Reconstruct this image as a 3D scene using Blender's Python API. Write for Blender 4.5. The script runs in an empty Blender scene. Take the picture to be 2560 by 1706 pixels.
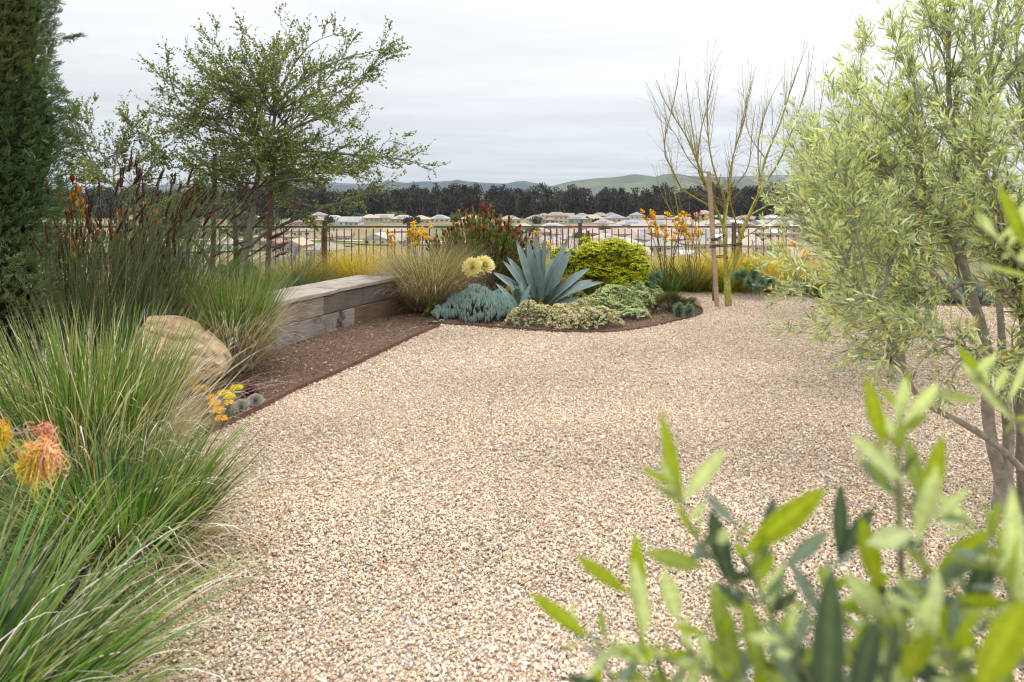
import bpy, math
import numpy as np
from mathutils import Vector, geometry as mgeo
R_ = math.radians
pi = math.pi
sc = bpy.context.scene
COL = sc.collection

# ------------------------------------------------------------------ camera
F = 1707.0      # focal length in photo pixels
HZ = 485.0      # horizon row of the photo
CAMZ = 1.5
cam_d = bpy.data.cameras.new('camera')
cam = bpy.data.objects.new('camera', cam_d); COL.objects.link(cam)
cam.location = (0, 0, CAMZ); cam.rotation_euler = (R_(90), 0, 0)
cam_d.sensor_width = 36; cam_d.lens = 36 * F / 2560
cam_d.shift_y = -(853 - HZ) / 2560
cam_d.clip_start = 0.05; cam_d.clip_end = 40000
cam_d.dof.use_dof = True; cam_d.dof.focus_distance = 7.5; cam_d.dof.aperture_fstop = 4.5
sc.camera = cam

# ------------------------------------------------------------------ sky, sun, exposure
SUN_EL, SUN_AZ = R_(44), R_(34)      # azimuth measured from +Y (view) towards +X
w = bpy.data.worlds.new('World'); sc.world = w; w.use_nodes = True
nt = w.node_tree; N = nt.nodes; L = nt.links; N.clear()
out = N.new('ShaderNodeOutputWorld'); bg = N.new('ShaderNodeBackground')
sky = N.new('ShaderNodeTexSky'); sky.sky_type = 'NISHITA'; sky.sun_disc = False
sky.sun_elevation = SUN_EL; sky.sun_rotation = SUN_AZ; sky.altitude = 50; sky.dust_density = 2.0
tc = N.new('ShaderNodeTexCoord'); sep = N.new('ShaderNodeSeparateXYZ'); L.new(tc.outputs['Generated'], sep.inputs[0])
def mth(op, a, b=None, nodes=N, links=L, clamp=False):
    n = nodes.new('ShaderNodeMath'); n.operation = op; n.use_clamp = clamp
    for i, v in enumerate((a, b)):
        if v is None: continue
        if isinstance(v, (int, float)): n.inputs[i].default_value = v
        else: links.new(v, n.inputs[i])
    return n.outputs[0]
# flattened cloud-layer coordinates: direction / (z + c)
zc = mth('MAXIMUM', sep.outputs['Z'], 0.0)
den = mth('ADD', zc, 0.06)
cx = mth('DIVIDE', sep.outputs['X'], den); cy = mth('DIVIDE', sep.outputs['Y'], den)
comb = N.new('ShaderNodeCombineXYZ'); L.new(cx, comb.inputs[0]); L.new(cy, comb.inputs[1])
n1 = N.new('ShaderNodeTexNoise'); n1.inputs['Scale'].default_value = 0.75; n1.inputs['Detail'].default_value = 6; n1.inputs['Roughness'].default_value = 0.5
mp1 = N.new('ShaderNodeMapping'); mp1.inputs['Scale'].default_value = (0.55, 1.0, 1); mp1.inputs['Location'].default_value = (3.2, 1.7, 0)
L.new(comb.outputs[0], mp1.inputs[0]); L.new(mp1.outputs[0], n1.inputs['Vector'])
cr = N.new('ShaderNodeValToRGB'); L.new(n1.outputs['Fac'], cr.inputs[0])
cr.color_ramp.elements[0].position = 0.36; cr.color_ramp.elements[0].color = (7.3, 7.35, 7.4, 1)
cr.color_ramp.elements[1].position = 0.60; cr.color_ramp.elements[1].color = (9.2, 9.3, 9.4, 1)
# brighter overhead (overcast) and towards the veiled sun
zr = N.new('ShaderNodeMapRange'); L.new(mth('POWER', zc, 1.35), zr.inputs[0])
zr.inputs[1].default_value = 0.0; zr.inputs[2].default_value = 1.0; zr.inputs[3].default_value = 0.75; zr.inputs[4].default_value = 4.1
sd = (math.sin(SUN_AZ) * math.cos(SUN_EL), math.cos(SUN_AZ) * math.cos(SUN_EL), math.sin(SUN_EL))
vm = N.new('ShaderNodeVectorMath'); vm.operation = 'DOT_PRODUCT'
L.new(tc.outputs['Generated'], vm.inputs[0]); vm.inputs[1].default_value = sd
g = mth('MAXIMUM', vm.outputs['Value'], 0.0); g = mth('POWER', g, 7.0); g = mth('MULTIPLY', g, 1.1)
tot = mth('ADD', zr.outputs[0], g)
sc1 = N.new('ShaderNodeVectorMath'); sc1.operation = 'SCALE'; L.new(cr.outputs[0], sc1.inputs[0]); L.new(tot, sc1.inputs['Scale'])
mx = N.new('ShaderNodeMix'); mx.data_type = 'RGBA'; mx.inputs[0].default_value = 0.98
L.new(sky.outputs[0], mx.inputs[6]); L.new(sc1.outputs[0], mx.inputs[7])
L.new(mx.outputs[2], bg.inputs['Color']); bg.inputs['Strength'].default_value = 0.1
L.new(bg.outputs[0], out.inputs['Surface'])

sun_d = bpy.data.lights.new('sun', 'SUN'); sun_d.energy = 1.5; sun_d.angle = R_(14); sun_d.color = (1, 0.95, 0.86)
sun = bpy.data.objects.new('sun', sun_d); COL.objects.link(sun)
sun.rotation_euler = Vector(sd).to_track_quat('Z', 'Y').to_euler()
sc.view_settings.view_transform = 'Standard'; sc.view_settings.look = 'None'
sc.view_settings.exposure = -0.04; sc.view_settings.gamma = 1.0
sc.render.engine = 'CYCLES'
sc.cycles.use_denoising = True
try:
    sc.cycles.denoiser = 'OPENIMAGEDENOISE'; sc.cycles.denoising_input_passes = 'RGB_ALBEDO_NORMAL'; sc.cycles.denoising_prefilter = 'ACCURATE'
except Exception: pass
sc.cycles.filter_width = 1.15; sc.cycles.max_bounces = 6; sc.cycles.diffuse_bounces = 3; sc.cycles.glossy_bounces = 2
sc.cycles.transmission_bounces = 4; sc.cycles.volume_bounces = 0; sc.cycles.transparent_max_bounces = 8
sc.cycles.use_adaptive_sampling = True; sc.cycles.adaptive_threshold = 0.01
sc.cycles.caustics_reflective = False; sc.cycles.caustics_refractive = False

# ------------------------------------------------------------------ helpers
def at(px, py, Y):
    return np.array([(px - 1280) / F * Y, Y, CAMZ - (py - HZ) / F * Y])
def gp(px, py, z=0.0):
    Y = (CAMZ - z) * F / (py - HZ)
    return np.array([(px - 1280) / F * Y, Y, z])
def rgb(r, g=None, b=None):
    """8-bit display colour to linear"""
    v = np.array([r, g, b], float) / 255
    return np.where(v <= 0.04045, v / 12.92, ((v + 0.055) / 1.055) ** 2.4)
def norm(v):
    return v / np.maximum(np.linalg.norm(v, axis=-1, keepdims=True), 1e-9)
def rng_(s): return np.random.default_rng(s)
def tag(o, label=None, cat=None, group=None, kind=None):
    if label: o['label'] = label
    if cat: o['category'] = cat
    if group: o['group'] = group
    if kind: o['kind'] = kind
    return o
def empty(name, loc=(0, 0, 0), **k):
    o = bpy.data.objects.new(name, None); COL.objects.link(o); o.location = tuple(float(x) for x in loc)
    o.empty_display_size = 0.1
    return tag(o, **k)
class MB:
    """collects faces with per-vertex colours; builds ONE mesh object"""
    def __init__(s): s.v = []; s.c = []; s.f = []; s.n = 0; s.sm = []
    def add(s, V, Fc, C, smooth=True):
        V = np.asarray(V, np.float32).reshape(-1, 3); Fc = np.asarray(Fc, np.int64)
        C = np.asarray(C, np.float32)
        if C.ndim == 1: C = np.broadcast_to(C, V.shape)
        s.v.append(V); s.c.append(C.reshape(-1, 3)); s.f.append(Fc + s.n); s.n += len(V); s.sm.append(smooth)
    def build(s, name, mat, parent=None, loc=None):
        me = bpy.data.meshes.new(name)
        V = np.concatenate(s.v); C = np.concatenate(s.c)
        origin = np.zeros(3)
        if parent is not None: origin = np.array(parent.matrix_basis.translation) if parent.parent is None else world_origin(parent)
        elif loc is not None: origin = np.array(loc, float)
        V = V - origin.astype(np.float32)
        me.vertices.add(len(V)); me.vertices.foreach_set('co', V.ravel())
        nl = sum(f.size for f in s.f); nf = sum(len(f) for f in s.f)
        me.loops.add(nl); me.polygons.add(nf)
        me.loops.foreach_set('vertex_index', np.concatenate([f.ravel() for f in s.f]).astype(np.int32))
        ls = np.concatenate([np.full(len(f), f.shape[1]) for f in s.f])
        st = np.concatenate([[0], np.cumsum(ls)[:-1]]).astype(np.int32)
        me.polygons.foreach_set('loop_start', st)
        me.polygons.foreach_set('use_smooth', np.concatenate([np.full(len(f), sm) for f, sm in zip(s.f, s.sm)]))
        a = me.color_attributes.new('Col', 'FLOAT_COLOR', 'POINT')
        a.data.foreach_set('color', np.concatenate([C, np.ones((len(C), 1), np.float32)], 1).ravel())
        me.update(calc_edges=True); me.validate()
        if mat: me.materials.append(mat)
        o = bpy.data.objects.new(name, me); COL.objects.link(o)
        if parent is not None: o.parent = parent
        elif loc is not None: o.location = tuple(float(x) for x in loc)
        return o
def world_origin(o):
    p = np.zeros(3)
    while o is not None: p = p + np.array(o.matrix_basis.translation); o = o.parent
    return p

# ---- vectorised shape builders --------------------------------------------
def ribbons(mb, P, W, side, C, fold=0.0):
    """P (N,S,3) centre lines, W (N,S) half widths, side (N,S,3) or (N,3), C (N,3)/(N,S,3). fold>0 adds a V keel."""
    n, S, _ = P.shape
    if side.ndim == 2: side = side[:, None, :]
    side = np.broadcast_to(side, P.shape)
    T = np.gradient(P, axis=1); T = norm(T)
    side = norm(side - (side * T).sum(-1, keepdims=True) * T)
    Wd = W[..., None]
    if C.ndim == 2: C = np.repeat(C[:, None, :], S, 1)
    if fold:
        nr = np.cross(side, T)
        V = np.stack([P - side * Wd + nr * Wd * fold, P, P + side * Wd + nr * Wd * fold], 2)   # n,S,3,3
        k = 3
    else:
        V = np.stack([P - side * Wd, P + side * Wd], 2); k = 2
    idx = np.arange(n * S * k).reshape(n, S, k)
    fs = []
    for j in range(k - 1):
        fs.append(np.stack([idx[:, :-1, j], idx[:, :-1, j + 1], idx[:, 1:, j + 1], idx[:, 1:, j]], -1).reshape(-1, 4))
    mb.add(V.reshape(-1, 3), np.concatenate(fs), np.repeat(C[:, :, None, :], k, 2).reshape(-1, 3))
def tubes(mb, P, Rr, C, k=5, cap=False):
    """P (N,S,3), Rr (N,S)"""
    P = np.asarray(P, float); n, S, _ = P.shape
    Rr = np.broadcast_to(np.asarray(Rr, float), (n, S))
    T = norm(np.gradient(P, axis=1))
    ref = np.where(np.abs(T[:, :1, 2:3]) > 0.9, np.array([1., 0, 0]), np.array([0, 0, 1.]))
    ref = np.broadcast_to(ref, P.shape)
    A = norm(np.cross(T, ref)); B = np.cross(T, A)
    th = np.arange(k) / k * 2 * pi
    V = P[:, :, None, :] + Rr[:, :, None, None] * (A[:, :, None, :] * np.cos(th)[:, None] + B[:, :, None, :] * np.sin(th)[:, None])
    idx = np.arange(n * S * k).reshape(n, S, k); nx = np.roll(idx, -1, 2)
    Fc = np.stack([idx[:, :-1], nx[:, :-1], nx[:, 1:], idx[:, 1:]], -1).reshape(-1, 4)
    C = np.asarray(C, float)
    if C.ndim == 1: C = np.broadcast_to(C, (n, S, 3))
    elif C.ndim == 2: C = np.repeat(C[:, None, :], S, 1)
    mb.add(V.reshape(-1, 3), Fc, np.repeat(C[:, :, None, :], k, 2).reshape(-1, 3))
    if cap:
        c1 = idx[:, -1, :]
        Vc = V[:, -1].reshape(-1, 3); mb.add(Vc, np.arange(n * k).reshape(n, k), np.repeat(C[:, -1:, :], k, 1).reshape(-1, 3), False)
        Vc = V[:, 0].reshape(-1, 3); mb.add(Vc, np.arange(n * k).reshape(n, k)[:, ::-1], np.repeat(C[:, :1, :], k, 1).reshape(-1, 3), False)
def leaves(mb, base, d, nrm, Ln, Wd, C, fold=0.25, curl=0.0, shape='lance'):
    """single leaves: 6-vertex folded outline around a midrib. Ln length, Wd half-width"""
    n = len(base); d = norm(d); nrm = norm(nrm - (nrm * d).sum(-1, keepdims=True) * d); s = np.cross(d, nrm)
    Ln = np.broadcast_to(np.asarray(Ln, float), (n,))[:, None]; Wd = np.broadcast_to(np.asarray(Wd, float), (n,))[:, None]
    if shape == 'lance': ts = ((0.30, 0.85), (0.68, 0.8))
    elif shape == 'round': ts = ((0.28, 1.0), (0.72, 0.95))
    else: ts = ((0.35, 0.6), (0.75, 1.0))
    base = np.asarray(base, float)
    cu = np.broadcast_to(np.asarray(curl, float), (n,))[:, None]
    m = [base + d * Ln * t - nrm * Ln * cu * t * t for t, _ in ts]
    tip = base + d * Ln - nrm * Ln * cu
    V = np.stack([base, m[0] - s * Wd * ts[0][1] + nrm * Wd * fold, m[0], m[0] + s * Wd * ts[0][1] + nrm * Wd * fold,
                  m[1] - s * Wd * ts[1][1] + nrm * Wd * fold, m[1], m[1] + s * Wd * ts[1][1] + nrm * Wd * fold, tip], 1)
    o = np.arange(n)[:, None] * 8
    tri = np.array([[0, 2, 1], [0, 3, 2], [4, 5, 7], [5, 6, 7]]); qd = np.array([[1, 2, 5, 4], [2, 3, 6, 5]])
    Cc = np.repeat(np.broadcast_to(C, (n, 3))[:, None, :], 8, 1).reshape(-1, 3)
    v0 = V.reshape(-1, 3)
    mb.add(v0, (o[:, :, None] + tri[None]).reshape(-1, 3), Cc)
    mb.f.append((o[:, :, None] + qd[None]).reshape(-1, 4) + mb.n - len(v0)); mb.sm.append(True)
def diamonds(mb, base, d, nrm, Ln, Wd, C):
    """cheap 4-vertex leaflets"""
    n = len(base); d = norm(d); s = norm(np.cross(d, nrm))
    Ln = np.broadcast_to(np.asarray(Ln, float), (n,))[:, None]; Wd = np.broadcast_to(np.asarray(Wd, float), (n,))[:, None]
    V = np.stack([base, base + d * Ln * .5 - s * Wd, base + d * Ln, base + d * Ln * .5 + s * Wd], 1)
    mb.add(V.reshape(-1, 3), np.arange(n * 4).reshape(n, 4), np.repeat(np.broadcast_to(C, (n, 3))[:, None, :], 4, 1).reshape(-1, 3))
def box(mb, c, size, C, rz=0.0, ax=None, smooth=False):
    """box centred at c; ax = (3,3) axis rows overrides rz"""
    if ax is None: ax = np.array([[math.cos(rz), math.sin(rz), 0], [-math.sin(rz), math.cos(rz), 0], [0, 0, 1.]])
    s = np.array([[-1, -1, -1], [1, -1, -1], [1, 1, -1], [-1, 1, -1], [-1, -1, 1], [1, -1, 1], [1, 1, 1], [-1, 1, 1]]) * 0.5
    V = np.asarray(c, float) + (s * np.asarray(size)) @ ax
    mb.add(V, [[0, 3, 2, 1], [4, 5, 6, 7], [0, 1, 5, 4], [1, 2, 6, 5], [2, 3, 7, 6], [3, 0, 4, 7]], C, smooth)
def bezier(p0, p1, p2, S):
    t = np.linspace(0, 1, S)[:, None]
    return (1 - t) ** 2 * p0 + 2 * t * (1 - t) * p1 + t * t * p2
def resample(pts, S):
    pts = np.asarray(pts, float)
    m = len(pts)
    if m > 2:   # catmull-rom densify
        e = np.vstack([2 * pts[0] - pts[1], pts, 2 * pts[-1] - pts[-2]]); o = []
        for i in range(1, m):
            a, b, c, d = e[i - 1], e[i], e[i + 1], e[i + 2]
            for t in np.linspace(0, 1, 9)[:-1]:
                o.append(.5 * (2 * b + (c - a) * t + (2 * a - 5 * b + 4 * c - d) * t * t + (3 * b - a - 3 * c + d) * t ** 3))
        o.append(pts[-1]); pts = np.array(o)
    dl = np.concatenate([[0], np.cumsum(np.linalg.norm(np.diff(pts, axis=0), axis=1))])
    s = np.linspace(0, dl[-1], S)
    return np.stack([np.interp(s, dl, pts[:, i]) for i in range(3)], 1)
def sines(P, rng, freq, octv=3, rough=0.5):
    """smooth pseudo-noise in about -1..1 for points (...,3)"""
    o = np.zeros(P.shape[:-1]); a = 1.0; tot = 0
    for _ in range(octv):
        for k in range(4):
            d = norm(rng.normal(size=3)); o = o + a * np.sin((P @ d) * freq * rng.uniform(.7, 1.4) + rng.uniform(0, 6.28)) / 2
        tot += a; a *= rough; freq *= 2.1
    return o / tot
def inpoly(X, Y, poly):
    r = np.zeros(X.shape, bool); n = len(poly)
    for i in range(n):
        x1, y1 = poly[i][:2]; x2, y2 = poly[i - 1][:2]
        c = ((y1 > Y) != (y2 > Y))
        with np.errstate(divide='ignore', invalid='ignore'): xi = (x2 - x1) * (Y - y1) / (y2 - y1) + x1
        r ^= c & (X < xi)
    return r

# ------------------------------------------------------------------ materials
def M(name, rough=0.7, trans=0.0, spec=0.3, attr=True, color=None, noise=None, bump=None, metal=0.0, vor=None, tmul=(1.1, 1.2, 0.6)):
    """noise=(scale, amount) multiplies the colour, bump=(scale, strength, dist)"""
    m = bpy.data.materials.new(name); m.use_nodes = True; nt = m.node_tree; N = nt.nodes; L = nt.links
    b = N['Principled BSDF']; outn = N['Material Output']
    b.inputs['Roughness'].default_value = rough; b.inputs['Specular IOR Level'].default_value = spec; b.inputs['Metallic'].default_value = metal
    if attr and color is None:
        a = N.new('ShaderNodeAttribute'); a.attribute_name = 'Col'; colr = a.outputs['Color']
    else:
        c = N.new('ShaderNodeRGB'); c.outputs[0].default_value = (*color, 1); colr = c.outputs[0]
    geo = N.new('ShaderNodeNewGeometry')
    if noise:
        nz = N.new('ShaderNodeTexNoise'); nz.inputs['Scale'].default_value = noise[0]; nz.inputs['Detail'].default_value = 4
        L.new(geo.outputs['Position'], nz.inputs['Vector'])
        mr = N.new('ShaderNodeMapRange'); mr.inputs[1].default_value = .3; mr.inputs[2].default_value = .7
        mr.inputs[3].default_value = 1 - noise[1]; mr.inputs[4].default_value = 1 + noise[1]; L.new(nz.outputs['Fac'], mr.inputs[0])
        s = N.new('ShaderNodeVectorMath'); s.operation = 'SCALE'; L.new(colr, s.inputs[0]); L.new(mr.outputs[0], s.inputs['Scale']); colr = s.outputs[0]
    L.new(colr, b.inputs['Base Color'])
    if bump:
        bz = N.new('ShaderNodeTexNoise'); bz.inputs['Scale'].default_value = bump[0]; bz.inputs['Detail'].default_value = 5
        L.new(geo.outputs['Position'], bz.inputs['Vector'])
        bp = N.new('ShaderNodeBump'); bp.inputs['Strength'].default_value = bump[1]; bp.inputs['Distance'].default_value = bump[2]
        L.new(bz.outputs['Fac'], bp.inputs['Height']); L.new(bp.outputs[0], b.inputs['Normal'])
    if trans:
        tr = N.new('ShaderNodeBsdfTranslucent'); tm = N.new('ShaderNodeVectorMath'); tm.operation = 'MULTIPLY'
        L.new(colr, tm.inputs[0]); tm.inputs[1].default_value = tmul; L.new(tm.outputs[0], tr.inputs['Color'])
        ms = N.new('ShaderNodeMixShader'); ms.inputs[0].default_value = trans
        L.new(b.outputs[0], ms.inputs[1]); L.new(tr.outputs[0], ms.inputs[2]); L.new(ms.outputs[0], outn.inputs['Surface'])
    return m
MAT = {}
MAT['grass'] = M('grass_blade', .45, .35, .4, noise=(45, .22))
MAT['leaf'] = M('leaf', .45, .3, .45, noise=(70, .2))
MAT['olive'] = M('olive_leaf', .42, .46, .45, tmul=(1.15, 1.2, .7), noise=(260, .16))
MAT['bark'] = M('bark', .85, 0, .2, noise=(30, .3), bump=(60, .5, .01))
MAT['petal'] = M('petal', .5, .35, .3, tmul=(1.1, 1.0, .6))
MAT['succ'] = M('succulent_skin', .5, .08, .35)
MAT['agave'] = M('agave_skin', .5, .0, .35, noise=(14, .12), bump=(35, .15, .01))
MAT['far'] = M('far_foliage', .9, .1, .1)
MAT['metal'] = M('painted_metal', .5, 0, .4, noise=(20, .15))
MAT['plain'] = M('plain', .75, 0, .25)
MAT['rubber'] = M('rubber', .5, 0, .4)
# ================================================================== TERRAIN
def ground_z(x, y):
    """garden plateau, slope behind the fence, valley floor, terrace of the upper houses"""
    y = np.asarray(y, float); x = np.asarray(x, float)
    z = np.zeros(np.broadcast(x, y).shape)
    t = np.clip((y - 9.6) / 4.0, 0, 1); z = z - 0.28 * t * t * (3 - 2 * t)
    t = np.clip((y - 14) / 110, 0, 1); z = z - 25.7 * (1 - (1 - t) ** 1.8)
    t = np.clip((y - 415) / 65, 0, 1); z = z + 4.5 * t * t * (3 - 2 * t)
    return z
ys = np.concatenate([np.linspace(-8, 9, 18), np.linspace(9.5, 16, 27), np.linspace(17, 60, 30), np.linspace(64, 400, 60), np.linspace(404, 500, 49), np.linspace(510, 800, 30), np.geomspace(830, 14000, 40)])
us = np.linspace(-1, 1, 81)
X = us[None, :] * np.maximum(16, ys * 1.25 + 16)[:, None]; Yg = np.repeat(ys[:, None], 81, 1)
Z = ground_z(X, Yg)
r = rng_(5); bumpz = sines(np.stack([X, Yg, Z * 0], -1), r, 0.02, 3)
Z = Z + bumpz * np.clip((Yg - 60) / 200, 0, 1) * 0.6
Vg = np.stack([X, Yg, Z], -1)
idx = np.arange(Vg.shape[0] * 81).reshape(-1, 81)
mb = MB(); mb.add(Vg.reshape(-1, 3), np.stack([idx[:-1, :-1], idx[:-1, 1:], idx[1:, 1:], idx[1:, :-1]], -1).reshape(-1, 4), np.array([.2, .15, .1]))
def ground_mat():
    m = bpy.data.materials.new('ground'); m.use_nodes = True; nt = m.node_tree; N = nt.nodes; L = nt.links; b = N['Principled BSDF']
    b.inputs['Roughness'].default_value = .95; b.inputs['Specular IOR Level'].default_value = .1
    geo = N.new('ShaderNodeNewGeometry'); sep = N.new('ShaderNodeSeparateXYZ'); L.new(geo.outputs['Position'], sep.inputs[0])
    # near: bark mulch
    v = N.new('ShaderNodeTexVoronoi'); v.inputs['Scale'].default_value = 55; v.inputs['Randomness'].default_value = 1
    mpn = N.new('ShaderNodeMapping'); mpn.inputs['Scale'].default_value = (1, 1.6, 1); L.new(geo.outputs['Position'], mpn.inputs[0])
    nz = N.new('ShaderNodeTexNoise'); nz.inputs['Scale'].default_value = 9; nz.inputs['Detail'].default_value = 5; L.new(geo.outputs['Position'], nz.inputs['Vector'])
    ad = N.new('ShaderNodeVectorMath'); ad.operation = 'ADD'; L.new(mpn.outputs[0], ad.inputs[0]); L.new(nz.outputs['Color'], ad.inputs[1]); L.new(ad.outputs[0], v.inputs['Vector'])
    cr = N.new('ShaderNodeValToRGB'); cs = N.new('ShaderNodeSeparateColor'); L.new(v.outputs['Color'], cs.inputs[0]); L.new(cs.outputs[0], cr.inputs[0])
    e = cr.color_ramp.elements; e[0].position = 0; e[0].color = (.035, .023, .017, 1); e[1].position = 1; e[1].color = (.42, .31, .21, 1)
    for p, c in ((.35, (.09, .054, .038)), (.62, (.16, .098, .068)), (.85, (.23, .15, .105))): k = e.new(p); k.color = (*c, 1)
    # far: dry hillside grass with greener patches
    n2 = N.new('ShaderNodeTexNoise'); n2.inputs['Scale'].default_value = .012; n2.inputs['Detail'].default_value = 8; n2.inputs['Roughness'].default_value = .65; L.new(geo.outputs['Position'], n2.inputs['Vector'])
    c2 = N.new('ShaderNodeValToRGB'); L.new(n2.outputs['Fac'], c2.inputs[0]); e = c2.color_ramp.elements
    e[0].position = .35; e[0].color = (.085, .10, .045, 1); e[1].position = .62; e[1].color = (.24, .18, .10, 1); k = e.new(.5); k.color = (.16, .145, .075, 1)
    mr = N.new('ShaderNodeMapRange'); mr.inputs[1].default_value = 14; mr.inputs[2].default_value = 24; L.new(sep.outputs['Y'], mr.inputs[0])
    mx = N.new('ShaderNodeMix'); mx.data_type = 'RGBA'; L.new(mr.outputs[0], mx.inputs[0]); L.new(cr.outputs[0], mx.inputs[6]); L.new(c2.outputs[0], mx.inputs[7])
    L.new(mx.outputs[2], b.inputs['Base Color'])
    bp = N.new('ShaderNodeBump'); bp.inputs['Strength'].default_value = .7; bp.inputs['Distance'].default_value = .012; L.new(v.outputs['Distance'], bp.inputs['Height']); L.new(bp.outputs[0], b.inputs['Normal'])
    return m
MAT['ground'] = ground_mat()
tag(mb.build('ground', MAT['ground']), 'brown bark mulch ground of the garden falling away to the valley', kind='structure')

# ---- hills -----------------------------------------------------------------
def hills(name, seed, y0, depth, x0, x1, profile, col1, col2, label, nx=150, ny=34, ncol=.0016, rough=12):
    """profile: list of (photo x, photo y) of the crest at distance y0"""
    r = rng_(seed)
    xs = np.linspace(x0, x1, nx); vs = np.linspace(-1, 1, ny)
    px = xs / y0 * F + 1280
    h = CAMZ - (np.interp(px, [p[0] for p in profile], [p[1] for p in profile]) - HZ) / F * y0 + 24
    X, Vv = np.meshgrid(xs, vs); Yh = y0 + Vv * depth
    Hh = h[None, :] * (1 - np.abs(Vv) ** 1.7)
    P = np.stack([X, Yh, Hh * 0], -1)
    nzz = sines(P, r, 2 * pi / 900, 4, .55)
    ridge = 1 - np.abs(sines(P, r, 2 * pi / 700, 2)) * 1.2
    Zz = Hh * (1 - .30 * (1 - ridge) * np.minimum(1, np.abs(Vv) * 4)) + nzz * rough * np.minimum(1, np.abs(Vv) * 5 + .15) - 24
    t = np.clip(sines(P, rng_(seed + 9), ncol * 2, 4, .7) * .8 + .5, 0, 1)[..., None]
    Cc = np.array(col1) * (1 - t) + np.array(col2) * t
    idx = np.arange(nx * ny).reshape(ny, nx)
    mb = MB(); mb.add(np.stack([X, Yh, Zz], -1).reshape(-1, 3), np.stack([idx[:-1, :-1], idx[:-1, 1:], idx[1:, 1:], idx[1:, :-1]], -1).reshape(-1, 4), Cc.reshape(-1, 3))
    return tag(mb.build(name, MAT['hill']), label, kind='structure')
MAT['hill'] = M('hillside', .95, 0, .1, noise=(.004, .35))
g1, g2, gd = (.035, .052, .042), (.085, .10, .055), (.012, .024, .03)
hills('hills', 1, 9500, 1300, -9000, 9000, [(-400, 462), (300, 466), (700, 450), (900, 460), (1000, 457), (1120, 452), (1230, 457), (1350, 465), (1500, 466), (1700, 438), (1800, 442), (1950, 437), (2100, 441), (2300, 450), (2900, 446)], gd, g1, 'distant blue hills on the horizon')
hills('hills', 2, 6500, 900, -6000, 6000, [(-400, 478), (600, 476), (800, 462), (930, 466), (970, 450), (1010, 458), (1060, 453), (1110, 457), (1145, 448), (1190, 456), (1260, 460), (1305, 451), (1340, 458), (1380, 466), (1500, 472), (1700, 470), (2700, 470)], gd, g1, 'dark wooded hills beyond the valley')
hills('hills', 3, 5000, 750, -800, 4200, [(1000, 492), (1330, 480), (1390, 462), (1430, 452), (1480, 446), (1530, 443), (1560, 438), (1585, 433), (1610, 437), (1640, 443), (1662, 436), (1700, 437), (1740, 446), (1820, 452), (1900, 447), (2050, 452), (2200, 458), (2600, 470)], g1, g2, 'pale green grassy hill rising behind the wood', ncol=.003)

# ---- air -------------------------------------------------------------------
def haze():
    mb = MB(); box(mb, (0, 7000, 480), (32000, 14040, 1040), np.ones(3))
    m = bpy.data.materials.new('haze'); m.use_nodes = True; N = m.node_tree.nodes; L = m.node_tree.links
    N.remove(N['Principled BSDF']); pv = N.new('ShaderNodeVolumePrincipled')
    pv.inputs['Color'].default_value = (.74, .84, .96, 1); pv.inputs['Density'].default_value = HAZE
    pv.inputs['Anisotropy'].default_value = 0.2
    L.new(pv.outputs[0], N['Material Output'].inputs['Volume'])
    o = mb.build('haze', m); tag(o, kind='stuff', label='thin haze over the valley and hills')
HAZE = 0.000045

# ---- valley greens, path ---------------------------------------------------
def sheet(name, pts, z, col, label, mat=None, kind='structure'):
    tri = mgeo.tessellate_polygon([[Vector((p[0], p[1], 0)) for p in pts]])
    V = np.array([[p[0], p[1], (z if z is not None else ground_z(p[0], p[1]) + .8)] for p in pts])
    mb = MB(); mb.add(V, np.array(tri)[:, ::-1] if True else tri, np.array(col), False)
    return tag(mb.build(name, mat or MAT['lawn']), label, kind=kind)
MAT['lawn'] = M('lawn', .95, 0, .1, noise=(.05, .25))
def vp(px, py, Yd):   # valley floor point
    return ((px - 1280) / F * Yd, Yd)
fl = -25.2
lawn = []
for k in range(28):
    a = k / 28 * 2 * pi; rr = 1 + .18 * math.sin(3 * a + 1) + .1 * math.sin(5 * a)
    lawn.append((-158 + math.cos(a) * 62 * rr, 348 + math.sin(a) * 34 * rr))
sheet('lawn', lawn, fl, (.19, .23, .09), 'light green fairway on the valley floor')
lawn2 = [(-40 + math.cos(k / 20 * 2 * pi) * 55 * (1 + .15 * math.sin(k)), 372 + math.sin(k / 20 * 2 * pi) * 13) for k in range(20)]
sheet('lawn', lawn2, fl, (.23, .24, .12), 'dull green strip of mown grass beside the valley path')
pth = []
for t in np.linspace(0, 1, 30): pth.append((-260 + 320 * t, 384 + 14 * math.sin(t * 5)))
for t in np.linspace(1, 0, 30): pth.append((-260 + 320 * t, 380 + 14 * math.sin(t * 5)))
sheet('path', pth, fl + .25, (.62, .55, .45), 'pale concrete path crossing the valley grass', MAT['plain'])

# ================================================================== GRAVEL AND BEDS
edge1 = [gp(*p) for p in [(300, 1190), (430, 1128), (560, 1075), (687, 1011), (744, 980), (879, 922), (974, 877), (1010, 859), (1065, 833), (1100, 820)]]
bedpx = [(1070, 812), (1121, 815), (1196, 820), (1281, 827), (1421, 834), (1533, 833), (1622, 821), (1696, 805), (1739, 793), (1757, 782), (1745, 770), (1715, 760), (1680, 748)]
edge2 = [gp(*p) for p in bedpx]
back = [gp(*p) for p in [(1659, 731), (1775, 733), (1898, 733), (1944, 737), (2081, 753), (2250, 764), (2480, 772), (2700, 780)]]
e1 = resample(edge1, 60); e2 = resample(edge2, 80); bk = resample(back, 50)
gravel_poly = [(-2.6, -3.0), (-2.5, 1.0), (-2.2, 2.2), (-2.15, 3.0)] + [tuple(p[:2]) for p in e1] + [tuple(p[:2]) for p in e2[2:]] + [tuple(p[:2]) for p in bk] + [(12, 8.6), (12, -3)]
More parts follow.
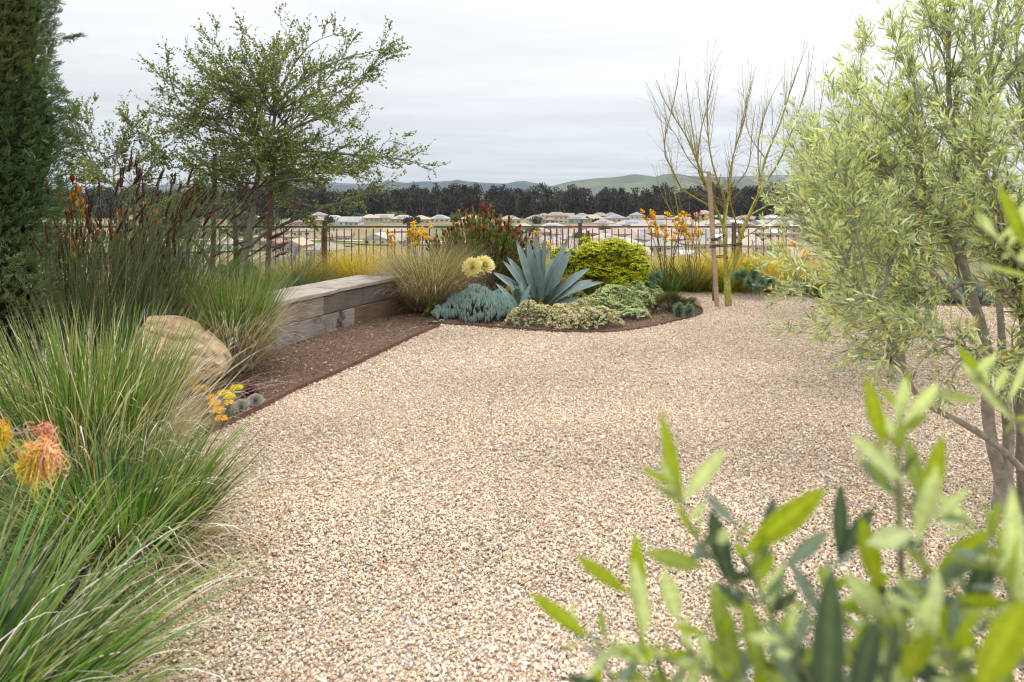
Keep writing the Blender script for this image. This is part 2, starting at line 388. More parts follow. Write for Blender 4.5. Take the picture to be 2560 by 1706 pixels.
def gravel_mat(stones):
    m = bpy.data.materials.new('gravel'); m.use_nodes = True; nt = m.node_tree; N = nt.nodes; L = nt.links; b = N['Principled BSDF']
    b.inputs['Roughness'].default_value = .8; b.inputs['Specular IOR Level'].default_value = .25
    geo = N.new('ShaderNodeNewGeometry')
    if stones:
        a = N.new('ShaderNodeAttribute'); a.attribute_name = 'Col'
        nz = N.new('ShaderNodeTexNoise'); nz.inputs['Scale'].default_value = 180; nz.inputs['Detail'].default_value = 3; L.new(geo.outputs['Position'], nz.inputs['Vector'])
        mr = N.new('ShaderNodeMapRange'); mr.inputs[3].default_value = .75; mr.inputs[4].default_value = 1.25; L.new(nz.outputs['Fac'], mr.inputs[0])
        s = N.new('ShaderNodeVectorMath'); s.operation = 'SCALE'; L.new(a.outputs['Color'], s.inputs[0]); L.new(mr.outputs[0], s.inputs['Scale'])
        L.new(s.outputs[0], b.inputs['Base Color']); return m
    v = N.new('ShaderNodeTexVoronoi'); v.inputs['Scale'].default_value = 75; L.new(geo.outputs['Position'], v.inputs['Vector'])
    cs = N.new('ShaderNodeSeparateColor'); L.new(v.outputs['Color'], cs.inputs[0])
    cr = N.new('ShaderNodeValToRGB'); L.new(cs.outputs[0], cr.inputs[0]); cr.color_ramp.interpolation = 'CONSTANT'
    e = cr.color_ramp.elements; e[0].position = 0; e[0].color = (*GCOL[0], 1); e[1].position = .14; e[1].color = (*GCOL[1], 1)
    for k, p in enumerate((.3, .45, .6, .72, .84, .93)): q = e.new(p); q.color = (*GCOL[(k + 2) % len(GCOL)], 1)
    mr = N.new('ShaderNodeMapRange'); mr.inputs[1].default_value = .2; mr.inputs[2].default_value = .75; mr.inputs[3].default_value = 1.0; mr.inputs[4].default_value = .35; L.new(v.outputs['Distance'], mr.inputs[0])
    s = N.new('ShaderNodeVectorMath'); s.operation = 'SCALE'; L.new(cr.outputs[0], s.inputs[0]); s.inputs['Scale'].default_value = .62  # sheet colour darkened, standing in for the shade between loose stones
    L.new(s.outputs[0], b.inputs['Base Color'])
    bp = N.new('ShaderNodeBump'); bp.inputs['Strength'].default_value = 1; bp.inputs['Distance'].default_value = .01; bp.invert = True; L.new(v.outputs['Distance'], bp.inputs['Height']); L.new(bp.outputs[0], b.inputs['Normal'])
    return m
GCOL = [(.67, .53, .39), (.76, .64, .50), (.60, .44, .295), (.82, .74, .62), (.46, .31, .23), (.40, .385, .38), (.70, .51, .385), (.29, .215, .18)]
GP = np.array([.24, .2, .16, .14, .09, .05, .09, .03])
sheet('gravel_base', gravel_poly, .006, (.5, .4, .3), 'sheet of crushed tan gravel', gravel_mat(False), 'structure')
t_ = (1 + 5 ** .5) / 2
ICO = norm(np.array([[-1, t_, 0], [1, t_, 0], [-1, -t_, 0], [1, -t_, 0], [0, -1, t_], [0, 1, t_], [0, -1, -t_], [0, 1, -t_], [t_, 0, -1], [t_, 0, 1], [-t_, 0, -1], [-t_, 0, 1]]))
ICOF = np.array([[0, 11, 5], [0, 5, 1], [0, 1, 7], [0, 7, 10], [0, 10, 11], [1, 5, 9], [5, 11, 4], [11, 10, 2], [10, 7, 6], [7, 1, 8], [3, 9, 4], [3, 4, 2], [3, 2, 6], [3, 6, 8], [3, 8, 9], [4, 9, 5], [2, 4, 11], [6, 2, 10], [8, 6, 7], [9, 8, 1]])
OCT = np.array([[1, 0, 0], [-1, 0, 0], [0, 1, 0], [0, -1, 0], [0, 0, 1], [0, 0, -1.]]); OCTF = np.array([[0, 2, 4], [2, 1, 4], [1, 3, 4], [3, 0, 4], [2, 0, 5], [1, 2, 5], [3, 1, 5], [0, 3, 5]])
def stones(mb, r, P, size, base, faces, cols, flat=.6):
    n = len(P); q = norm(r.normal(size=(n, 4)))
    w_, x, y, z = q.T
    Rm = np.stack([np.stack([1 - 2 * (y * y + z * z), 2 * (x * y - z * w_), 2 * (x * z + y * w_)], -1), np.stack([2 * (x * y + z * w_), 1 - 2 * (x * x + z * z), 2 * (y * z - x * w_)], -1), np.stack([2 * (x * z - y * w_), 2 * (y * z + x * w_), 1 - 2 * (x * x + y * y)], -1)], 1)
    s = size[:, None] * np.stack([r.uniform(.8, 1.35, n), r.uniform(.6, 1, n), r.uniform(.4, .8, n)], 1)
    V = base[None] * (1 + r.normal(size=(n, len(base), 1)) * .12) * s[:, None, :]
    V = np.einsum('nij,nkj->nki', Rm, V); V[..., 2] *= flat + .25
    V = V + P[:, None, :]
    k = len(base); mb.add(V.reshape(-1, 3), (np.arange(n)[:, None, None] * k + faces[None]).reshape(-1, 3), np.repeat(cols[:, None, :], k, 1).reshape(-1, 3), False)
def gravel_stones():
    r = rng_(77); mb = MB()
    def band(y0, y1, dens, base, faces, smin, smax, side=0):
        xa, xb = -y1 * .78 - .2 - side, y1 * .78 + .2 + side
        n = int((xb - xa) * (y1 - y0) * dens); x = r.uniform(xa, xb, n); y = r.uniform(y0, y1, n)
        ok = ((np.abs(x) < y * .78 + .15) if not side else (np.abs(x) >= y * .78 + .15) | (y < 1.75)) & inpoly(x, y, gravel_poly); x = x[ok]; y = y[ok]; n = len(x)
        sz = r.uniform(smin * .8, smax, n) * np.where(r.random(n) < .07, 1.5, 1)
        patch = sines(np.stack([x, y, x * 0], 1), rng_(3), 3.2, 3)
        z = .008 + r.uniform(0, .011, n) + .004 * sines(np.stack([x, y, x * 0], 1), rng_(4), 4, 2)
        ci = r.choice(len(GCOL), n, p=GP / GP.sum()); C = np.array([.965, .96, .95]) * np.array(GCOL)[ci] * r.uniform(.76, 1.07, (n, 1)) * (1 + .10 * patch[:, None])
        C = C * (1 + r.normal(size=(n, 3)) * .03)
        stones(mb, r, np.stack([x, y, z], 1), sz, base, faces, C)
    band(1.75, 3.4, 14500, ICO, ICOF, .0050, .0078)
    band(3.4, 5.2, 10500, OCT, OCTF, .0058, .0092)
    band(5.2, 10.5, 3600, OCT, OCTF, .007, .0108)
    band(.7, 1.76, 5200, OCT, OCTF, .008, .0115, 1.2); band(1.76, 6.5, 3600, OCT, OCTF, .008, .0125, 1.5)
    o = mb.build('gravel', gravel_mat(True)); tag(o, 'loose tan, cream and grey crushed gravel covering the court', kind='stuff')
gravel_stones()
def mulch_chips():
    r = rng_(78); mb = MB()
    n = 90000; x = r.uniform(-4.2, 4.5, n); y = r.uniform(3.2, 10.5, n)
    ok = (np.abs(x) < y * .8) & ~inpoly(x, y, gravel_poly); x, y = x[ok], y[ok]; n = len(x)
    a = r.uniform(0, 2 * pi, n); d = np.stack([np.cos(a), np.sin(a), r.normal(0, .25, n)], 1)
    pal = np.array([(.11, .062, .042), (.19, .115, .078), (.28, .185, .125), (.06, .04, .03), (.52, .42, .30), (.36, .26, .17)])
    C = pal[r.choice(6, n, p=[.27, .27, .16, .14, .05, .11])] * r.uniform(.7, 1.2, (n, 1))
    Ln = r.uniform(.008, .030, n); nr = np.stack([r.normal(0, .4, n), r.normal(0, .4, n), np.ones(n)], 1)
    diamonds(mb, np.stack([x, y, ground_z(x, y) + r.uniform(.004, .02, n)], 1), d, nr, Ln, Ln * r.uniform(.12, .3, n), C)
    tag(mb.build('mulch', MAT['plain']), 'shredded brown bark mulch scattered over the planting beds', kind='stuff')
mulch_chips()
def litter():
    r = rng_(79); mb = MB(); n = 520; y = 2 + 8 * r.random(n) ** 1.3; x = r.uniform(-.78, .78, n) * y; ok = inpoly(x, y, gravel_poly); x, y = x[ok], y[ok]; n = len(x); a = r.uniform(0, 2 * pi, n)
    leaves(mb, np.stack([x, y, np.full(n, .026)], 1), np.stack([np.cos(a), np.sin(a), r.normal(.05, .12, n)], 1), np.stack([r.normal(0, .25, n), r.normal(0, .25, n), np.ones(n)], 1), r.uniform(.02, .05, n), r.uniform(.003, .006, n), np.array([(.30, .22, .12), (.18, .11, .06), (.24, .25, .12), (.42, .34, .22)])[r.integers(4, size=n)], fold=.3, curl=.15)
    m = 130; y = 2 + 8 * r.random(m) ** 1.3; x = r.uniform(-.75, .75, m) * y; ok = inpoly(x, y, gravel_poly); x, y = x[ok], y[ok]; m = len(x); a = r.uniform(0, 2 * pi, m); L_ = r.uniform(.03, .10, m); t = np.linspace(-.5, .5, 4)[None, :, None]
    P = np.stack([x, y, np.full(m, .03)], 1)[:, None] + np.stack([np.cos(a) * L_, np.sin(a) * L_, r.normal(0, .004, m)], 1)[:, None] * t + r.normal(0, .002, (m, 4, 3)); tubes(mb, P, np.full((m, 4), .0013), np.array([.20, .14, .10]), 4)
    tag(mb.build('leaf_litter', MAT['leaf']), 'fallen dry leaves and twigs scattered over the gravel', kind='stuff')
litter()
def edging(pts, label, h=.05, z0=-.03):
    P = resample(pts, 90); P[:, 2] = 0
    T = norm(np.gradient(P, axis=0)); S = np.stack([T[:, 1], -T[:, 0], T[:, 2] * 0], 1) * .004
    zb = np.array([0, 0, z0]); wav = .006 * np.sin(np.linspace(0, 11, 90))[:, None] * np.array([0, 0, 1.]); zt = np.array([0, 0, h]) + wav
    ring = np.stack([P - S + zb, P + S + zb, P + S + zt, P - S + zt], 1)
    idx = np.arange(90 * 4).reshape(90, 4); nx = np.roll(idx, -1, 1)
    mb = MB(); mb.add(ring.reshape(-1, 3), np.stack([idx[:-1], nx[:-1], nx[1:], idx[1:]], -1).reshape(-1, 4), np.array([.13, .065, .045]), False)
    mb.f.append(np.array([[0, 1, 2, 3], [359, 358, 357, 356]])); mb.sm.append(False)
    o = mb.build('steel_edging', MAT['rust']); tag(o, label, 'garden edging', 'rusty steel edging strips'); return o
MAT['rust'] = M('weathered_steel', .8, 0, .3, noise=(35, .45), bump=(80, .3, .004))
edging(edge1, 'long straight rusty steel edging strip between the bench mulch and the gravel')
edging(edge2, 'curved rusty steel edging strip around the round agave bed', .035)

# ================================================================== BENCH
def wood_mat(name, c1, c2, stain=None, sc=1.0, rough=.85):
    m = bpy.data.materials.new(name); m.use_nodes = True; nt = m.node_tree; N = nt.nodes; L = nt.links; b = N['Principled BSDF']
    b.inputs['Roughness'].default_value = rough; b.inputs['Specular IOR Level'].default_value = .2
    tc = N.new('ShaderNodeTexCoord'); mp = N.new('ShaderNodeMapping'); mp.inputs['Scale'].default_value = (1.2 * sc, 22 * sc, 30 * sc); L.new(tc.outputs['Object'], mp.inputs[0])
    nz = N.new('ShaderNodeTexNoise'); nz.inputs['Scale'].default_value = 3; nz.inputs['Detail'].default_value = 8; nz.inputs['Roughness'].default_value = .65; nz.inputs['Distortion'].default_value = .4; L.new(mp.outputs[0], nz.inputs['Vector'])
    cr = N.new('ShaderNodeValToRGB'); L.new(nz.outputs['Fac'], cr.inputs[0]); e = cr.color_ramp.elements
    e[0].position = .3; e[0].color = (*c1, 1); e[1].position = .7; e[1].color = (*c2, 1); col = cr.outputs[0]
    n2 = N.new('ShaderNodeTexNoise'); n2.inputs['Scale'].default_value = 3.2; n2.inputs['Detail'].default_value = 6; n2.inputs['Roughness'].default_value = .6; L.new(tc.outputs['Object'], n2.inputs['Vector'])
    mr = N.new('ShaderNodeMapRange'); mr.inputs[1].default_value = .35; mr.inputs[2].default_value = .7; mr.inputs[3].default_value = .72; mr.inputs[4].default_value = 1.15; L.new(n2.outputs['Fac'], mr.inputs[0])
    s = N.new('ShaderNodeVectorMath'); s.operation = 'SCALE'; L.new(col, s.inputs[0]); L.new(mr.outputs[0], s.inputs['Scale']); col = s.outputs[0]
    if stain:
        n3 = N.new('ShaderNodeTexNoise'); n3.inputs['Scale'].default_value = stain[1]; n3.inputs['Detail'].default_value = 7; n3.inputs['Roughness'].default_value = .7
        m3 = N.new('ShaderNodeMapping'); m3.inputs['Location'].default_value = stain[3]; L.new(tc.outputs['Object'], m3.inputs[0]); L.new(m3.outputs[0], n3.inputs['Vector'])
        r3 = N.new('ShaderNodeMapRange'); r3.inputs[1].default_value = stain[2]; r3.inputs[2].default_value = stain[2] + .12; L.new(n3.outputs['Fac'], r3.inputs[0])
        mx = N.new('ShaderNodeMix'); mx.data_type = 'RGBA'; L.new(r3.outputs[0], mx.inputs[0]); L.new(col, mx.inputs[6]); mx.inputs[7].default_value = (*stain[0], 1); col = mx.outputs[2]
    L.new(col, b.inputs['Base Color'])
    bp = N.new('ShaderNodeBump'); bp.inputs['Strength'].default_value = .6; bp.inputs['Distance'].default_value = .006; L.new(nz.outputs['Fac'], bp.inputs['Height']); L.new(bp.outputs[0], b.inputs['Normal'])
    return m
MAT['w_top'] = wood_mat('weathered_timber_top', (.21, .18, .15), (.50, .445, .375))
MAT['w_light'] = wood_mat('weathered_timber_light', (.15, .12, .095), (.37, .305, .24))
MAT['w_dark'] = wood_mat('weathered_timber_dark', (.09, .075, .065), (.19, .16, .14))
MAT['w_stain'] = wood_mat('weathered_timber_stained', (.16, .14, .125), (.35, .32, .29), stain=((.055, .032, .022), 5, .52, (1.3, 0, 0)))
MAT['w_rust'] = wood_mat('weathered_timber_brown', (.10, .065, .045), (.22, .14, .095), stain=((.27, .12, .05), 3, .6, (0, 2, 0)))
def plank(name, a, b, z0, z1, depth, mat, parent, inward, label=None, seed=0, jit=.004):
    """plank from a to b (2D), its outer face on that line, going inward by depth; slightly rounded and uneven"""
    r = rng_(seed); a = np.array(a, float); b = np.array(b, float); Lg = np.linalg.norm(b - a); d = (b - a) / Lg; nrm = np.array([-d[1], d[0]]) * inward
    S = 14; t = np.linspace(0, 1, S); bev = .007
    prof = [(0, z0 + bev), (0, z1 - bev), (bev, z1), (depth - bev, z1), (depth, z1 - bev), (depth, z0 + bev), (depth - bev, z0), (bev, z0)]
    V = []
    for i, tt in enumerate(t):
        for (q, z) in prof:
            V.append([tt * Lg, q + r.normal(0, jit * .25), z + (r.normal(0, jit * .22) if z > (z0 + z1) / 2 or z0 > .03 else 0)])
    V = np.array(V); k = 8; idx = np.arange(S * k).reshape(S, k); nx = np.roll(idx, -1, 1)
    mid = np.array([*(a), 0])
    me = MB(); me.add(V, np.stack([idx[:-1], idx[1:], nx[1:], nx[:-1]], -1).reshape(-1, 4), np.ones(3), False)
    me.f.append(np.array([idx[0], idx[-1][::-1]])); me.sm.append(False)
    o = me.build(name, mat); o.parent = parent; o.location = Vector(mid) - parent.location
    ang = math.atan2(d[1], d[0]); o.rotation_euler = (0, 0, ang)
    if inward < 0:
        o.scale = (1, -1, 1)
    if label: o['label'] = label
    return o
def bench():
    A = np.array([-2.62, 5.80]); B = np.array([-2.33, 6.50]); C = np.array([-1.76, 7.93]); D = np.array([-1.42, 8.62]); E = np.array([-.62, 9.5])
    root = empty('timber_bench', (-2.1, 7.2, 0), label='long low bench of weathered grey reclaimed timbers beside the mulch bed', cat='bench')
    def on(t, P=None):   # along the polyline A-C by metres from A
        pts = [A, C, D, E]; i = 0
        while i < 3:
            l = np.linalg.norm(pts[i + 1] - pts[i])
            if t <= l or i == 2: return pts[i] + (pts[i + 1] - pts[i]) / l * t
            t -= l; i += 1
    inw = 1
    # front boards
    LAC = np.linalg.norm(C - A)
    plank('front_board', on(-.5), on(1.62), .205, .405, .05, MAT['w_light'], root, inw, 'light grey upper board nearest the boulder', 1)
    plank('front_board', on(1.625), C, .205, .405, .05, MAT['w_dark'], root, inw, 'dark grey upper board in the middle', 2)
    plank('front_board', C, D, .205, .405, .05, MAT['w_dark'], root, inw, None, 3)
    plank('front_board', on(-.5), on(2.18), -.02, .198, .055, MAT['w_stain'], root, inw, 'lower board with dark brown burn stains', 4)
    plank('front_board', on(2.185), D, -.02, .198, .055, MAT['w_rust'], root, inw, 'brown lower board with an orange knot', 5)
    plank('front_board', D, E, .2, .40, .05, MAT['w_light'], root, inw, None, 6)
    plank('front_board', D, E, -.03, .195, .05, MAT['w_rust'], root, inw, None, 7)
    # top planks: two rows side by side, overhanging a little
    d1 = (C - A) / LAC; n1 = np.array([-d1[1], d1[0]]); d2 = (D - C) / np.linalg.norm(D - C); n2 = np.array([-d2[1], d2[0]]); d3 = (E - D) / np.linalg.norm(E - D); n3 = np.array([-d3[1], d3[0]])
    o1 = -n1 * .025
    plank('top_plank', on(-.5) + o1, on(1.83) + o1, .41, .455, .30, MAT['w_top'], root, inw, None, 8, .006)
    plank('top_plank', on(1.835) - n1 * .005, D - n1 * .005 , .412, .458, .28, MAT['w_top'], root, inw, None, 9, .006)
    plank('top_plank', on(-.5) + n1 * .285, on(1.2) + n1 * .285, .408, .452, .30, MAT['w_top'], root, inw, None, 10, .006)
    plank('top_plank', on(1.205) + n1 * .285, D + n1 * .285 + d1 * -.05, .409, .455, .30, MAT['w_top'], root, inw, None, 11, .006)
    plank('top_plank', D + n3 * .01 + d3 * .02, E, .409, .45, .5, MAT['w_top'], root, inw, None, 12, .005)
    qa = on(-.5); plank('end_board', qa + n1 * .6 + d1 * .05, qa + n1 * .02 + d1 * .05, .0, .405, .05, MAT['w_light'], root, 1, None, 13)
    mbc = MB()
    c = (A + C) / 2 + n1 * .32
    box(mbc, (c[0], c[1], .2), (LAC + .1, .42, .39), np.ones(3) * .05, ax=np.array([[*d1, 0], [*n1, 0], [0, 0, 1.]]))
    mbc.build('bench_core', MAT['w_dark'], root)
bench()

# ================================================================== FENCE
def fence():
    root = empty('railing_fence', (0, 12, -.2), label='brown metal railing fence with thin vertical balusters along the garden edge', cat='fence')
    node = [(-330, 9.2), (120, 9.8), (590, 10.4), (1022, 11.2), (1450, 12.3), (1835, 11.6), (2210, 10.6), (2500, 10.0)]
    pts = [at(px, 567.5, Y) for px, Y in node]
    cb = np.array([.105, .075, .062]); cnt = 0
    for i in range(len(pts) - 1):
        a, b = pts[i].copy(), pts[i + 1].copy(); d = b - a; Lg = np.linalg.norm(d); dn = d / Lg
        up = np.array([0, 0, 1.]); sd_ = norm(np.cross(dn, up)); up2 = np.cross(sd_, dn)
        ax = np.array([dn, sd_, up2])
        m1 = MB(); box(m1, (a + b) / 2, (Lg - .05, .042, .03), cb, ax=ax); m1.build('top_rail', MAT['metal'], root)
        m1 = MB(); box(m1, (a + b) / 2 - up * 1.0, (Lg - .05, .03, .028), cb, ax=ax); m1.build('bottom_rail', MAT['metal'], root)
        nb = int(round(Lg / .117))
        vis = node[i + 1][0] > 150 and node[i][0] < 2200
        for k in range(1, nb):
            p = a + d * k / nb; pxx = p[0] / p[1] * F + 1280
            if not vis or pxx < 190 or pxx > 1975: continue
            m1 = MB(); box(m1, p - up * .508, (.016, .016, .955), cb * (.9 + .2 * ((k * 7) % 5) / 5), ax=np.array([[dn[0], dn[1], 0], [-dn[1], dn[0], 0], [0, 0, 1.]]))
            m1.build('baluster', MAT['metal'], root); cnt += 1
    for i, p in enumerate(pts):
        m1 = MB(); box(m1, (p[0], p[1], p[2] - .54), (.062, .062, 1.2), cb, rz=.1)
        box(m1, (p[0], p[1], p[2] + .07), (.07, .07, .015), cb, rz=.1)
        o = m1.build('post', MAT['metal'], root)
    print('balusters', cnt)
fence()
def round_post(name, base, top, rad, col, mat, label, cat, group=None, wob=.0, k=12):
    base = np.array(base, float); top = np.array(top, float); S = 12
    t = np.linspace(0, 1, S)[:, None]; P = base * (1 - t) + top * t
    mb = MB(); rr = np.full(S, rad); rr[-1] *= .93
    tubes(mb, P[None], rr[None], np.array(col), k, cap=True)
    o = mb.build(name, MAT[mat], loc=base)
    if label: tag(o, label, cat, group)
    return o
MAT['stakewood'] = wood_mat('stake_wood', (.34, .25, .165), (.54, .42, .29), sc=.8)
MAT['stakedark'] = wood_mat('stake_wood_old', (.10, .06, .042), (.21, .125, .09), sc=.8)
p = at(812, 640, 10.4)
round_post('wood_post', (p[0], p[1], -.2), (p[0], p[1], at(0, 552, 10.4)[2]), .04, (1, 1, 1), 'stakedark', 'reddish brown wooden post in front of the railing left of the yellow grass', 'post', 'reddish wooden posts by the railing')
p = at(1471, 640, 11.9)
round_post('rusty_pipe', (p[0], p[1], -.2), (p[0], p[1], at(0, 577, 11.9)[2]), .023, (.14, .045, .028), 'rust', 'dark red rusty pipe standing just behind the agave beside the railing', 'pipe')
p = at(1585, 650, 11.6)
round_post('rusty_pipe', (p[0], p[1], -.2), (p[0], p[1], at(0, 607, 11.6)[2]), .022, (.14, .045, .028), 'rust', 'short rusty pipe behind the chartreuse spurge bush', 'pipe')
# ================================================================== FOREST
def forest():
    r = rng_(21); mb = MB(); tb = MB()
    n = 900; 
    Yt = r.choice([640, 668, 700, 735], n) + r.uniform(-12, 12, n)
    px = r.uniform(-150, 2750, n)
    Xt = (px - 1280) / F * Yt
    top = np.interp(px, [-200, 400, 800, 980, 1000, 1170, 1240, 1330, 1480, 1560, 1800, 1900, 2600], [476, 478, 474, 478, 474, 467, 474, 470, 476, 473, 472, 470, 474])
    Ht = (CAMZ - (top - HZ) / F * Yt) - ground_z(Xt, Yt) + r.normal(-1.2, 2.6, n) - (Yt < 655) * r.uniform(2, 9, n)
    Ht = np.clip(Ht, 17, 33)
    for i in range(n):
        z0 = float(ground_z(Xt[i], Yt[i])); h = Ht[i]; R0 = r.uniform(4.0, 7.5)
        nc = r.integers(11, 17)
        # clumps
        tz = r.uniform(.08, .98, nc); ang = r.uniform(0, 2 * pi, nc); rad = R0 * np.sqrt(r.random(nc)) * np.where(tz > .8, .45, .85)
        cc = np.stack([Xt[i] + np.cos(ang) * rad, Yt[i] + np.sin(ang) * rad, z0 + h * tz], 1)
        m = 30
        P = cc[:, None, :] + norm(r.normal(size=(nc, m, 3))) * (r.uniform(.5, 1, (nc, m, 1)) * R0 * .64) * np.array([1, 1, .85])
        P = P.reshape(-1, 3)
        base = np.array([(.066, .055, .036), (.056, .050, .032), (.080, .064, .044), (.048, .046, .032), (.090, .078, .048)])[r.integers(5)]
        C = base * .5 * r.uniform(.6, 1.6, (nc, 1)).repeat(m, 0) * r.uniform(.8, 1.2, (nc * m, 1))
        d = norm(r.normal(size=P.shape)); nr = norm(r.normal(size=P.shape))
        diamonds(mb, P, d, nr, r.uniform(1.0, 2.3, len(P)), r.uniform(.5, .95, len(P)), C)
        # trunk and a few bare limbs
        pale = r.random() < .4 or (1480 < px[i] < 1800 and r.random() < .6)
        ct = np.array([.15, .13, .115]) if pale else np.array([.06, .05, .045])
        S = 5; t = np.linspace(0, 1, S)[:, None]
        k = 4 if pale else 2; Pp = []
        for q in range(k):
            a = np.array([Xt[i] + r.normal(0, 1.5), Yt[i], z0 - 1.0]); b = np.array([Xt[i] + r.normal(0, 3), Yt[i] - r.uniform(0, R0), z0 + h * r.uniform(.75, .97)])
            Pp.append(a + (b - a) * t)
        tubes(tb, np.array(Pp), np.linspace(.38, .1, S)[None] * r.uniform(.7, 1.1, (k, 1)), ct, 4)
    # dark undergrowth
    nb = 9000; px = r.uniform(-150, 2750, nb); Yb = r.uniform(632, 740, nb); Xb = (px - 1280) / F * Yb
    P = np.stack([Xb, Yb, ground_z(Xb, Yb) + r.uniform(.2, 13, nb) ** 1.0], 1)
    diamonds(mb, P, norm(r.normal(size=P.shape)), norm(r.normal(size=P.shape)), 4.2, 1.9, np.array([.030, .030, .022]) * r.uniform(.6, 1.4, (nb, 1)))
    o = mb.build('forest', MAT['far']); tag(o, 'long dark eucalyptus wood across the far side of the valley', kind='stuff')
    t = tb.build('trunks', MAT['plain'], o); t['kind'] = 'stuff'
forest()

# ================================================================== HOUSES
ROOFS = {'salmon': (.38, .28, .22), 'grey': (.31, .31, .30), 'tan': (.47, .38, .29), 'pink': (.44, .37, .30), 'brown': (.30, .18, .135), 'pale grey': (.42, .41, .385)}
WALLS = {'cream': (.72, .62, .44), 'white': (.74, .72, .68), 'beige': (.58, .48, .36), 'ochre': (.62, .42, .22), 'grey-green': (.48, .50, .44), 'peach': (.66, .48, .37)}
MAT['roof'] = M('roof_tile', .85, 0, .2, noise=(1.2, .18)); MAT['wall'] = M('stucco', .9, 0, .15, noise=(.5, .06))
MAT['glass_dark'] = M('window_glass', .15, 0, .5); MAT['solar'] = M('solar_panel', .25, 0, .5)
HOUSES = []
def ground_hit(py):
    Yv = np.linspace(60, 760, 2801); pr = HZ + (CAMZ - ground_z(Yv * 0, Yv)) / Yv * F
    k = np.where(pr > py)[0]
    return float(Yv[k[-1]]) if len(k) else 700.
def house(px, pybase, Y, wid, dep, storeys, roof, wall, rz=0., kind='hip', solar=False, gable_front=False, wing=0, rh=None):
    r = rng_(int(px * 13 + Y)); Y0 = Y; Y = ground_hit(pybase) if pybase > 552 else min(Y, 630.); X = (px - 1280) / F * Y; z = float(ground_z(X, Y)); wid *= min(1.1, max(1, Y / Y0))
    root = empty('house', (X, Y, z)); root.rotation_euler = (0, 0, rz)
    h = 2.9 * storeys + .2; ov = .55; rh = rh or min(wid, dep) * .24
    wc = np.array(WALLS[wall]) * .74; rc = np.array(ROOFS[roof]) * .80 * r.uniform(.85, 1.1)
    def local(build, name, mat, par=root):
        m = MB(); build(m); me = m.build(name, mat); me.parent = par; return me
    def roofgeo(m, x0, x1, y0, y1, zz, rh, hip):
        x0 -= ov; x1 += ov; y0 -= ov; y1 += ov
        if (x1 - x0) >= (y1 - y0):
            q = (y1 - y0) / 2 * (1 if hip else 0.0); ym = (y0 + y1) / 2
            V = [[x0, y0, zz], [x1, y0, zz], [x1, y1, zz], [x0, y1, zz], [x0 + q, ym, zz + rh], [x1 - q, ym, zz + rh]]
            Fq = [[0, 1, 5, 4], [2, 3, 4, 5]]; Ft = [[1, 2, 5], [3, 0, 4]]
        else:
            q = (x1 - x0) / 2 * (1 if hip else 0.0); xm = (x0 + x1) / 2
            V = [[x0, y0, zz], [x1, y0, zz], [x1, y1, zz], [x0, y1, zz], [xm, y0 + q, zz + rh], [xm, y1 - q, zz + rh]]
            Fq = [[1, 2, 5, 4], [3, 0, 4, 5]]; Ft = [[0, 1, 4], [2, 3, 5]]
        V = np.array(V, float); n0 = m.n
        m.add(V, np.array(Fq), rc, False); m.f.append(np.array(Ft) + n0); m.sm.append(False)
        m.f.append(np.array([[3, 2, 1, 0]]) + n0); m.sm.append(False)
        Vb = V[:4] - [0, 0, .18]
        m.add(np.vstack([V[:4], Vb]), [[0, 4, 5, 1], [1, 5, 6, 2], [2, 6, 7, 3], [3, 7, 4, 0]], rc * .75 + .1, False)
    w2, d2 = wid / 2, dep / 2
    parts = [(-w2, w2, -d2, d2, h)]
    if wing:
        ww = wid * .45; s = 1 if wing > 0 else -1
        xa = s * (w2 - ww / 2 - .3) ; parts.append((xa - ww / 2, xa + ww / 2, -d2 - 4.0, -d2 + 2, 2.9))
    for (x0, x1, y0, y1, hh) in parts:
        def wb(m):
            box(m, ((x0 + x1) / 2, (y0 + y1) / 2, hh / 2 - 1), (x1 - x0, y1 - y0, hh + 2), wc)
            if kind == 'gable' and (x1 - x0) < (y1 - y0):
                m.add([[x0, y0 - .01, hh - .01], [x1, y0 - .01, hh - .01], [(x0 + x1) / 2, y0 - .01, hh + rh * .92]], [[0, 1, 2]], wc, False)
            if kind == 'gable' and (x1 - x0) >= (y1 - y0):
                for xx in (x0 - .01, x1 + .01): m.add([[xx, y0, hh - .01], [xx, y1, hh - .01], [xx, (y0 + y1) / 2, hh + rh * .92]], [[0, 1, 2]], wc, False)
        local(wb, 'wall', MAT['wall'])
        local(lambda m: roofgeo(m, x0, x1, y0, y1, hh, rh if hh == h else rh * .7, kind == 'hip'), 'roof', MAT['roof'])
        nwin = max(2, int((x1 - x0) / 3.6)); cov = wing and hh == h
        for s in range(storeys if hh == h else 1):
            if hh == h and s == 0 and wing and storeys == 1:
                rngx = [k for k in range(nwin)]
            else: rngx = range(nwin)
            for k in rngx:
                xc = x0 + (k + .5) / nwin * (x1 - x0); ww = r.choice([1.2, 1.6, 2.2]); zc = 2.9 * s + 1.5
                tall = s == 0 and r.random() < .35
                if wing and hh == h and s == 0 and abs(xc - xa) < wid * .25: continue
                def wn(m): box(m, (xc, y0 - .03, zc - (.3 if tall else 0)), (ww, .1, 1.9 if tall else 1.25), np.array([.05, .06, .07]))
                o = local(wn, 'window', MAT['glass_dark'])
                def fr(m):
                    zt = zc + (.65 if tall else .62); zb = zc - (1.25 if tall else .62)
                    box(m, (xc, y0 - .06, zt + .06), (ww + .3, .12, .12), np.ones(3) * .75); box(m, (xc, y0 - .06, zb - .06), (ww + .3, .12, .1), np.ones(3) * .75)
                    box(m, (xc, y0 - .09, (zt + zb) / 2), (.09, .06, zt - zb), np.ones(3) * .75)
                local(fr, 'frame', MAT['plain'], o)
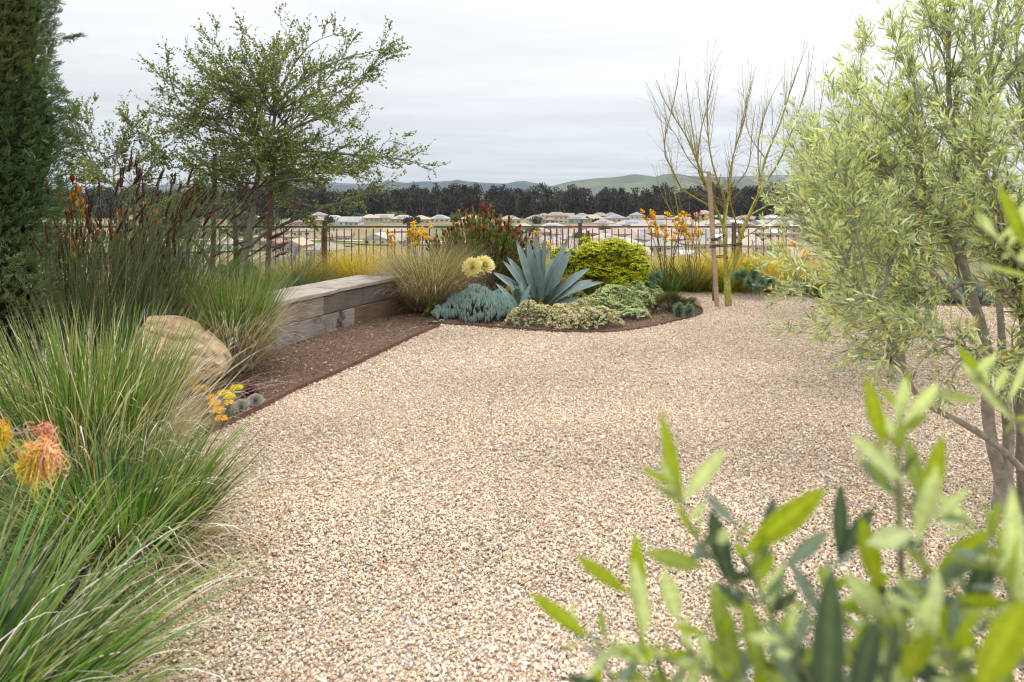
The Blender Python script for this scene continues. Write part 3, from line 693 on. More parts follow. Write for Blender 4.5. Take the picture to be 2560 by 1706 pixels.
    if solar:
        def sp(m):
            sl = rh / (d2 + ov); nn = int(wid * .45 / 1.1)
            for a in range(nn):
                for b_ in range(2):
                    x = -nn * .55 + a * 1.1 + .55; yy = -d2 + .9 + b_ * 1.75; 
                    axm = np.array([[1, 0, 0], norm(np.array([0, 1, sl])), norm(np.array([0, -sl, 1]))])
                    box(m, (x, yy, h + (yy + d2 + ov) * sl + .12), (1.02, 1.65, .06), np.array([.10, .13, .20]), ax=axm)
        local(sp, 'solar_panel', MAT['solar'])
    HOUSES.append(dict(o=root, px=px, py=pybase, Y=Y, st=storeys, roof=roof, wall=wall, solar=solar, kind=kind))
    return root
rp = rng_(31)
# upper row along the terrace under the wood (hand placed)
UP = [(1340, 556, 520, 14, 12, 1, 'grey', 'cream', 0, 'hip', 0, 0), (1392, 558, 500, 17, 11, 2, 'salmon', 'cream', 0, 'hip', 1, -1), (1440, 557, 496, 17, 12, 1, 'grey', 'grey-green', 0, 'hip', 1, 0),
      (1480, 546, 560, 18, 12, 1, 'tan', 'cream', 0, 'hip', 0, 1), (1538, 546, 560, 17, 12, 1, 'grey', 'cream', 0, 'hip', 1, 0), (1592, 548, 545, 11, 12, 2, 'grey', 'white', 0, 'hip', 0, 0),
      (1574, 548, 560, 8, 9, 1, 'brown', 'beige', 0, 'hip', 0, 0), (1648, 549, 545, 19, 12, 1, 'salmon', 'beige', 0, 'hip', 1, 0), (1702, 550, 545, 15, 12, 1, 'pink', 'white', 0, 'hip', 0, 1),
      (1760, 545, 590, 15, 12, 2, 'salmon', 'peach', 0, 'hip', 0, 0), (1800, 549, 555, 17, 12, 1, 'grey', 'white', 0, 'hip', 0, 0), (1866, 551, 550, 18, 12, 1, 'salmon', 'cream', 0, 'hip', 0, 1),
      (1930, 550, 560, 16, 12, 1, 'pink', 'white', 0, 'hip', 1, 0), (1995, 551, 555, 18, 12, 1, 'grey', 'cream', 0, 'hip', 0, 0),
      (1360, 543, 600, 15, 12, 1, 'salmon', 'beige', 0, 'hip', 0, 0), (1415, 543, 605, 14, 12, 1, 'salmon', 'ochre', 0, 'gable', 0, 0), (1455, 542, 610, 14, 12, 1, 'salmon', 'peach', 0, 'hip', 1, 0), (1500, 538, 625, 16, 12, 1, 'grey', 'cream', 0, 'hip', 0, 0), (1528, 539, 620, 15, 12, 1, 'salmon', 'ochre', 0, 'hip', 1, 0),
      (1275, 558, 500, 15, 12, 1, 'salmon', 'cream', 0, 'hip', 0, 0), (1180, 556, 505, 15, 12, 1, 'tan', 'white', 0, 'hip', 0, 0),
      (1100, 549, 555, 16, 12, 1, 'pale grey', 'cream', 0, 'hip', 1, 0), (1052, 552, 540, 15, 12, 1, 'tan', 'beige', 0, 'hip', 0, 0), (1008, 556, 520, 17, 12, 1, 'pink', 'peach', 0, 'hip', 1, 1), (962, 553, 535, 14, 12, 1, 'tan', 'cream', 0, 'gable', 1, 0), (925, 549, 570, 15, 12, 1, 'tan', 'beige', 0, 'hip', 0, 0),
      (878, 564, 480, 15, 14, 1, 'pale grey', 'white', 0, 'gable', 0, 1), (835, 557, 510, 16, 12, 1, 'pale grey', 'white', 0, 'hip', 1, 0), (793, 560, 500, 12, 12, 1, 'salmon', 'ochre', 0, 'hip', 0, 0), (796, 552, 545, 12, 14, 2, 'grey', 'white', 0, 'hip', 0, 0),
      (752, 566, 470, 15, 12, 1, 'salmon', 'ochre', 0, 'gable', 1, 0), (662, 560, 500, 14, 12, 1, 'tan', 'cream', 0, 'gable', 0, 0), (610, 556, 520, 14, 12, 1, 'salmon', 'cream', 0, 'hip', 0, 0), (430, 560, 505, 16, 12, 1, 'tan', 'white', 0, 'hip', 0, 0), (330, 558, 515, 15, 12, 1, 'pink', 'cream', 0, 'hip', 0, 0)]
MID = [(1508, 569, 425, 13, 11, 1, 'tan', 'cream', 0, 'hip', 1, 0), (1578, 572, 405, 19, 12, 1, 'pale grey', 'grey-green', 0, 'hip', 1, 0), (1640, 572, 400, 18, 12, 1, 'tan', 'cream', 0, 'gable', 1, 0), (1712, 572, 402, 17, 12, 1, 'pale grey', 'white', 0, 'hip', 0, 0),
       (1780, 571, 405, 16, 12, 1, 'pink', 'white', 0, 'hip', 0, 1), (1850, 572, 402, 17, 12, 1, 'salmon', 'cream', 0, 'hip', 1, 0), (1920, 572, 404, 17, 12, 1, 'pale grey', 'white', 0, 'gable', 0, 0), (1990, 572, 402, 16, 12, 1, 'pink', 'beige', 0, 'hip', 0, 0)]
LOW = [(1345, 592, 350, 15, 12, 1, 'pink', 'cream', 0, 'hip', 1, 0), (1412, 596, 335, 15, 12, 1, 'salmon', 'white', 0, 'gable', 0, 0), (1480, 594, 340, 14, 12, 1, 'pink', 'ochre', 0, 'hip', 0, 1), (1545, 597, 330, 15, 12, 1, 'salmon', 'peach', 0, 'gable', 0, 0),
       (1610, 593, 340, 15, 12, 1, 'tan', 'ochre', 0, 'gable', 1, 0), (1675, 596, 335, 15, 12, 1, 'pink', 'grey-green', 0, 'hip', 0, 0), (1745, 594, 338, 15, 12, 1, 'salmon', 'cream', 0, 'hip', 0, 1), (1815, 597, 330, 15, 12, 1, 'pink', 'ochre', 0, 'gable', 0, 0), (1880, 594, 338, 14, 12, 1, 'tan', 'white', 0, 'hip', 0, 0), (1950, 596, 333, 15, 12, 1, 'salmon', 'peach', 0, 'hip', 0, 0),
       (1370, 622, 262, 15, 13, 1, 'tan', 'cream', 0, 'hip', 0, 0), (1460, 628, 252, 16, 13, 1, 'salmon', 'white', 0, 'gable', 0, 1), (1555, 625, 256, 17, 13, 1, 'pale grey', 'cream', 0, 'hip', 0, 0), (1655, 628, 252, 15, 13, 1, 'pale grey', 'peach', 0, 'hip', 0, 0), (1750, 624, 258, 15, 13, 1, 'pink', 'cream', 0, 'hip', 0, 0), (1850, 627, 253, 16, 13, 1, 'tan', 'white', 0, 'gable', 0, 0), (1950, 625, 256, 16, 13, 1, 'salmon', 'cream', 0, 'hip', 0, 0),
       (948, 610, 292, 12, 14, 1, 'pale grey', 'white', 0, 'gable', 1, 0), (1010, 612, 288, 13, 13, 1, 'tan', 'white', 0, 'gable', 1, -1), (1250, 610, 292, 14, 13, 1, 'pink', 'cream', 0, 'hip', 0, 0), (815, 640, 236, 13, 13, 1, 'grey', 'cream', 0, 'hip', 0, 0), (740, 627, 252, 11, 14, 1, 'tan', 'ochre', 0, 'gable', 0, 0), (688, 625, 256, 9, 14, 1, 'brown', 'white', 0, 'gable', 1, 0), (636, 622, 262, 12, 14, 1, 'salmon', 'cream', 0, 'gable', 0, 0), (560, 624, 258, 13, 13, 1, 'tan', 'white', 0, 'hip', 0, 0)]
rf = rng_(55)
def fill(lst, py, xa, xb, step, jy=2):
    x = xa
    while x < xb:
        if all(abs(h[0] - x) > step * .62 or abs(h[1] - py) > 9 for h in lst):
            lst.append((x, py + rf.uniform(-jy, jy), 400, rf.uniform(13, 17), 12, 2 if rf.random() < .12 else 1, rf.choice(['salmon', 'pink', 'tan', 'pale grey', 'grey', 'salmon', 'tan', 'brown']), rf.choice(['cream', 'white', 'beige', 'ochre', 'peach', 'cream']), 0, rf.choice(['hip', 'hip', 'gable']), int(rf.random() < .35), int(rf.integers(-1, 2))))
        x += step * rf.uniform(.85, 1.2)
fill(UP, 553, 1340, 2010, 52); fill(UP, 544, 700, 1100, 50, 1); fill(UP, 545, 1640, 2010, 48, 1)
fill(MID, 582, 1235, 2010, 70); fill(LOW, 609, 1330, 2010, 84); fill(LOW, 655, 1300, 1990, 125)
for row, nm in ((UP, 'up'), (MID, 'mid'), (LOW, 'low')):
    for a in row:
        house(a[0], a[1], a[2], a[3], a[4], a[5], a[6], a[7], rp.uniform(-.35, .35) if nm != 'up' else rp.uniform(-.15, .15), a[9], bool(a[10]), wing=a[11], rh=3.3 if a[0] == 815 else None)
        HOUSES[-1]['row'] = nm
ORD = ['first', 'second', 'third', 'fourth', 'fifth', 'sixth', 'seventh', 'eighth', 'ninth', 'tenth', 'eleventh', 'twelfth', 'thirteenth', 'fourteenth', 'fifteenth', 'sixteenth', 'seventeenth', 'eighteenth', 'nineteenth', 'twentieth']
rown = {'up': 'in the row below the wood', 'mid': 'in the row at rail height', 'low': 'seen through the railing'}
grp = {}
for hs in HOUSES: grp.setdefault((hs['row'], hs['st'], hs['roof'], hs['wall']), []).append(hs)
for key, lst in grp.items():
    lst.sort(key=lambda q: q['px'])
    for i, hs in enumerate(lst):
        bits = f"{'two-storey' if hs['st'] == 2 else 'low'} {hs['wall']} {hs['roof']}-roofed house{' with solar panels' if hs['solar'] and len(lst) == 1 else ''}"
        if len(lst) > 1: bits = ORD[i] + ' from left, ' + bits
        tag(hs['o'], bits + ' ' + rown[hs['row']], 'house', 'houses in the valley')

# shrubs and small trees between the houses
def far_tree(px, pyb, Y, h, rad, col, label, cat='tree', name='valley_tree'):
    r = rng_(int(px * 7 + Y)); Y = ground_hit(pyb) if pyb > 552 else Y; b = at(px, pyb, Y); b[2] = float(ground_z(b[0], b[1])); mb = MB(); n = 420
    root = empty(name, b, label=label, cat=cat, group='trees and shrubs among the valley houses')
    nc = 8; cc = norm(r.normal(size=(nc, 3))) * np.array([rad, rad, h * .3]) * .6 + np.array([0, 0, h * .62])
    P = cc[r.integers(nc, size=n)] + norm(r.normal(size=(n, 3))) * r.uniform(.2, .55, (n, 1)) * rad
    P[:, 2] = np.maximum(P[:, 2], .2)
    C = np.array(col) * r.uniform(.6, 1.4, (n, 1))
    diamonds(mb, b + P, norm(r.normal(size=P.shape)), norm(r.normal(size=P.shape)), rad * .32, rad * .13, C)
    mb.build('crown', MAT['far'], root)
    tb = MB(); tubes(tb, np.linspace(b - [0, 0, .6], b + [0, 0, h * .6], 4)[None], np.linspace(rad * .09, rad * .04, 4)[None], np.array([.09, .07, .05]), 5); tb.build('trunk', MAT['plain'], root)
FT = [(1344, 560, 498, 5, 5.5, (.09, .10, .05), 'low dusty green shrub left of the two-storey cream salmon-roofed house'), (1466, 557, 497, 4.5, 3, (.07, .035, .04), 'dark purple shrub at the right end of the grey solar house'), (1428, 557, 492, 4, 2.6, (.07, .09, .04), 'small green bush in front of the grey solar-roofed house'),
      (1492, 565, 470, 5, 3.6, (.05, .06, .035), 'dark round tree beside the small cream house above the rail'), (1622, 550, 543, 5, 4, (.05, .06, .035), 'dark green tree right of the two-storey white grey-roofed house'), (1560, 548, 560, 3.6, 3.6, (.07, .08, .04), 'low shrub beside the small brown-roofed house'),
      (1680, 546, 560, 4.5, 5, (.10, .13, .05), 'bright green rounded tree behind the salmon roofs on the right'), (1035, 562, 480, 5, 5, (.07, .08, .045), 'olive green shrub group left of the yellow kangaroo paw'), (1140, 548, 560, 6, 6, (.10, .12, .05), 'green bushy tree above the left houses near the yellow flowers'), (990, 545, 590, 6, 9, (.11, .13, .06), 'wide light green tree at the foot of the wood on the left'),
      (1020, 562, 470, 4.5, 4, (.07, .035, .04), 'purple leaved shrub just above the rail left of the kangaroo paw'), (820, 562, 475, 6, 4, (.06, .075, .04), 'dark green tree between the pale houses behind the oak'), (900, 548, 575, 5, 6, (.09, .11, .05), 'mid green tree behind the white gabled house'),
      (620, 590, 360, 14, 11, (.10, .12, .06), 'large olive green tree on the valley floor left of the oak trunk'), (665, 575, 420, 10, 8, (.08, .10, .05), 'rounded green tree on the valley floor right of the oak trunk'), (470, 592, 350, 12, 10, (.09, .11, .055), 'broad green tree on the valley floor behind the rush plumes'), (390, 580, 400, 10, 9, (.10, .12, .06), 'pale green tree on the valley floor at the far left'),
      (1330, 596, 340, 7, 5, (.09, .11, .06), 'green tree seen through the railing right of the conebush'), (1512, 590, 360, 6, 4, (.08, .10, .05), 'green tree among the roofs seen through the railing above the spurge'), (1440, 612, 290, 6, 4.5, (.09, .11, .055), 'grey green tree seen through the railing behind the agave'), (1700, 607, 310, 6, 4, (.07, .09, .045), 'green tree seen through the railing behind the kangaroo paws'), (1790, 560, 470, 4, 4, (.07, .09, .045), 'small dark tree above the rail behind the tree stake'), (1895, 560, 470, 5, 4, (.07, .09, .045), 'small green tree above the rail behind the bare tree')]
for t in FT: far_tree(*t)
# ================================================================== GRASSES
def blades(mb, r, base, n, rad, Lr, lean=(.1, .9), droop=(.3, 1.4), wid=(.002, .004), cols=None, wts=None, bias=(0, 0), S=8, tipc=None, pw=1.5, az=None, fold=0.0, dense=1.0, mat=None):
    """arching blades rising from a disk round base; droop in radians over the blade, bias = wind (x, y)"""
    a0 = r.uniform(0, 2 * pi, n); q = np.sqrt(r.random(n)) ** dense * rad
    bp = np.array(base) + np.stack([np.cos(a0) * q, np.sin(a0) * q, np.zeros(n)], 1)
    aa = a0 + r.normal(0, .55, n) if az is None else r.uniform(*az, n)
    lf = q / max(rad, 1e-6)
    th0 = lean[0] + (lean[1] - lean[0]) * np.clip(lf * .6 + r.random(n) * .45, 0, 1.05)
    dr = r.uniform(*droop, n); Ls = r.uniform(*Lr, n)
    t = np.linspace(0, 1, S)
    th = th0[:, None] + dr[:, None] * t[None] ** pw
    H = np.stack([np.cos(aa), np.sin(aa), np.zeros(n)], 1)
    st = Ls[:, None] / (S - 1)
    wob = (r.normal(0, .10, (n, 1)) * np.sin(t * pi * 1.3)[None])
    dirs = H[:, None, :] * np.sin(th)[..., None] + np.array([0, 0, 1.]) * np.cos(th)[..., None] + np.array([bias[0], bias[1], 0.]) * (t[None, :, None] * 1.2) + np.stack([-H[:, 1], H[:, 0], H[:, 2]], 1)[:, None, :] * wob[..., None]
    dirs = norm(dirs)
    P = np.concatenate([bp[:, None, :], bp[:, None, :] + np.cumsum(dirs[:, :-1] * st[..., None], 1)], 1)
    P[..., 2] = np.maximum(P[..., 2], bp[:, None, 2] + .01)
    wv = r.uniform(*wid, n)[:, None] * np.clip(1.02 - t[None] ** 2.6, .04, 1) * np.clip(.55 + t[None] * 2.5, 0, 1)
    tw = r.uniform(0, 2 * pi, n) ; sd_ = np.stack([-np.sin(aa), np.cos(aa), np.zeros(n)], 1) + .6 * np.stack([np.cos(tw), np.sin(tw), np.zeros(n)], 1)
    cols = np.array(cols); C = cols[r.choice(len(cols), n, p=wts)] * r.uniform(.72, 1.3, (n, 1))
    C = np.repeat(C[:, None, :], S, 1)
    if tipc is not None:
        k = (t[None, :, None] ** 3) * (r.random((n, 1, 1)) < .5); C = C * (1 - k) + np.array(tipc) * k
    ribbons(mb, P, wv, sd_, C, fold)
    return P
GRN = [(.085, .20, .018), (.055, .13, .018), (.13, .26, .03), (.11, .19, .06), (.03, .075, .018), (.19, .31, .04)]
GW = [.28, .22, .2, .12, .1, .08]
DRY = [(.50, .42, .31), (.62, .56, .46), (.38, .27, .17), (.72, .69, .63), (.30, .18, .10)]
DW = [.32, .24, .2, .12, .12]
def grass_clump(name, base, r, rad, Lr, n_green, n_dry, label, cat='ornamental grass', wid=(.0022, .0042), bias=(0, 0), lean=(.08, .85), droop=(.2, 1.0), group=None, grn=GRN, gw=GW, dry=DRY, dw=DW, dl=None, ddroop=(.5, 2.3), S=8, fold=0.0, curls=0):
    root = empty(name, base, label=label, cat=cat, group=group)
    mb = MB(); blades(mb, r, base, n_green, rad, Lr, lean, droop, wid, grn, gw, bias, S=S, tipc=(.40, .33, .16), fold=fold); mb.build('green_blades', MAT['grass'], root)
    mb = MB(); dl = dl or (Lr[0] * .6, Lr[1] * .95)
    blades(mb, r, base, n_dry, rad * 1.05, dl, (lean[0] + .1, lean[1] + .3), ddroop, (wid[0] * .75, wid[1] * .8), dry, dw, bias, S=S + 1, pw=2.0)
    if curls:
        blades(mb, r, base, curls, rad * 1.1, (Lr[0] * .8, Lr[1] * .85), (lean[0], lean[1] + .25), (1.4, 3.2), (wid[0] * .8, wid[1] * .95), [(.78, .74, .66), (.84, .81, .76), (.66, .57, .44)], None, bias, S=12, pw=3.2)
        blades(mb, r, base, curls, rad * 1.2, (Lr[0] * .5, Lr[1] * .6), (lean[0] + .2, lean[1] + .6), (.3, 2.2), (wid[0] * .7, wid[1] * .8), [(.30, .17, .08), (.44, .33, .22), (.58, .50, .38)], None, bias, S=10, pw=2)
    mb.build('dry_blades', MAT['grass'], root)
    return root
G = 'tufted green and straw grasses'
# --- the three big clumps in the left foreground
DG = [(.42, .31, .20), (.56, .48, .37), (.30, .19, .11), (.68, .63, .55), (.20, .11, .06)]
o = grass_clump('grass_clump', gp(285, 1440), rng_(101), .18, (.38, .70), 1150, 1000, 'large spiky green grass clump spilling straw tips over the gravel, in front of the boulder', lean=(.04, .72), droop=(.1, .7), group=G, wid=(.0030, .0062), dry=DG, bias=(.0, 0), fold=.3, ddroop=(.5, 2.6), curls=230)
o = grass_clump('grass_clump', at(225, 1290, 3.2) * [1, 1, 0], rng_(102), .20, (.60, 1.06), 1150, 1400, 'tall grass clump full of pale dry upright blades below the rushes', lean=(.02, .36), droop=(.05, .42), group=G, wid=(.0026, .0052), ddroop=(.05, 1.6), dl=(.45, 1.04), dry=[(.60, .51, .38), (.72, .66, .56), (.46, .34, .22), (.80, .77, .71), (.36, .23, .13)], curls=300)
o = grass_clump('grass_clump', (-1.47, 1.70, 0), rng_(103), .20, (.45, .86), 700, 650, 'nearest grass clump, wide bright green blades leaning right from the lower left corner', lean=(.1, 1.0), droop=(.1, .8), wid=(.0032, .0075), bias=(.09, .02), group=G, fold=.3, curls=110)
o = grass_clump('grass_clump', (-2.55, 3.25, 0), rng_(104), .24, (.5, .85), 1000, 700, 'grass clump with long arching blue-green blades at the foot of the cypress', lean=(.2, 1.15), droop=(.3, 1.2), group=G, grn=[(.09, .16, .07), (.06, .12, .05), (.12, .20, .07)], gw=[.4, .3, .3])
o = grass_clump('grass_clump', (-2.0, 2.35, 0), rng_(114), .22, (.40, .75), 900, 700, 'low grass clump beneath the peach spider flower', lean=(.2, 1.2), droop=(.3, 1.2), group=G, grn=[(.05, .12, .03), (.06, .14, .03), (.04, .08, .03)], gw=[.4, .3, .3])
# --- behind the boulder
o = grass_clump('grass_clump', (-2.36, 5.78, 0), rng_(105), .15, (.6, 1.08), 1500, 1500, 'green grass clump with feathery straw tips between the boulder and the bench', lean=(.02, .42), droop=(.1, .75), group=G, wid=(.0022, .0038), ddroop=(.3, 2.0), curls=160)
# fine straw awns brushing the bench
# --- big tawny clump at the far bench end
TAW = [(.38, .26, .155), (.50, .38, .26), (.28, .17, .10), (.66, .59, .48), (.19, .11, .065)]
o = grass_clump('tawny_grass', gp(1072, 776), rng_(106), .20, (.7, 1.22), 900, 3900, 'large round tawny grass clump at the far end of the bench', lean=(.02, .62), droop=(.2, .9), group='tawny grasses', grn=[(.14, .17, .04), (.22, .20, .07), (.11, .13, .03)], gw=[.4, .4, .2], dry=TAW, ddroop=(.2, 1.7), dl=(.6, 1.2), wid=(.0016, .003), curls=220)
o = grass_clump('tawny_grass', (-2.95, 9.3, -.03), rng_(107), .16, (.6, 1.0), 900, 1100, 'tawny green grass clump behind the bench, right of the grey-green cushion', lean=(.03, .8), droop=(.3, 1.2), group='tawny grasses', grn=[(.12, .17, .04), (.22, .22, .09), (.09, .13, .03)], gw=[.4, .4, .2], dry=TAW, ddroop=(.5, 2.2), wid=(.002, .0034))
o = grass_clump('tawny_grass', (-2.35, 9.6, -.03), rng_(108), .25, (.35, .7), 300, 800, 'low sprawling straw grass behind the middle of the bench', lean=(.3, 1.1), droop=(.5, 1.5), group='tawny grasses', grn=[(.14, .18, .05), (.22, .22, .09)], gw=[.5, .5], wid=(.002, .0034))
o = grass_clump('tawny_grass', (-1.75, 9.75, -.03), rng_(109), .25, (.35, .7), 400, 800, 'low straw and green grass behind the far end of the bench', lean=(.3, 1.1), droop=(.5, 1.5), group='tawny grasses', grn=[(.10, .15, .04), (.22, .22, .09)], gw=[.5, .5], wid=(.002, .0034))
# --- golden grasses along the railing
GOLD = [(.66, .44, .025), (.76, .53, .04), (.50, .38, .03), (.80, .60, .10)]
def golden(x, y, h, n, lab, seed, rad=.3, z=-.12):
    grass_clump('golden_grass', (x, y, z), rng_(seed), rad * 1.1, (h * .75, h * 1.3), int(n * 1.5), n // 2, lab, lean=(.05, .75), droop=(.3, 1.4), group='golden yellow grasses by the railing', grn=GOLD + [(.20, .24, .03)], gw=[.3, .22, .16, .14, .18], dry=GOLD, dw=[.3, .3, .2, .2], wid=(.002, .0034), S=7)
golden(-3.55, 10.0, .62, 1000, 'low golden grass right of the oak trunk and stake', 201, .35)
golden(-2.35, 10.6, .92, 1500, 'tallest golden grass mound behind the bench, against the railing', 202, .3)
golden(-1.85, 10.8, .75, 1100, 'golden grass next to the yellow kangaroo paw on its left', 203)
golden(-4.6, 9.9, .55, 700, 'golden grass behind the rushes, left of the oak trunk', 204, .4)
golden(-5.6, 9.6, .6, 800, 'golden grass among the conebush stems beside the cypress', 205, .5)
golden(-.55, 10.9, .55, 700, 'golden grass below the wide conebush', 206, .4)
golden(.35, 11.9, .75, 700, 'thin golden grass between the agave and the railing', 207, .4, -.2)
golden(3.55, 11.0, .85, 1300, 'golden grass right of the bare tree trunk, against the railing', 208, .35, -.2)
golden(4.35, 10.7, .75, 1100, 'golden grass beside the chartreuse spurge heads near the olives', 209, .35, -.15)
golden(1.95, 11.6, .7, 900, 'golden grass behind the left kangaroo paw fan', 210, .4, -.2)
golden(2.75, 11.4, .75, 900, 'golden grass behind the tree stake', 211, .4, -.2)
golden(5.3, 10.4, .7, 700, 'golden grass hidden behind the olive foliage', 212, .4, -.15)

golden(-3.0, 10.3, .72, 1200, 'golden grass between the oak stake and the reddish wooden post', 213, .35)
golden(-1.2, 11.1, .62, 900, 'golden grass behind the tawny clump at the far bench end', 214, .4)
golden(1.2, 12.0, .75, 900, 'golden grass behind the chartreuse spurge bush by the railing', 215, .4, -.22)
golden(3.1, 11.2, .85, 1100, 'golden grass directly behind the bare tree', 216, .35, -.2)
golden(4.0, 10.9, .85, 1100, 'golden grass between the bare tree and the olives', 217, .35, -.18)
GG = [(.13, .22, .03), (.18, .27, .04), (.09, .16, .03), (.26, .28, .07)]
for gx, gy, gh, gs, gl in ((-4.15, 9.75, .62, 221, 'green grass tuft at the foot of the oak between its two stakes'), (-2.62, 10.1, .55, 222, 'green and gold grass tuft in front of the reddish wooden post'), (-1.1, 10.5, .6, 223, 'green grass tuft behind the far bench end, left of the wide conebush'), (2.35, 10.9, .62, 224, 'green grass tuft between the kangaroo paw fan and the railing'), (3.3, 10.6, .6, 225, 'green grass tuft just right of the bare tree'), (4.7, 10.2, .6, 226, 'green grass tuft under the leaf tips of the farthest olive')):
    grass_clump('green_tuft', (gx, gy, -.1), rng_(gs), .3, (gh * .7, gh * 1.2), 1100, 420, gl, group='green tufts by the railing', grn=GG, gw=[.3, .3, .2, .2], dry=GOLD, dw=[.3, .3, .2, .2], wid=(.0024, .0042), lean=(.05, .9), droop=(.3, 1.3))
# ================================================================== RUSHES (cape rush)
def rush():
    r = rng_(301); base = np.array([-3.12, 5.55, 0.]); root = empty('cape_rush', base, label='tall dark green rush clump with chocolate brown seed plumes leaning to the right', cat='rush')
    mb = MB(); n = 900
    a0 = r.uniform(0, 2 * pi, n); q = np.sqrt(r.random(n)) * .42; bp = base + np.stack([np.cos(a0) * q * 1.25, np.sin(a0) * q * .8, np.zeros(n)], 1)
    Ls = np.where(r.random(n) < .40, r.uniform(1.25, 1.72, n), r.uniform(.7, 1.35, n))
    leanx = np.where(Ls > 1.3, np.abs(r.normal(.28, .34, n)), r.normal(.02, .16, n)); leany = r.normal(-.05, .12, n)
    S = 8; t = np.linspace(0, 1, S)
    d = np.stack([leanx[:, None] * (.5 + 1.1 * t[None]), leany[:, None] * (.5 + t[None]), np.ones((n, S))], -1)
    d[..., 2] -= np.clip(leanx[:, None] * 1.1, 0, 1) * t[None] ** 2 * .6
    d = norm(d); P = np.concatenate([bp[:, None], bp[:, None] + np.cumsum(d[:, :-1] * (Ls / (S - 1))[:, None, None], 1)], 1)
    cols = np.array([(.095, .145, .05), (.14, .19, .07), (.07, .10, .045), (.20, .25, .11), (.22, .14, .06)])[r.choice(5, n, p=[.3, .3, .18, .15, .07])]
    long_ = Ls > 1.3; cols = np.where(long_[:, None], cols * .6 + np.array([.24, .29, .15]) * .5, cols)
    tubes(mb, P, np.linspace(.0030, .0015, S)[None] * r.uniform(.8, 1.2, (n, 1)), cols, 3)
    # dark leaf sheaths on the canes
    k = r.choice(n, 500); ti = r.integers(1, 5, 500); leaves(mb, P[k, ti], d[k, ti] + r.normal(0, .08, (500, 3)), r.normal(size=(500, 3)), .06, .0045, np.array([.10, .045, .02]) * r.uniform(.6, 1.5, (500, 1)))
    mb.build('stems', MAT['leaf'], root)
    heads = np.where((r.random(n) < .22) & (Ls > .85))[0][:230]
    tip = P[heads, -1]; hd = norm(d[heads, -2] + r.normal(0, .08, (len(heads), 3)) + np.array([.12, 0, -.05]) * (leanx[heads] > .3)[:, None]); m = len(heads); HL = r.uniform(.07, .19, m)
    S2 = 10; tt = np.linspace(0, 1, S2); pr = np.array([.25, .75, 1, .85, 1.05, .8, .95, .75, .6, .15])
    PP = tip[:, None] + hd[:, None] * (HL[:, None] * tt[None])[..., None] + r.normal(0, .0022, (m, S2, 3))
    hc = np.array([.060, .022, .016]) * r.uniform(.6, 1.6, (m, 1)); hc[:, 0] *= r.uniform(.8, 1.4, m)
    kk = 46; tr = pr[None] * r.uniform(.0062, .0105, (m, 1)) * r.uniform(.8, 1.2, (m, S2)); order = np.argsort(-HL); rest = MB()
    for q, j in enumerate(order):
        hb = MB() if q < 100 else rest
        tubes(hb, PP[j:j + 1], tr[j:j + 1], hc[j:j + 1], 5); tq = r.random(kk)
        bs = tip[j] + hd[j] * (HL[j] * tq)[:, None]; dd = norm(hd[j] * .8 + norm(r.normal(size=(kk, 3))) * .9)
        leaves(hb, bs, dd, r.normal(size=dd.shape), r.uniform(.014, .026, kk), .0032, hc[j] * r.uniform(.6, 1.7, (kk, 1)))
        if q < 100: hb.build('seed_head', MAT['leaf'], root)
    o = rest.build('seed_heads', MAT['leaf'], root); o['kind'] = 'stuff'
rush()
# ================================================================== BRANCHING
def kids(r, P, Rr, n, trange, Lr, ang, S, up=0.0, out=None, outw=0.0, taper=.55, wig=.12, rmin=.0012, rsc=.6):
    """n children spread over the parent paths P (N,S0,3); returns paths and radii"""
    N0, S0, _ = P.shape; seg = np.linalg.norm(np.diff(P, axis=1), axis=2).sum(1); pi_ = r.choice(N0, n, p=seg / seg.sum())
    t = r.uniform(*trange, n); f = t * (S0 - 1); i = np.minimum(f.astype(int), S0 - 2); u = (f - i)[:, None]
    o = P[pi_, i] * (1 - u) + P[pi_, i + 1] * u; tan = norm(P[pi_, i + 1] - P[pi_, i])
    pr = Rr[pi_, i] * (1 - u[:, 0]) + Rr[pi_, i + 1] * u[:, 0]
    rn = norm(np.cross(tan, r.normal(size=(n, 3)))); a = r.uniform(*ang, n)[:, None]
    d = tan * np.cos(a) + rn * np.sin(a) + np.array([0, 0, up])
    if out is not None: d = d + norm(o - out) * outw
    d = norm(d); Ls = r.uniform(*Lr, n) * (1.15 - .5 * t)
    tt = np.linspace(0, 1, S)
    w1 = norm(r.normal(size=(n, 3))) * wig; w2 = norm(r.normal(size=(n, 3))) * wig * .6
    Pc = o[:, None] + (d[:, None] * tt[None, :, None] + w1[:, None] * (tt ** 2)[None, :, None] + w2[:, None] * np.sin(tt * 6)[None, :, None] * .25 + np.array([0, 0, up * .25]) * (tt ** 2)[None, :, None]) * Ls[:, None, None]
    R0 = np.maximum(pr * rsc, rmin); Rc = np.maximum(R0[:, None] * (1 - (1 - taper * .5) * tt[None]), rmin * .6)
    return Pc, Rc
def along(r, P, n, t0=.05, t1=1.0):
    N0, S0, _ = P.shape; k = r.integers(N0, size=n); f = r.uniform(t0, t1, n) * (S0 - 1); i = np.minimum(f.astype(int), S0 - 2); u = (f - i)[:, None]
    return P[k, i] * (1 - u) + P[k, i + 1] * u, norm(P[k, i + 1] - P[k, i]), f / (S0 - 1)
def limb(pts, r0, r1, S=14): return resample(pts, S)[None], np.linspace(r0, r1, S)[None]
def cat_(*pr): return np.concatenate([p[0] for p in pr]), np.concatenate([p[1] for p in pr])

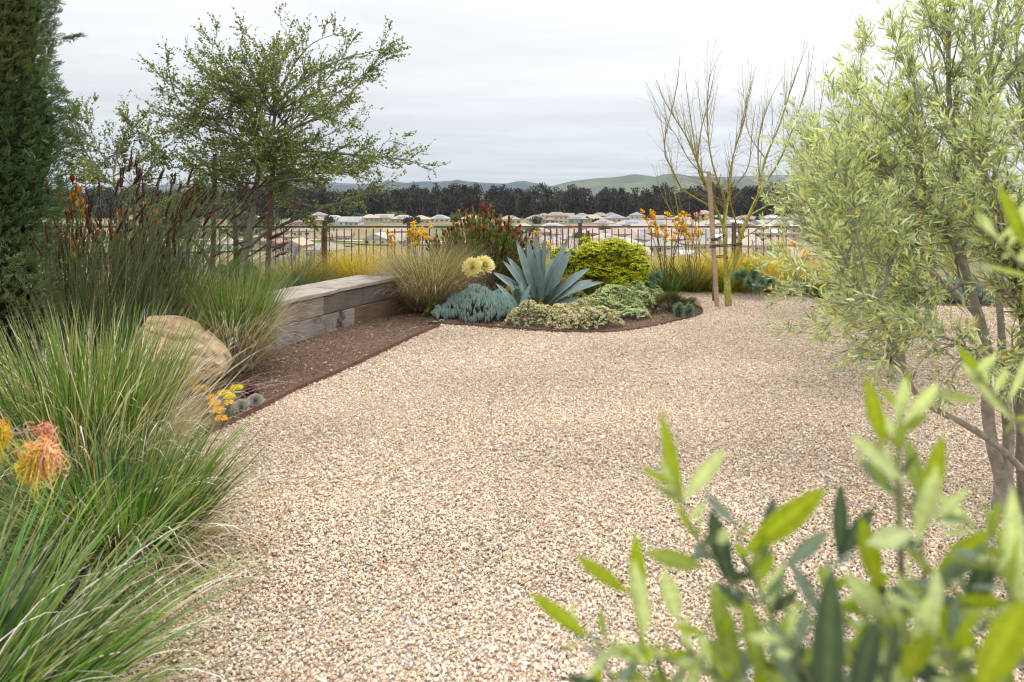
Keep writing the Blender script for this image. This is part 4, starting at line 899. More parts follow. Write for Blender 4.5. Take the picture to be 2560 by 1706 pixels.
# ---- the small-leaved oak ---------------------------------------------------
def oak(name, label, seed, trunk, limbs, n2, n3, nleaf, cen, stc=(.22, .20, .17)):
    r = rng_(seed); root = empty(name, trunk[0][0][0][0], label=label, cat='tree')
    mb = MB()
    for p, rr in trunk: tubes(mb, p, rr, np.array(stc), 10)
    bk = mb.build('trunk', MAT['bark'], root)
    L1 = cat_(*limbs); bm = MB(); tubes(bm, L1[0], L1[1], np.array(stc) * .95, 7)
    A = kids(r, L1[0], L1[1], n2, (.10, .98), (.22, .60), (.4, 1.1), 9, up=.12, out=cen, outw=.35, wig=.2, rsc=.55, rmin=.0028)
    tubes(bm, *A, np.array(stc) * .8, 5)
    B = kids(r, A[0], A[1], n3, (.1, 1), (.10, .30), (.4, 1.2), 6, up=.1, out=cen, outw=.25, wig=.2, rsc=.6, rmin=.0016)
    tubes(bm, *B, np.array(stc) * .7, 3)
    bm.build('branches', MAT['bark'], root)
    lf = MB(); pool = [(A[0], .22), (B[0], .78)]
    for P, fr in pool:
        n = int(nleaf * fr); b, tan, f = along(r, P, n, .15); d = norm(tan * .5 + norm(r.normal(size=(n, 3))) * 1.0)
        clump = sines(b, rng_(seed + 1), 5, 2)[:, None]
        pal = np.array([(.14, .19, .045), (.19, .25, .06), (.09, .125, .04), (.28, .34, .07), (.42, .40, .08), (.34, .21, .10)])
        C = pal[r.choice(6, n, p=[.34, .26, .19, .13, .06, .02])] * r.uniform(.7, 1.35, (n, 1)) * (1 + .2 * clump)
        tipm = (f > .85)[:, None]; C = np.where(tipm, C * .6 + np.array([.14, .16, .04]) * .5, C)
        leaves(lf, b, d, norm(r.normal(size=(n, 3)) + np.array([0, 0, .8])), r.uniform(.018, .034, n), r.uniform(.007, .013, n), C, shape='round', curl=.15)
    lf.build('crown', MAT['leaf'], root)
    return root
def atl(pts, Y): return np.array([at(p[0], p[1], Y + (p[2] if len(p) > 2 else 0)) for p in pts])
OY = 9.4
tb = gp(600, 700) * 0 + at(601, 700, OY); tb[2] = -.05
tr1 = limb(np.vstack([[tb], atl([(612, 640), (628, 560), (640, 470), (655, 380), (680, 330), (690, 250), (672, 190), (655, 110)], OY)]), .055, .010, 20)
limbs = [limb(atl(p, OY), a, b) for p, a, b in [
    ([(612, 632), (660, 585), (760, 540), (870, 500, -.4), (960, 470, -.7)], .028, .006),
    ([(655, 385), (730, 375, .2), (850, 385, .3), (980, 395, .2), (1080, 415)], .026, .004),
    ([(680, 335), (760, 310, -.4), (860, 250, -.5), (960, 130, -.6)], .026, .004),
    ([(690, 260), (760, 200), (850, 150, .3), (960, 122, .4)], .02, .004),
    ([(690, 255), (730, 170), (780, 110, -.3), (840, 85, -.3)], .016, .003),
    ([(665, 380), (600, 350, -.3), (530, 310, -.5), (440, 240, -.4), (412, 110, -.3)], .022, .003),
    ([(650, 420), (560, 380, .4), (470, 330, .4), (375, 258, .5)], .02, .003),
    ([(640, 460), (560, 450, -.5), (480, 420, -.6)], .016, .003),
    ([(640, 470), (720, 450, -.7), (820, 440, -1.0), (900, 400, -1.0)], .02, .003),
    ([(650, 400), (700, 380, .9), (790, 350, 1.1), (900, 300, 1.1)], .02, .003),
    ([(670, 345), (600, 260, .8), (540, 170, .9), (530, 90, .8)], .018, .003),
    ([(690, 290), (640, 200, -.7), (600, 110, -.8), (630, 60, -.6)], .016, .003),
    ([(690, 280), (790, 230, -.9), (880, 200, -1.1)], .016, .003),
    ([(640, 470), (720, 500, .6), (830, 520, .8), (920, 460, .8)], .018, .003),
    ([(660, 365), (720, 330, -1.0), (790, 290, -1.3), (850, 330, -1.4)], .018, .003),
    ([(730, 375), (820, 430, 0), (900, 420, .2), (980, 340, .2)], .014, .003),
    ([(690, 240), (700, 160, .5), (720, 90, .6), (700, 60, .6)], .012, .003)]]
def crown_limbs(seed, starts, cen, rad, n, r0=.022, low=.55):
    r = rng_(seed); o = []
    for k in range(n):
        s = np.array(starts[k % len(starts)]); u = norm(r.normal(size=3)); u[2] = abs(u[2]) * r.choice([1, 1, -low]); e = np.array(cen) + u * np.array(rad) * r.uniform(.75, 1.0)
        m = (s + e) / 2 + np.array([0, 0, .2]) * rad[2] + r.normal(0, .08, 3)
        o.append((bezier(s, m, e, 14)[None], np.linspace(r0, .004, 14)[None]))
    return o
limbs += crown_limbs(77, [at(648, 430, OY), at(668, 350, OY), at(688, 290, OY), at(685, 240, OY)], at(690, 300, OY), (1.45, 1.3, 1.15), 26, .013, .8)
limbs += crown_limbs(78, [at(632, 520, OY), at(645, 450, OY), at(655, 400, OY)], at(690, 415, OY), (1.55, 1.1, .38), 20, .011, .9)
oak('young_oak', 'wide airy small-leaved young oak tied to two stakes in front of the railing', 401, [tr1], limbs, 600, 5600, 54000, at(690, 330, OY))
# second one, smaller, leaning left behind the rushes
t2 = limb(np.vstack([[at(560, 660, 9.9) * [1, 1, 0]], atl([(500, 615), (420, 575), (345, 540), (290, 480), (285, 420), (300, 370)], 9.9)]), .035, .008, 16)
l2 = [limb(atl(p, 9.9), a, b) for p, a, b in [
    ([(290, 470), (240, 420), (205, 360), (180, 290)], .016, .003), ([(286, 430), (300, 370, .3), (330, 330, .4), (318, 300, .4)], .014, .003),
    ([(295, 490), (360, 440, -.4), (400, 380, -.5), (450, 340, -.4)], .016, .003), ([(330, 530), (420, 500, .3), (480, 440, .4)], .014, .003),
    ([(290, 460), (230, 440, -.5), (190, 430, -.6)], .012, .003), ([(286, 440), (350, 400, .7), (380, 330, .8)], .012, .003), ([(345, 540), (400, 540, -.4), (450, 520, -.5), (500, 470, -.5)], .012, .003), ([(286, 430), (250, 380, .5), (230, 330, .6), (212, 285, .6)], .011, .003)]]
oak('young_oak', 'smaller open young oak with a bent leaning trunk behind the rush plumes', 402, [t2], l2, 190, 1500, 15500, at(330, 430, 9.9))
# stakes and ties of the oak
s1 = round_post('tree_stake', (*at(664, 705, 9.25)[:2], -.1), at(683, 392, 9.1), .036, (1, 1, 1), 'stakedark', 'round brown stake just right of the oak trunk', 'tree stake', 'tree stakes')
s2 = round_post('tree_stake', (*at(530, 700, 9.9)[:2], -.1), at(538, 385, 9.9), .036, (1, 1, 1), 'stakedark', 'round brown stake left of the oak trunk', 'tree stake', 'tree stakes')
def tie(label, pts, rad=.008, group='black rubber tree ties'):
    mb = MB(); P = resample(pts, 16); off = np.array([0, 0, .018])
    tubes(mb, np.stack([P, P + off + np.array([0, .01, 0])]), np.full((2, 16), rad), np.array([.012, .013, .016]), 6, cap=True)
    return tag(mb.build('tree_tie', MAT['rubber'], loc=P[0]), label, 'tree tie', group)
tie('black rubber tie running from the oak trunk down to its right stake', atl([(612, 650, -.06), (640, 632, -.1), (668, 612, -.25)], OY))
tie('black rubber tie from the left stake down to the oak trunk base', atl([(538, 568, .3), (575, 590, .1), (607, 618, -.04)], OY))
tie('black rubber tie high on the oak from the left stake to its trunk', atl([(540, 448, .4), (575, 465, .2), (615, 490, -.02)], OY))

# ---- bare green-barked tree -------------------------------------------------
def bare_tree():
    r = rng_(411); Y = 9.05; base = gp(1822, 768); root = empty('bare_tree', base, label='leafless green-barked tree with upswept twigs, forking low beside a slanting stake', cat='tree')
    col = np.array([.33, .31, .075])
    b0 = base - [0, 0, .03]; mb = MB()
    T = [(np.vstack([[b0], atl([(1819, 730), (1817, 695)], Y)]), .048, .040),
         (atl([(1816, 700), (1814, 650), (1812, 600), (1808, 560)], Y), .030, .022),
         (atl([(1818, 698), (1832, 670), (1845, 630), (1852, 590), (1872, 540), (1895, 490)], Y), .034, .02)]
    for p, a, b in T: q = limb(p, a, b, 12); tubes(mb, q[0], q[1], col * np.linspace(.9, 1.1, 12)[:, None][None].repeat(3, 2), 10)
    mb.build('trunk', MAT['bark'], root)
    L1 = [limb(atl(p, Y), a, b, 14) for p, a, b in [
        ([(1808, 562), (1780, 500), (1745, 410), (1720, 350, .2), (1690, 300, .3), (1665, 260, .3), (1640, 200, .4)], .020, .003),
        ([(1770, 480), (1745, 420), (1752, 330, -.2), (1770, 260, -.2), (1790, 160, -.3)], .013, .002),
        ([(1790, 525), (1700, 470, -.1), (1690, 440, -.2), (1660, 370, -.3), (1690, 230, -.4), (1700, 140, -.4)], .014, .002),
        ([(1808, 562), (1812, 500, -.2), (1790, 440, -.3), (1775, 380, -.3), (1768, 290, -.3), (1775, 190, -.4), (1805, 125, -.4)], .016, .002),
        ([(1812, 570), (1820, 500, .3), (1830, 420, .4), (1835, 380, .4), (1860, 300, .3), (1880, 200, .3), (1890, 165, .3)], .016, .002),
        ([(1852, 592), (1835, 540, -.3), (1822, 480, -.4), (1826, 420, -.4), (1850, 330, -.4), (1870, 230, -.5)], .013, .002),
        ([(1895, 490), (1905, 430), (1920, 380), (1950, 310), (1975, 230), (2000, 160), (2020, 105)], .018, .002),
        ([(1895, 490), (1925, 440, .2), (1950, 400, .2), (1990, 300, .2), (2025, 180, .2), (2035, 110, .2)], .016, .002),
        ([(1880, 525), (1900, 470, -.3), (1895, 400, -.4), (1900, 330, -.4), (1930, 240, -.4), (1960, 190, -.4)], .014, .002),
        ([(1872, 540), (1940, 500, .3), (2000, 440, .3), (2040, 330, .3), (2068, 150, .2)], .012, .002),
        ([(1850, 600), (1900, 570, -.2), (1960, 530, -.3), (2010, 480, -.4)], .009, .002),
        ([(1816, 690), (1760, 640, -.2), (1700, 560, -.3), (1660, 500, -.3), (1640, 440, -.3), (1630, 410, -.3)], .008, .0015),
        ([(1700, 560, -.3), (1690, 500, -.3), (1680, 420, -.2), (1665, 340, -.2)], .006, .0012),
        ([(1745, 415), (1735, 350), (1720, 250, .1), (1712, 170, .1)], .010, .002),
        ([(1790, 440, -.3), (1740, 420, -.4), (1705, 370, -.5), (1685, 330, -.5), (1640, 290, -.4), (1635, 250, -.4)], .009, .0015),
        ([(1830, 470, .3), (1870, 420, .2), (1880, 330, .2), (1890, 260, .2)], .010, .002),
        ([(1915, 400), (1870, 330, -.1), (1862, 250, -.1), (1830, 220, -.1)], .008, .0015)]]
    L1 = cat_(*L1); bm = MB(); colr = np.linspace(1.0, .62, 14)[None, :, None]
    tubes(bm, L1[0], L1[1], np.broadcast_to(col * colr, L1[0].shape), 6)
    A = kids(r, L1[0], L1[1], 150, (.3, .85), (.3, .75), (.2, .5), 9, up=.8, wig=.10, rsc=.5, rmin=.0026)
    tubes(bm, *A, np.array([.30, .24, .07]), 4)
    B = kids(r, A[0], A[1], 400, (.1, 1), (.08, .3), (.5, 1.2), 5, up=.25, wig=.25, rsc=.5, rmin=.0013)
    tubes(bm, *B, np.array([.25, .18, .07]), 3)
    B2 = kids(r, L1[0], L1[1], 420, (.1, .65), (.10, .38), (.6, 1.3), 6, up=.1, wig=.3, rsc=.3, rmin=.0014)
    tubes(bm, *B2, np.array([.26, .19, .075]), 3)
    C = kids(r, B2[0], B2[1], 500, (.1, 1), (.05, .14), (.5, 1.3), 4, up=.1, wig=.3, rsc=.5, rmin=.0011); tubes(bm, *C, np.array([.26, .18, .075]), 3)
    bm.build('branches', MAT['bark'], root)
bare_tree()
def lathe_stake():
    s = round_post('tree_stake', gp(1794, 772) - [0, 0, .1], at(1772, 429, 8.9), .031, (1, 1, 1), 'stakewood', 'pale slanting wooden stake tied to the bare tree', 'tree stake', 'tree stakes')
    s = round_post('tree_stake', gp(1785, 755) - [0, 0, .1], at(1781, 455, 9.45), .024, (1, 1, 1), 'stakedark', 'thin grey stake half hidden behind the pale slanting one', 'tree stake', 'tree stakes')
lathe_stake()
tie('black rubber tie looped from the slanting stake to the left stem of the bare tree', atl([(1777, 602, -.2), (1790, 600, -.17), (1808, 592, -.05), (1814, 588, .02)], 9.05), .007)
tie('longest black rubber tie, from the slanting stake to the right stem', atl([(1777, 619, -.2), (1800, 617, -.15), (1848, 613, -.06), (1856, 611, .02)], 9.05), .007)
tie('lowest black rubber tie, round the left stem of the bare tree', atl([(1792, 644, .3), (1806, 643, .05), (1820, 647, -.05)], 9.05), .007)

# ---- olives -----------------------------------------------------------------
OLP = np.array([(.17, .20, .085), (.22, .25, .10), (.12, .15, .07), (.29, .31, .13), (.075, .11, .07), (.19, .23, .16), (.34, .19, .05), (.20, .16, .06), (.34, .36, .19)])
OLW = [.19, .20, .14, .13, .11, .13, .010, .03, .06]
def olive(name, label, seed, trunks, limbs, n2, n3, nleaf, cen, Lf=(.036, .064), stc=(.27, .24, .20), tw=(.3, .7), t3=(.10, .30), zmin=0.0):
    r = rng_(seed); root = empty(name, trunks[0][0][0, 0], label=label, cat='olive tree', group='olive trees on the gravel')
    mb = MB()
    for p, rr in trunks: tubes(mb, p, rr * (1 + .06 * np.sin(np.linspace(0, 22, p.shape[1])))[None], np.array(stc), 12)
    mb.build('trunk', MAT['bark'], root)
    L1 = cat_(*limbs); bm = MB(); tubes(bm, L1[0], L1[1], np.array(stc), 8)
    A = kids(r, L1[0], L1[1], n2, (.08, 1), tw, (.3, 1.0), 9, up=.15, out=cen, outw=.4, wig=.2, rsc=.5, rmin=.0022); kz = A[0][:, 0, 2] > zmin; A = (A[0][kz], A[1][kz]); tubes(bm, *A, np.array(stc) * 1.1, 5)
    B = kids(r, A[0], A[1], n3, (.05, 1), t3, (.3, .9), 6, up=.15, out=cen, outw=.15, wig=.2, rsc=.6, rmin=.0011); tubes(bm, *B, np.array([.33, .33, .19]), 3)
    bm.build('branches', MAT['bark'], root)
    lf = MB(); P = B[0]; n = nleaf; b, tan, f = along(r, P, n, .05)
    d = norm(tan * .9 + norm(np.cross(tan, r.normal(size=(n, 3)))) * r.uniform(.35, 1.0, (n, 1)))
    C = OLP[r.choice(9, n, p=OLW)] * r.uniform(1.7, 3.2, (n, 1)) * [1.03, 1, 1.15]; young = (f > .8)  # brightened for silvery undersides, with pale glare put into the leaf colour too
    C = np.where(young[:, None], C * .35 + np.array([.80, .82, .42]) * .6, C)
    C = np.clip(C, 0, .78); Ls = r.uniform(*Lf, n) * np.where(young, .62, 1)
    leaves(lf, b, d, norm(r.normal(size=(n, 3)) + np.array([0, 0, .9])), Ls, Ls * r.uniform(.066, .108, n), C, fold=.35, curl=r.uniform(-.05, .18, n))
    lf.build('crown', MAT['olive'], root)
    return root
NY = 3.2
nb = gp(2514, 1290)
tk = [limb(np.vstack([[nb - [0, 0, .05]], atl([(2512, 1240), (2508, 1172)], NY)]), .064, .030, 12),
      limb(atl([(2509, 1222), (2500, 1180), (2478, 1100), (2468, 1000), (2476, 920), (2450, 800, .1), (2420, 700, .15), (2395, 590, .2)], NY), .030, .016, 16),
      limb(atl([(2512, 1222), (2516, 1170), (2522, 1090), (2514, 1000), (2506, 900, .1), (2500, 780, .15), (2480, 700, .2)], NY), .028, .013, 16),
      limb(np.vstack([[gp(2580, 1290) - [0, 0, .05]], atl([(2572, 1100), (2560, 950), (2570, 850)], NY)]), .060, .040, 12)]
lm = [limb(atl(p, NY), a, b, 14) for p, a, b in [
    ([(2556, 1175, -.1), (2500, 1120, -.15), (2417, 1064, -.2), (2350, 1030, -.2), (2296, 996, -.2), (2262, 930, -.2), (2209, 802, -.2), (2180, 744, -.2)], .017, .009),
    ([(2180, 744, -.2), (2140, 710, -.2), (2112, 660, -.2), (2130, 610, -.2), (2150, 540, -.2)], .009, .003),
    ([(2180, 744, -.2), (2215, 710, -.2), (2222, 650, -.2), (2260, 600, -.2), (2290, 540, -.2)], .009, .003),
    ([(2182, 748, -.2), (2160, 680, -.25), (2145, 600, -.3), (2120, 500, -.3), (2110, 420, -.3)], .007, .003),
    ([(2395, 590, .2), (2386, 500, .2), (2393, 386, .2), (2372, 250, .2), (2371, 71, .2), (2350, -60, .2)], .018, .005),
    ([(2393, 390, .2), (2440, 300, .15), (2470, 180, .1), (2489, 71, .1), (2500, -60, .1)], .014, .004),
    ([(2420, 700, .15), (2357, 550, .1), (2300, 429, .1), (2293, 250, .1), (2270, 150, .1)], .016, .004),
    ([(2450, 800, .1), (2380, 720, .3), (2300, 660, .4), (2230, 560, .5), (2180, 440, .5)], .014, .003),
    ([(2480, 700, .2), (2540, 600, .1), (2600, 500, 0), (2640, 350, 0)], .016, .004),
    ([(2570, 850), (2540, 700, -.1), (2500, 560, -.2), (2460, 440, -.3), (2420, 300, -.3)], .025, .004),
    ([(2570, 850), (2610, 700, .1), (2600, 500, .2), (2560, 300, .2), (2540, 120, .2)], .025, .004),
    ([(2476, 920), (2400, 860, -.2), (2330, 840, -.3), (2260, 850, -.3)], .010, .003),
    ([(2506, 900, .1), (2560, 860, -.2), (2620, 830, -.2)], .010, .003),
    ([(2420, 700, .15), (2340, 740, .1), (2240, 700, 0), (2180, 620, 0)], .010, .003),
    ([(2357, 550, .1), (2260, 480, 0), (2200, 380, -.1), (2190, 280, -.1)], .010, .003)]]
olive('olive_tree', 'nearest olive tree with several grey stems, filling the right edge', 421, tk, lm, 330, 3400, 26000, at(2480, 620, 3.6), tw=(.18, .55), t3=(.08, .22), zmin=.74)
MY = 5.9
mb0 = gp(2246, 915); mb1 = gp(2222, 905)
tk = [limb(np.vstack([[mb0 - [0, 0, .05]], atl([(2250, 850), (2262, 780), (2275, 700)], MY)]), .055, .042, 12),
      limb(np.vstack([[mb1 - [0, 0, .05]], atl([(2224, 860), (2215, 800), (2200, 720)], MY)]), .032, .026, 12)]
ml = crown_limbs(5, [at(2275, 700, MY), at(2200, 720, MY), at(2240, 740, MY)], at(2255, 560, MY), (1.05, 1.0, .95), 26)
ml += [limb(atl([(2200, 720), (2160, 560), (2150, 400), (2152, 150)], MY), .012, .003), limb(atl([(2200, 740), (2120, 640), (2050, 480), (2040, 330)], MY), .012, .003), limb(atl([(2210, 790), (2100, 760, -.3), (2020, 740, -.4), (1975, 650, -.4)], MY), .012, .003), limb(atl([(2250, 850), (2160, 850, -.3), (2080, 840, -.5), (2000, 830, -.5)], MY), .009, .002)]
olive('olive_tree', 'middle olive tree whose grey trunks stand on the gravel behind the nearest one', 422, tk, ml, 440, 4600, 38000, at(2250, 620, MY), tw=(.25, .55))
FY = 8.4
fb = np.array([3.95, FY, 0.])
tk = [limb(np.array([fb - [0, 0, .05], fb + [.02, 0, .4], fb + [.05, 0, .8]]), .05, .035, 10)]
fl_ = crown_limbs(6, [fb + [.05, 0, .7]], fb + [.1, 0, 1.55], (.95, .9, 1.05), 22)
fl_ += [limb(np.array([fb + [.05, 0, .7], fb + [.1, 0, 1.8], fb + [.28, 0, 3.0]]), .012, .003)]
olive('olive_tree', 'farthest olive tree, a pale crown beside the bare tree', 423, tk, fl_, 320, 3000, 21000, fb + [.1, 0, 1.2], tw=(.25, .55))

# ---- cypress ----------------------------------------------------------------
def cypress():
    r = rng_(431); cx, cy = -4.60, 5.75; root = empty('cypress', (cx, cy, 0), label='dense dark green columnar cypress rising out of the frame at the left edge', cat='tree')
    mb = MB(); tubes(mb, np.linspace([cx, cy, -.05], [cx, cy, 4.6], 10)[None], np.linspace(.10, .03, 10)[None], np.array([.12, .09, .065]), 10); mb.build('trunk', MAT['bark'], root)
    H = 4.7
    def rad(z, a):
        prof = np.interp(z, [0, .25, .8, 1.6, 2.6, 3.4, 4.7], [.42, .60, .72, .68, .64, .58, .42])
        Q = np.stack([np.cos(a) * .6, np.sin(a) * .6, z], -1)
        return prof * (1 + .13 * sines(Q, rng_(12), 4.5, 3)) 
    # dark woody heart so that the column is not see-through
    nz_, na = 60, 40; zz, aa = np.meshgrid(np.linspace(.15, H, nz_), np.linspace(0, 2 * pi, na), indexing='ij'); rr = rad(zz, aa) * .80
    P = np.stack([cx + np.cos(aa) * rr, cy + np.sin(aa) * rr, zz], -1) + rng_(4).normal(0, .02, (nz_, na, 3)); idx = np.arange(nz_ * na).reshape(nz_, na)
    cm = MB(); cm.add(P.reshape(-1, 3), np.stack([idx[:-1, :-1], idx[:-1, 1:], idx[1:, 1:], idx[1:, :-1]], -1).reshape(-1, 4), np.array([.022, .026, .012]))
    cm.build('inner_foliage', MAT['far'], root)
    n = 19000; z = r.uniform(.12, H, n); a = r.uniform(pi * .78, pi * 2.22, n); R = rad(z, a) * r.uniform(.78, 1.03, n)
    b = np.stack([cx + np.cos(a) * R, cy + np.sin(a) * R, z], 1); outd = np.stack([np.cos(a), np.sin(a), np.zeros(n)], 1)
    d = norm(outd * r.uniform(.4, 1.1, (n, 1)) + np.array([0, 0, 1.]) * r.uniform(.2, 1.1, (n, 1)) + r.normal(0, .4, (n, 3)))
    tone = sines(b, rng_(13), 3.2, 3)[:, None]
    warm = np.clip(sines(b, rng_(14), 2.6, 2) * .8 + .05, 0, 1)[:, None]
    C = (np.array([.060, .10, .036]) * (1 - warm) + np.array([.14, .11, .03]) * warm) * (1 + .35 * tone) * r.uniform(.7, 1.35, (n, 1))
    low = np.clip((1.4 - z) / 1.0, 0, 1)[:, None]; C = C * (1 - low) + np.array([.19, .22, .11]) * low * r.uniform(.7, 1.3, (n, 1))
    fm = MB(); Ls = r.uniform(.045, .11, n); pn = norm(np.cross(d, r.normal(size=(n, 3))))
    # each spray: a flattened plume of scale leaves
    for k in range(13):
        tt = k / 12; s = (-1) ** k; ang = (.75 if k < 12 else 0) * s
        bb = b + d * (Ls * tt * .8)[:, None]; dd = norm(d * math.cos(ang) + pn * math.sin(ang) + r.normal(0, .16, (n, 3)))
        diamonds(fm, bb, dd, np.cross(d, pn) + r.normal(0, .3, (n, 3)), Ls * (.40 - .2 * tt), Ls * .030 + .0012, C * (1 + .3 * tt))
    fm.build('foliage', MAT['leaf'], root)
    # stray spray poking out
    sm = MB(); m = 90; t = r.random(m); p0 = at(150, 100, 5.7); p1 = at(206, 88, 5.7); bb = p0 + (p1 - p0) * t[:, None] + r.normal(0, .006, (m, 3)); dd = norm((p1 - p0) + r.normal(0, .12, (m, 3)))
    leaves(sm, bb, dd, r.normal(size=(m, 3)), .05, .004, np.array([.07, .10, .04])); tubes(sm, np.linspace(at(120, 105, 5.7), p1, 6)[None], np.full((1, 6), .0025), np.array([.09, .07, .04]), 4)
    sm.build('side_spray', MAT['leaf'], root)
    for px, py in ((8, 893), (20, 905), (12, 918), (2, 908)):
        cn = MB(); c = at(px, py, 5.12); stones(cn, r, c[None], np.array([.016]), ICO, ICOF, np.array([[.30, .26, .22]]))
        cn.build('cone', MAT['plain'], root)
cypress()
# ================================================================== BOULDER
def boulder():
    r = rng_(501); nu, nv = 120, 72
    u = np.linspace(0, 2 * pi, nu, endpoint=False); v = np.linspace(-pi / 2, pi / 2, nv); U, Vv = np.meshgrid(u, v, indexing='xy')
    D = np.stack([np.cos(Vv) * np.cos(U), np.cos(Vv) * np.sin(U), np.sin(Vv)], -1)
    P = np.sign(D) * np.abs(D) ** .78                       # squarish
    P = P * (1 + .07 * sines(D, rng_(7), 2.2, 3)[..., None]) + .018 * sines(D, rng_(8), 9, 3)[..., None] * D
    P = P * np.array([.40, .32, .40])
    # high at the back left, sloping down to a blunt right nose
    P[..., 2] = P[..., 2] * (1 - .55 * (P[..., 0] / .40)) ** 1.0 * 1.0
    P[..., 2] = np.where(P[..., 2] < 0, P[..., 2] * .5, P[..., 2])
    for q in range(16):       # flat cleavage faces
        nn = norm(r.normal(size=3) + [0, -.3, .2]); dd = r.uniform(.25, .34); ex = np.maximum(0, P @ nn - dd); P = P - ex[..., None] * nn * .9
    c = np.array([-2.56, 5.12, .18]); P = P + c
    P[..., 2] += .06 * (1 - np.abs(P[..., 0] - c[0]) / .5)
    Dn = norm(P - c); P = P + Dn * (.012 * sines(P, rng_(18), 16, 3, .6) - .012 * np.clip(np.abs(sines(P, rng_(19), 9, 2)) < .07, 0, 1))[..., None]
    t = np.clip(sines(P, rng_(9), 9, 4, .6) * 1.1 + .1, 0, 1)[..., None]; rust = np.clip((sines(P, rng_(10), 5, 3) - .25) * 3, 0, 1)[..., None]
    C = np.array([.42, .30, .175]) * (1 - t) + np.array([.54, .42, .28]) * t; C = C * (1 - rust * .8) + np.array([.33, .17, .08]) * rust * .8; crack = (np.abs(sines(P, rng_(19), 9, 2)) < .05)[..., None]; C = np.where(crack, C * .55, C)
    idx = np.arange(nu * nv).reshape(nv, nu); nx = np.roll(idx, -1, 1)
    mb = MB(); mb.add(P.reshape(-1, 3), np.stack([idx[:-1], nx[:-1], nx[1:], idx[1:]], -1).reshape(-1, 4), C.reshape(-1, 3))
    m = M('sandstone', .9, 0, .2, noise=(14, .42), bump=(34, 1.0, .035))
    tag(mb.build('boulder', m, loc=(c[0], c[1], 0)), 'tan sandstone boulder with rusty patches, rising from the grasses', 'boulder')
boulder()

# ================================================================== SUCCULENTS
def rosette_leaves(mb, c, R, n, col, tipcol, up=(0, 0, 1), r=None, wide=.42, cup=1.0, turns=2.39996, thick=True, pointed=.3, elev=(1.35, .15)):
    """spiral of broad succulent leaves; inner upright, outer flat"""
    up = norm(np.array(up, float)); a1 = norm(np.cross(up, [.3, .9, .1])); a2 = np.cross(up, a1)
    k = np.arange(n); f = (k + 1) / n; az = k * turns; el = elev[0] * (1 - f) + elev[1] * f
    H = np.cos(az)[:, None] * a1 + np.sin(az)[:, None] * a2
    d = H * np.cos(el)[:, None] + up * np.sin(el)[:, None]; nrm = -H * np.sin(el)[:, None] + up * np.cos(el)[:, None]
    Ln = R * (.45 + .6 * f); S = 6; t = np.linspace(0, 1, S)
    w = np.interp(t, [0, .35, .7, .9, 1], [.45, .8, 1, .75, pointed * .25])[None] * (Ln * wide)[:, None]
    bend = (np.sin(t * pi * .5) ** 2)[None, :, None] * Ln[:, None, None] * .22 * cup
    P = c + H[:, None] * R * .03 + d[:, None] * (t[None, :, None] * Ln[:, None, None]) + nrm[:, None] * bend
    side = np.cross(d, nrm); C = np.array(col)[None, None] * (1 - (t ** 6)[None, :, None] * .9) + np.array(tipcol) * (t ** 6)[None, :, None] * .9
    C = np.broadcast_to(C, (n, S, 3)) * (r.uniform(.88, 1.1, (n, 1, 1)) if r is not None else 1)
    ribbons(mb, P, w, side, C, fold=.32)
    return P
def echeveria(px, py, R, tilt, lab, seed, col=(.18, .29, .24), tip=(.55, .30, .20), n=44, group='blue-green echeverias by the edging', cat='echeveria', dead=True):
    r = rng_(seed); g = gp(px, py); c = g + [0, 0, R * .75]; root = empty('echeveria', g, label=lab, cat=cat, group=group)
    mb = MB(); rosette_leaves(mb, c, R, n, col, tip, tilt, r, wide=.40, cup=.9, elev=(1.45, -.15)); mb.build('rosette', MAT['succ'], root)
    if dead:
        mb = MB(); rosette_leaves(mb, c - norm(np.array(tilt, float)) * R * .35 - np.array([0, 0, R * .2]), R * .92, 14, (.38, .20, .11), (.55, .36, .22), tilt, r, wide=.3, elev=(-.1, -.6)); mb.build('dry_leaf_skirt', MAT['succ'], root)
echeveria(566, 1041, .055, (-.3, -.9, .7), 'left echeveria rosette, partly behind a golden sedum flower', 601, (.15, .24, .23), (.30, .33, .25))
echeveria(603, 1036, .062, (0, -.9, .75), 'middle echeveria rosette with orange leaf edges', 602)
echeveria(639, 1020, .058, (.3, -.9, .6), 'right echeveria rosette with pinkish leaf edges, next to the steel edging', 603, (.18, .29, .25), (.58, .30, .28))
echeveria(592, 1006, .03, (0, -.6, 1), 'tiny lilac grey rosette behind the echeverias', 604, (.38, .32, .36), (.5, .4, .42), 26, 'small rosettes at the bed corner', 'succulent', False)
echeveria(622, 1003, .075, (.1, -.55, 1), 'dark burgundy rosette with scaly red brown skirt', 605, (.055, .018, .022), (.15, .05, .035), 60, 'small rosettes at the bed corner', 'succulent')
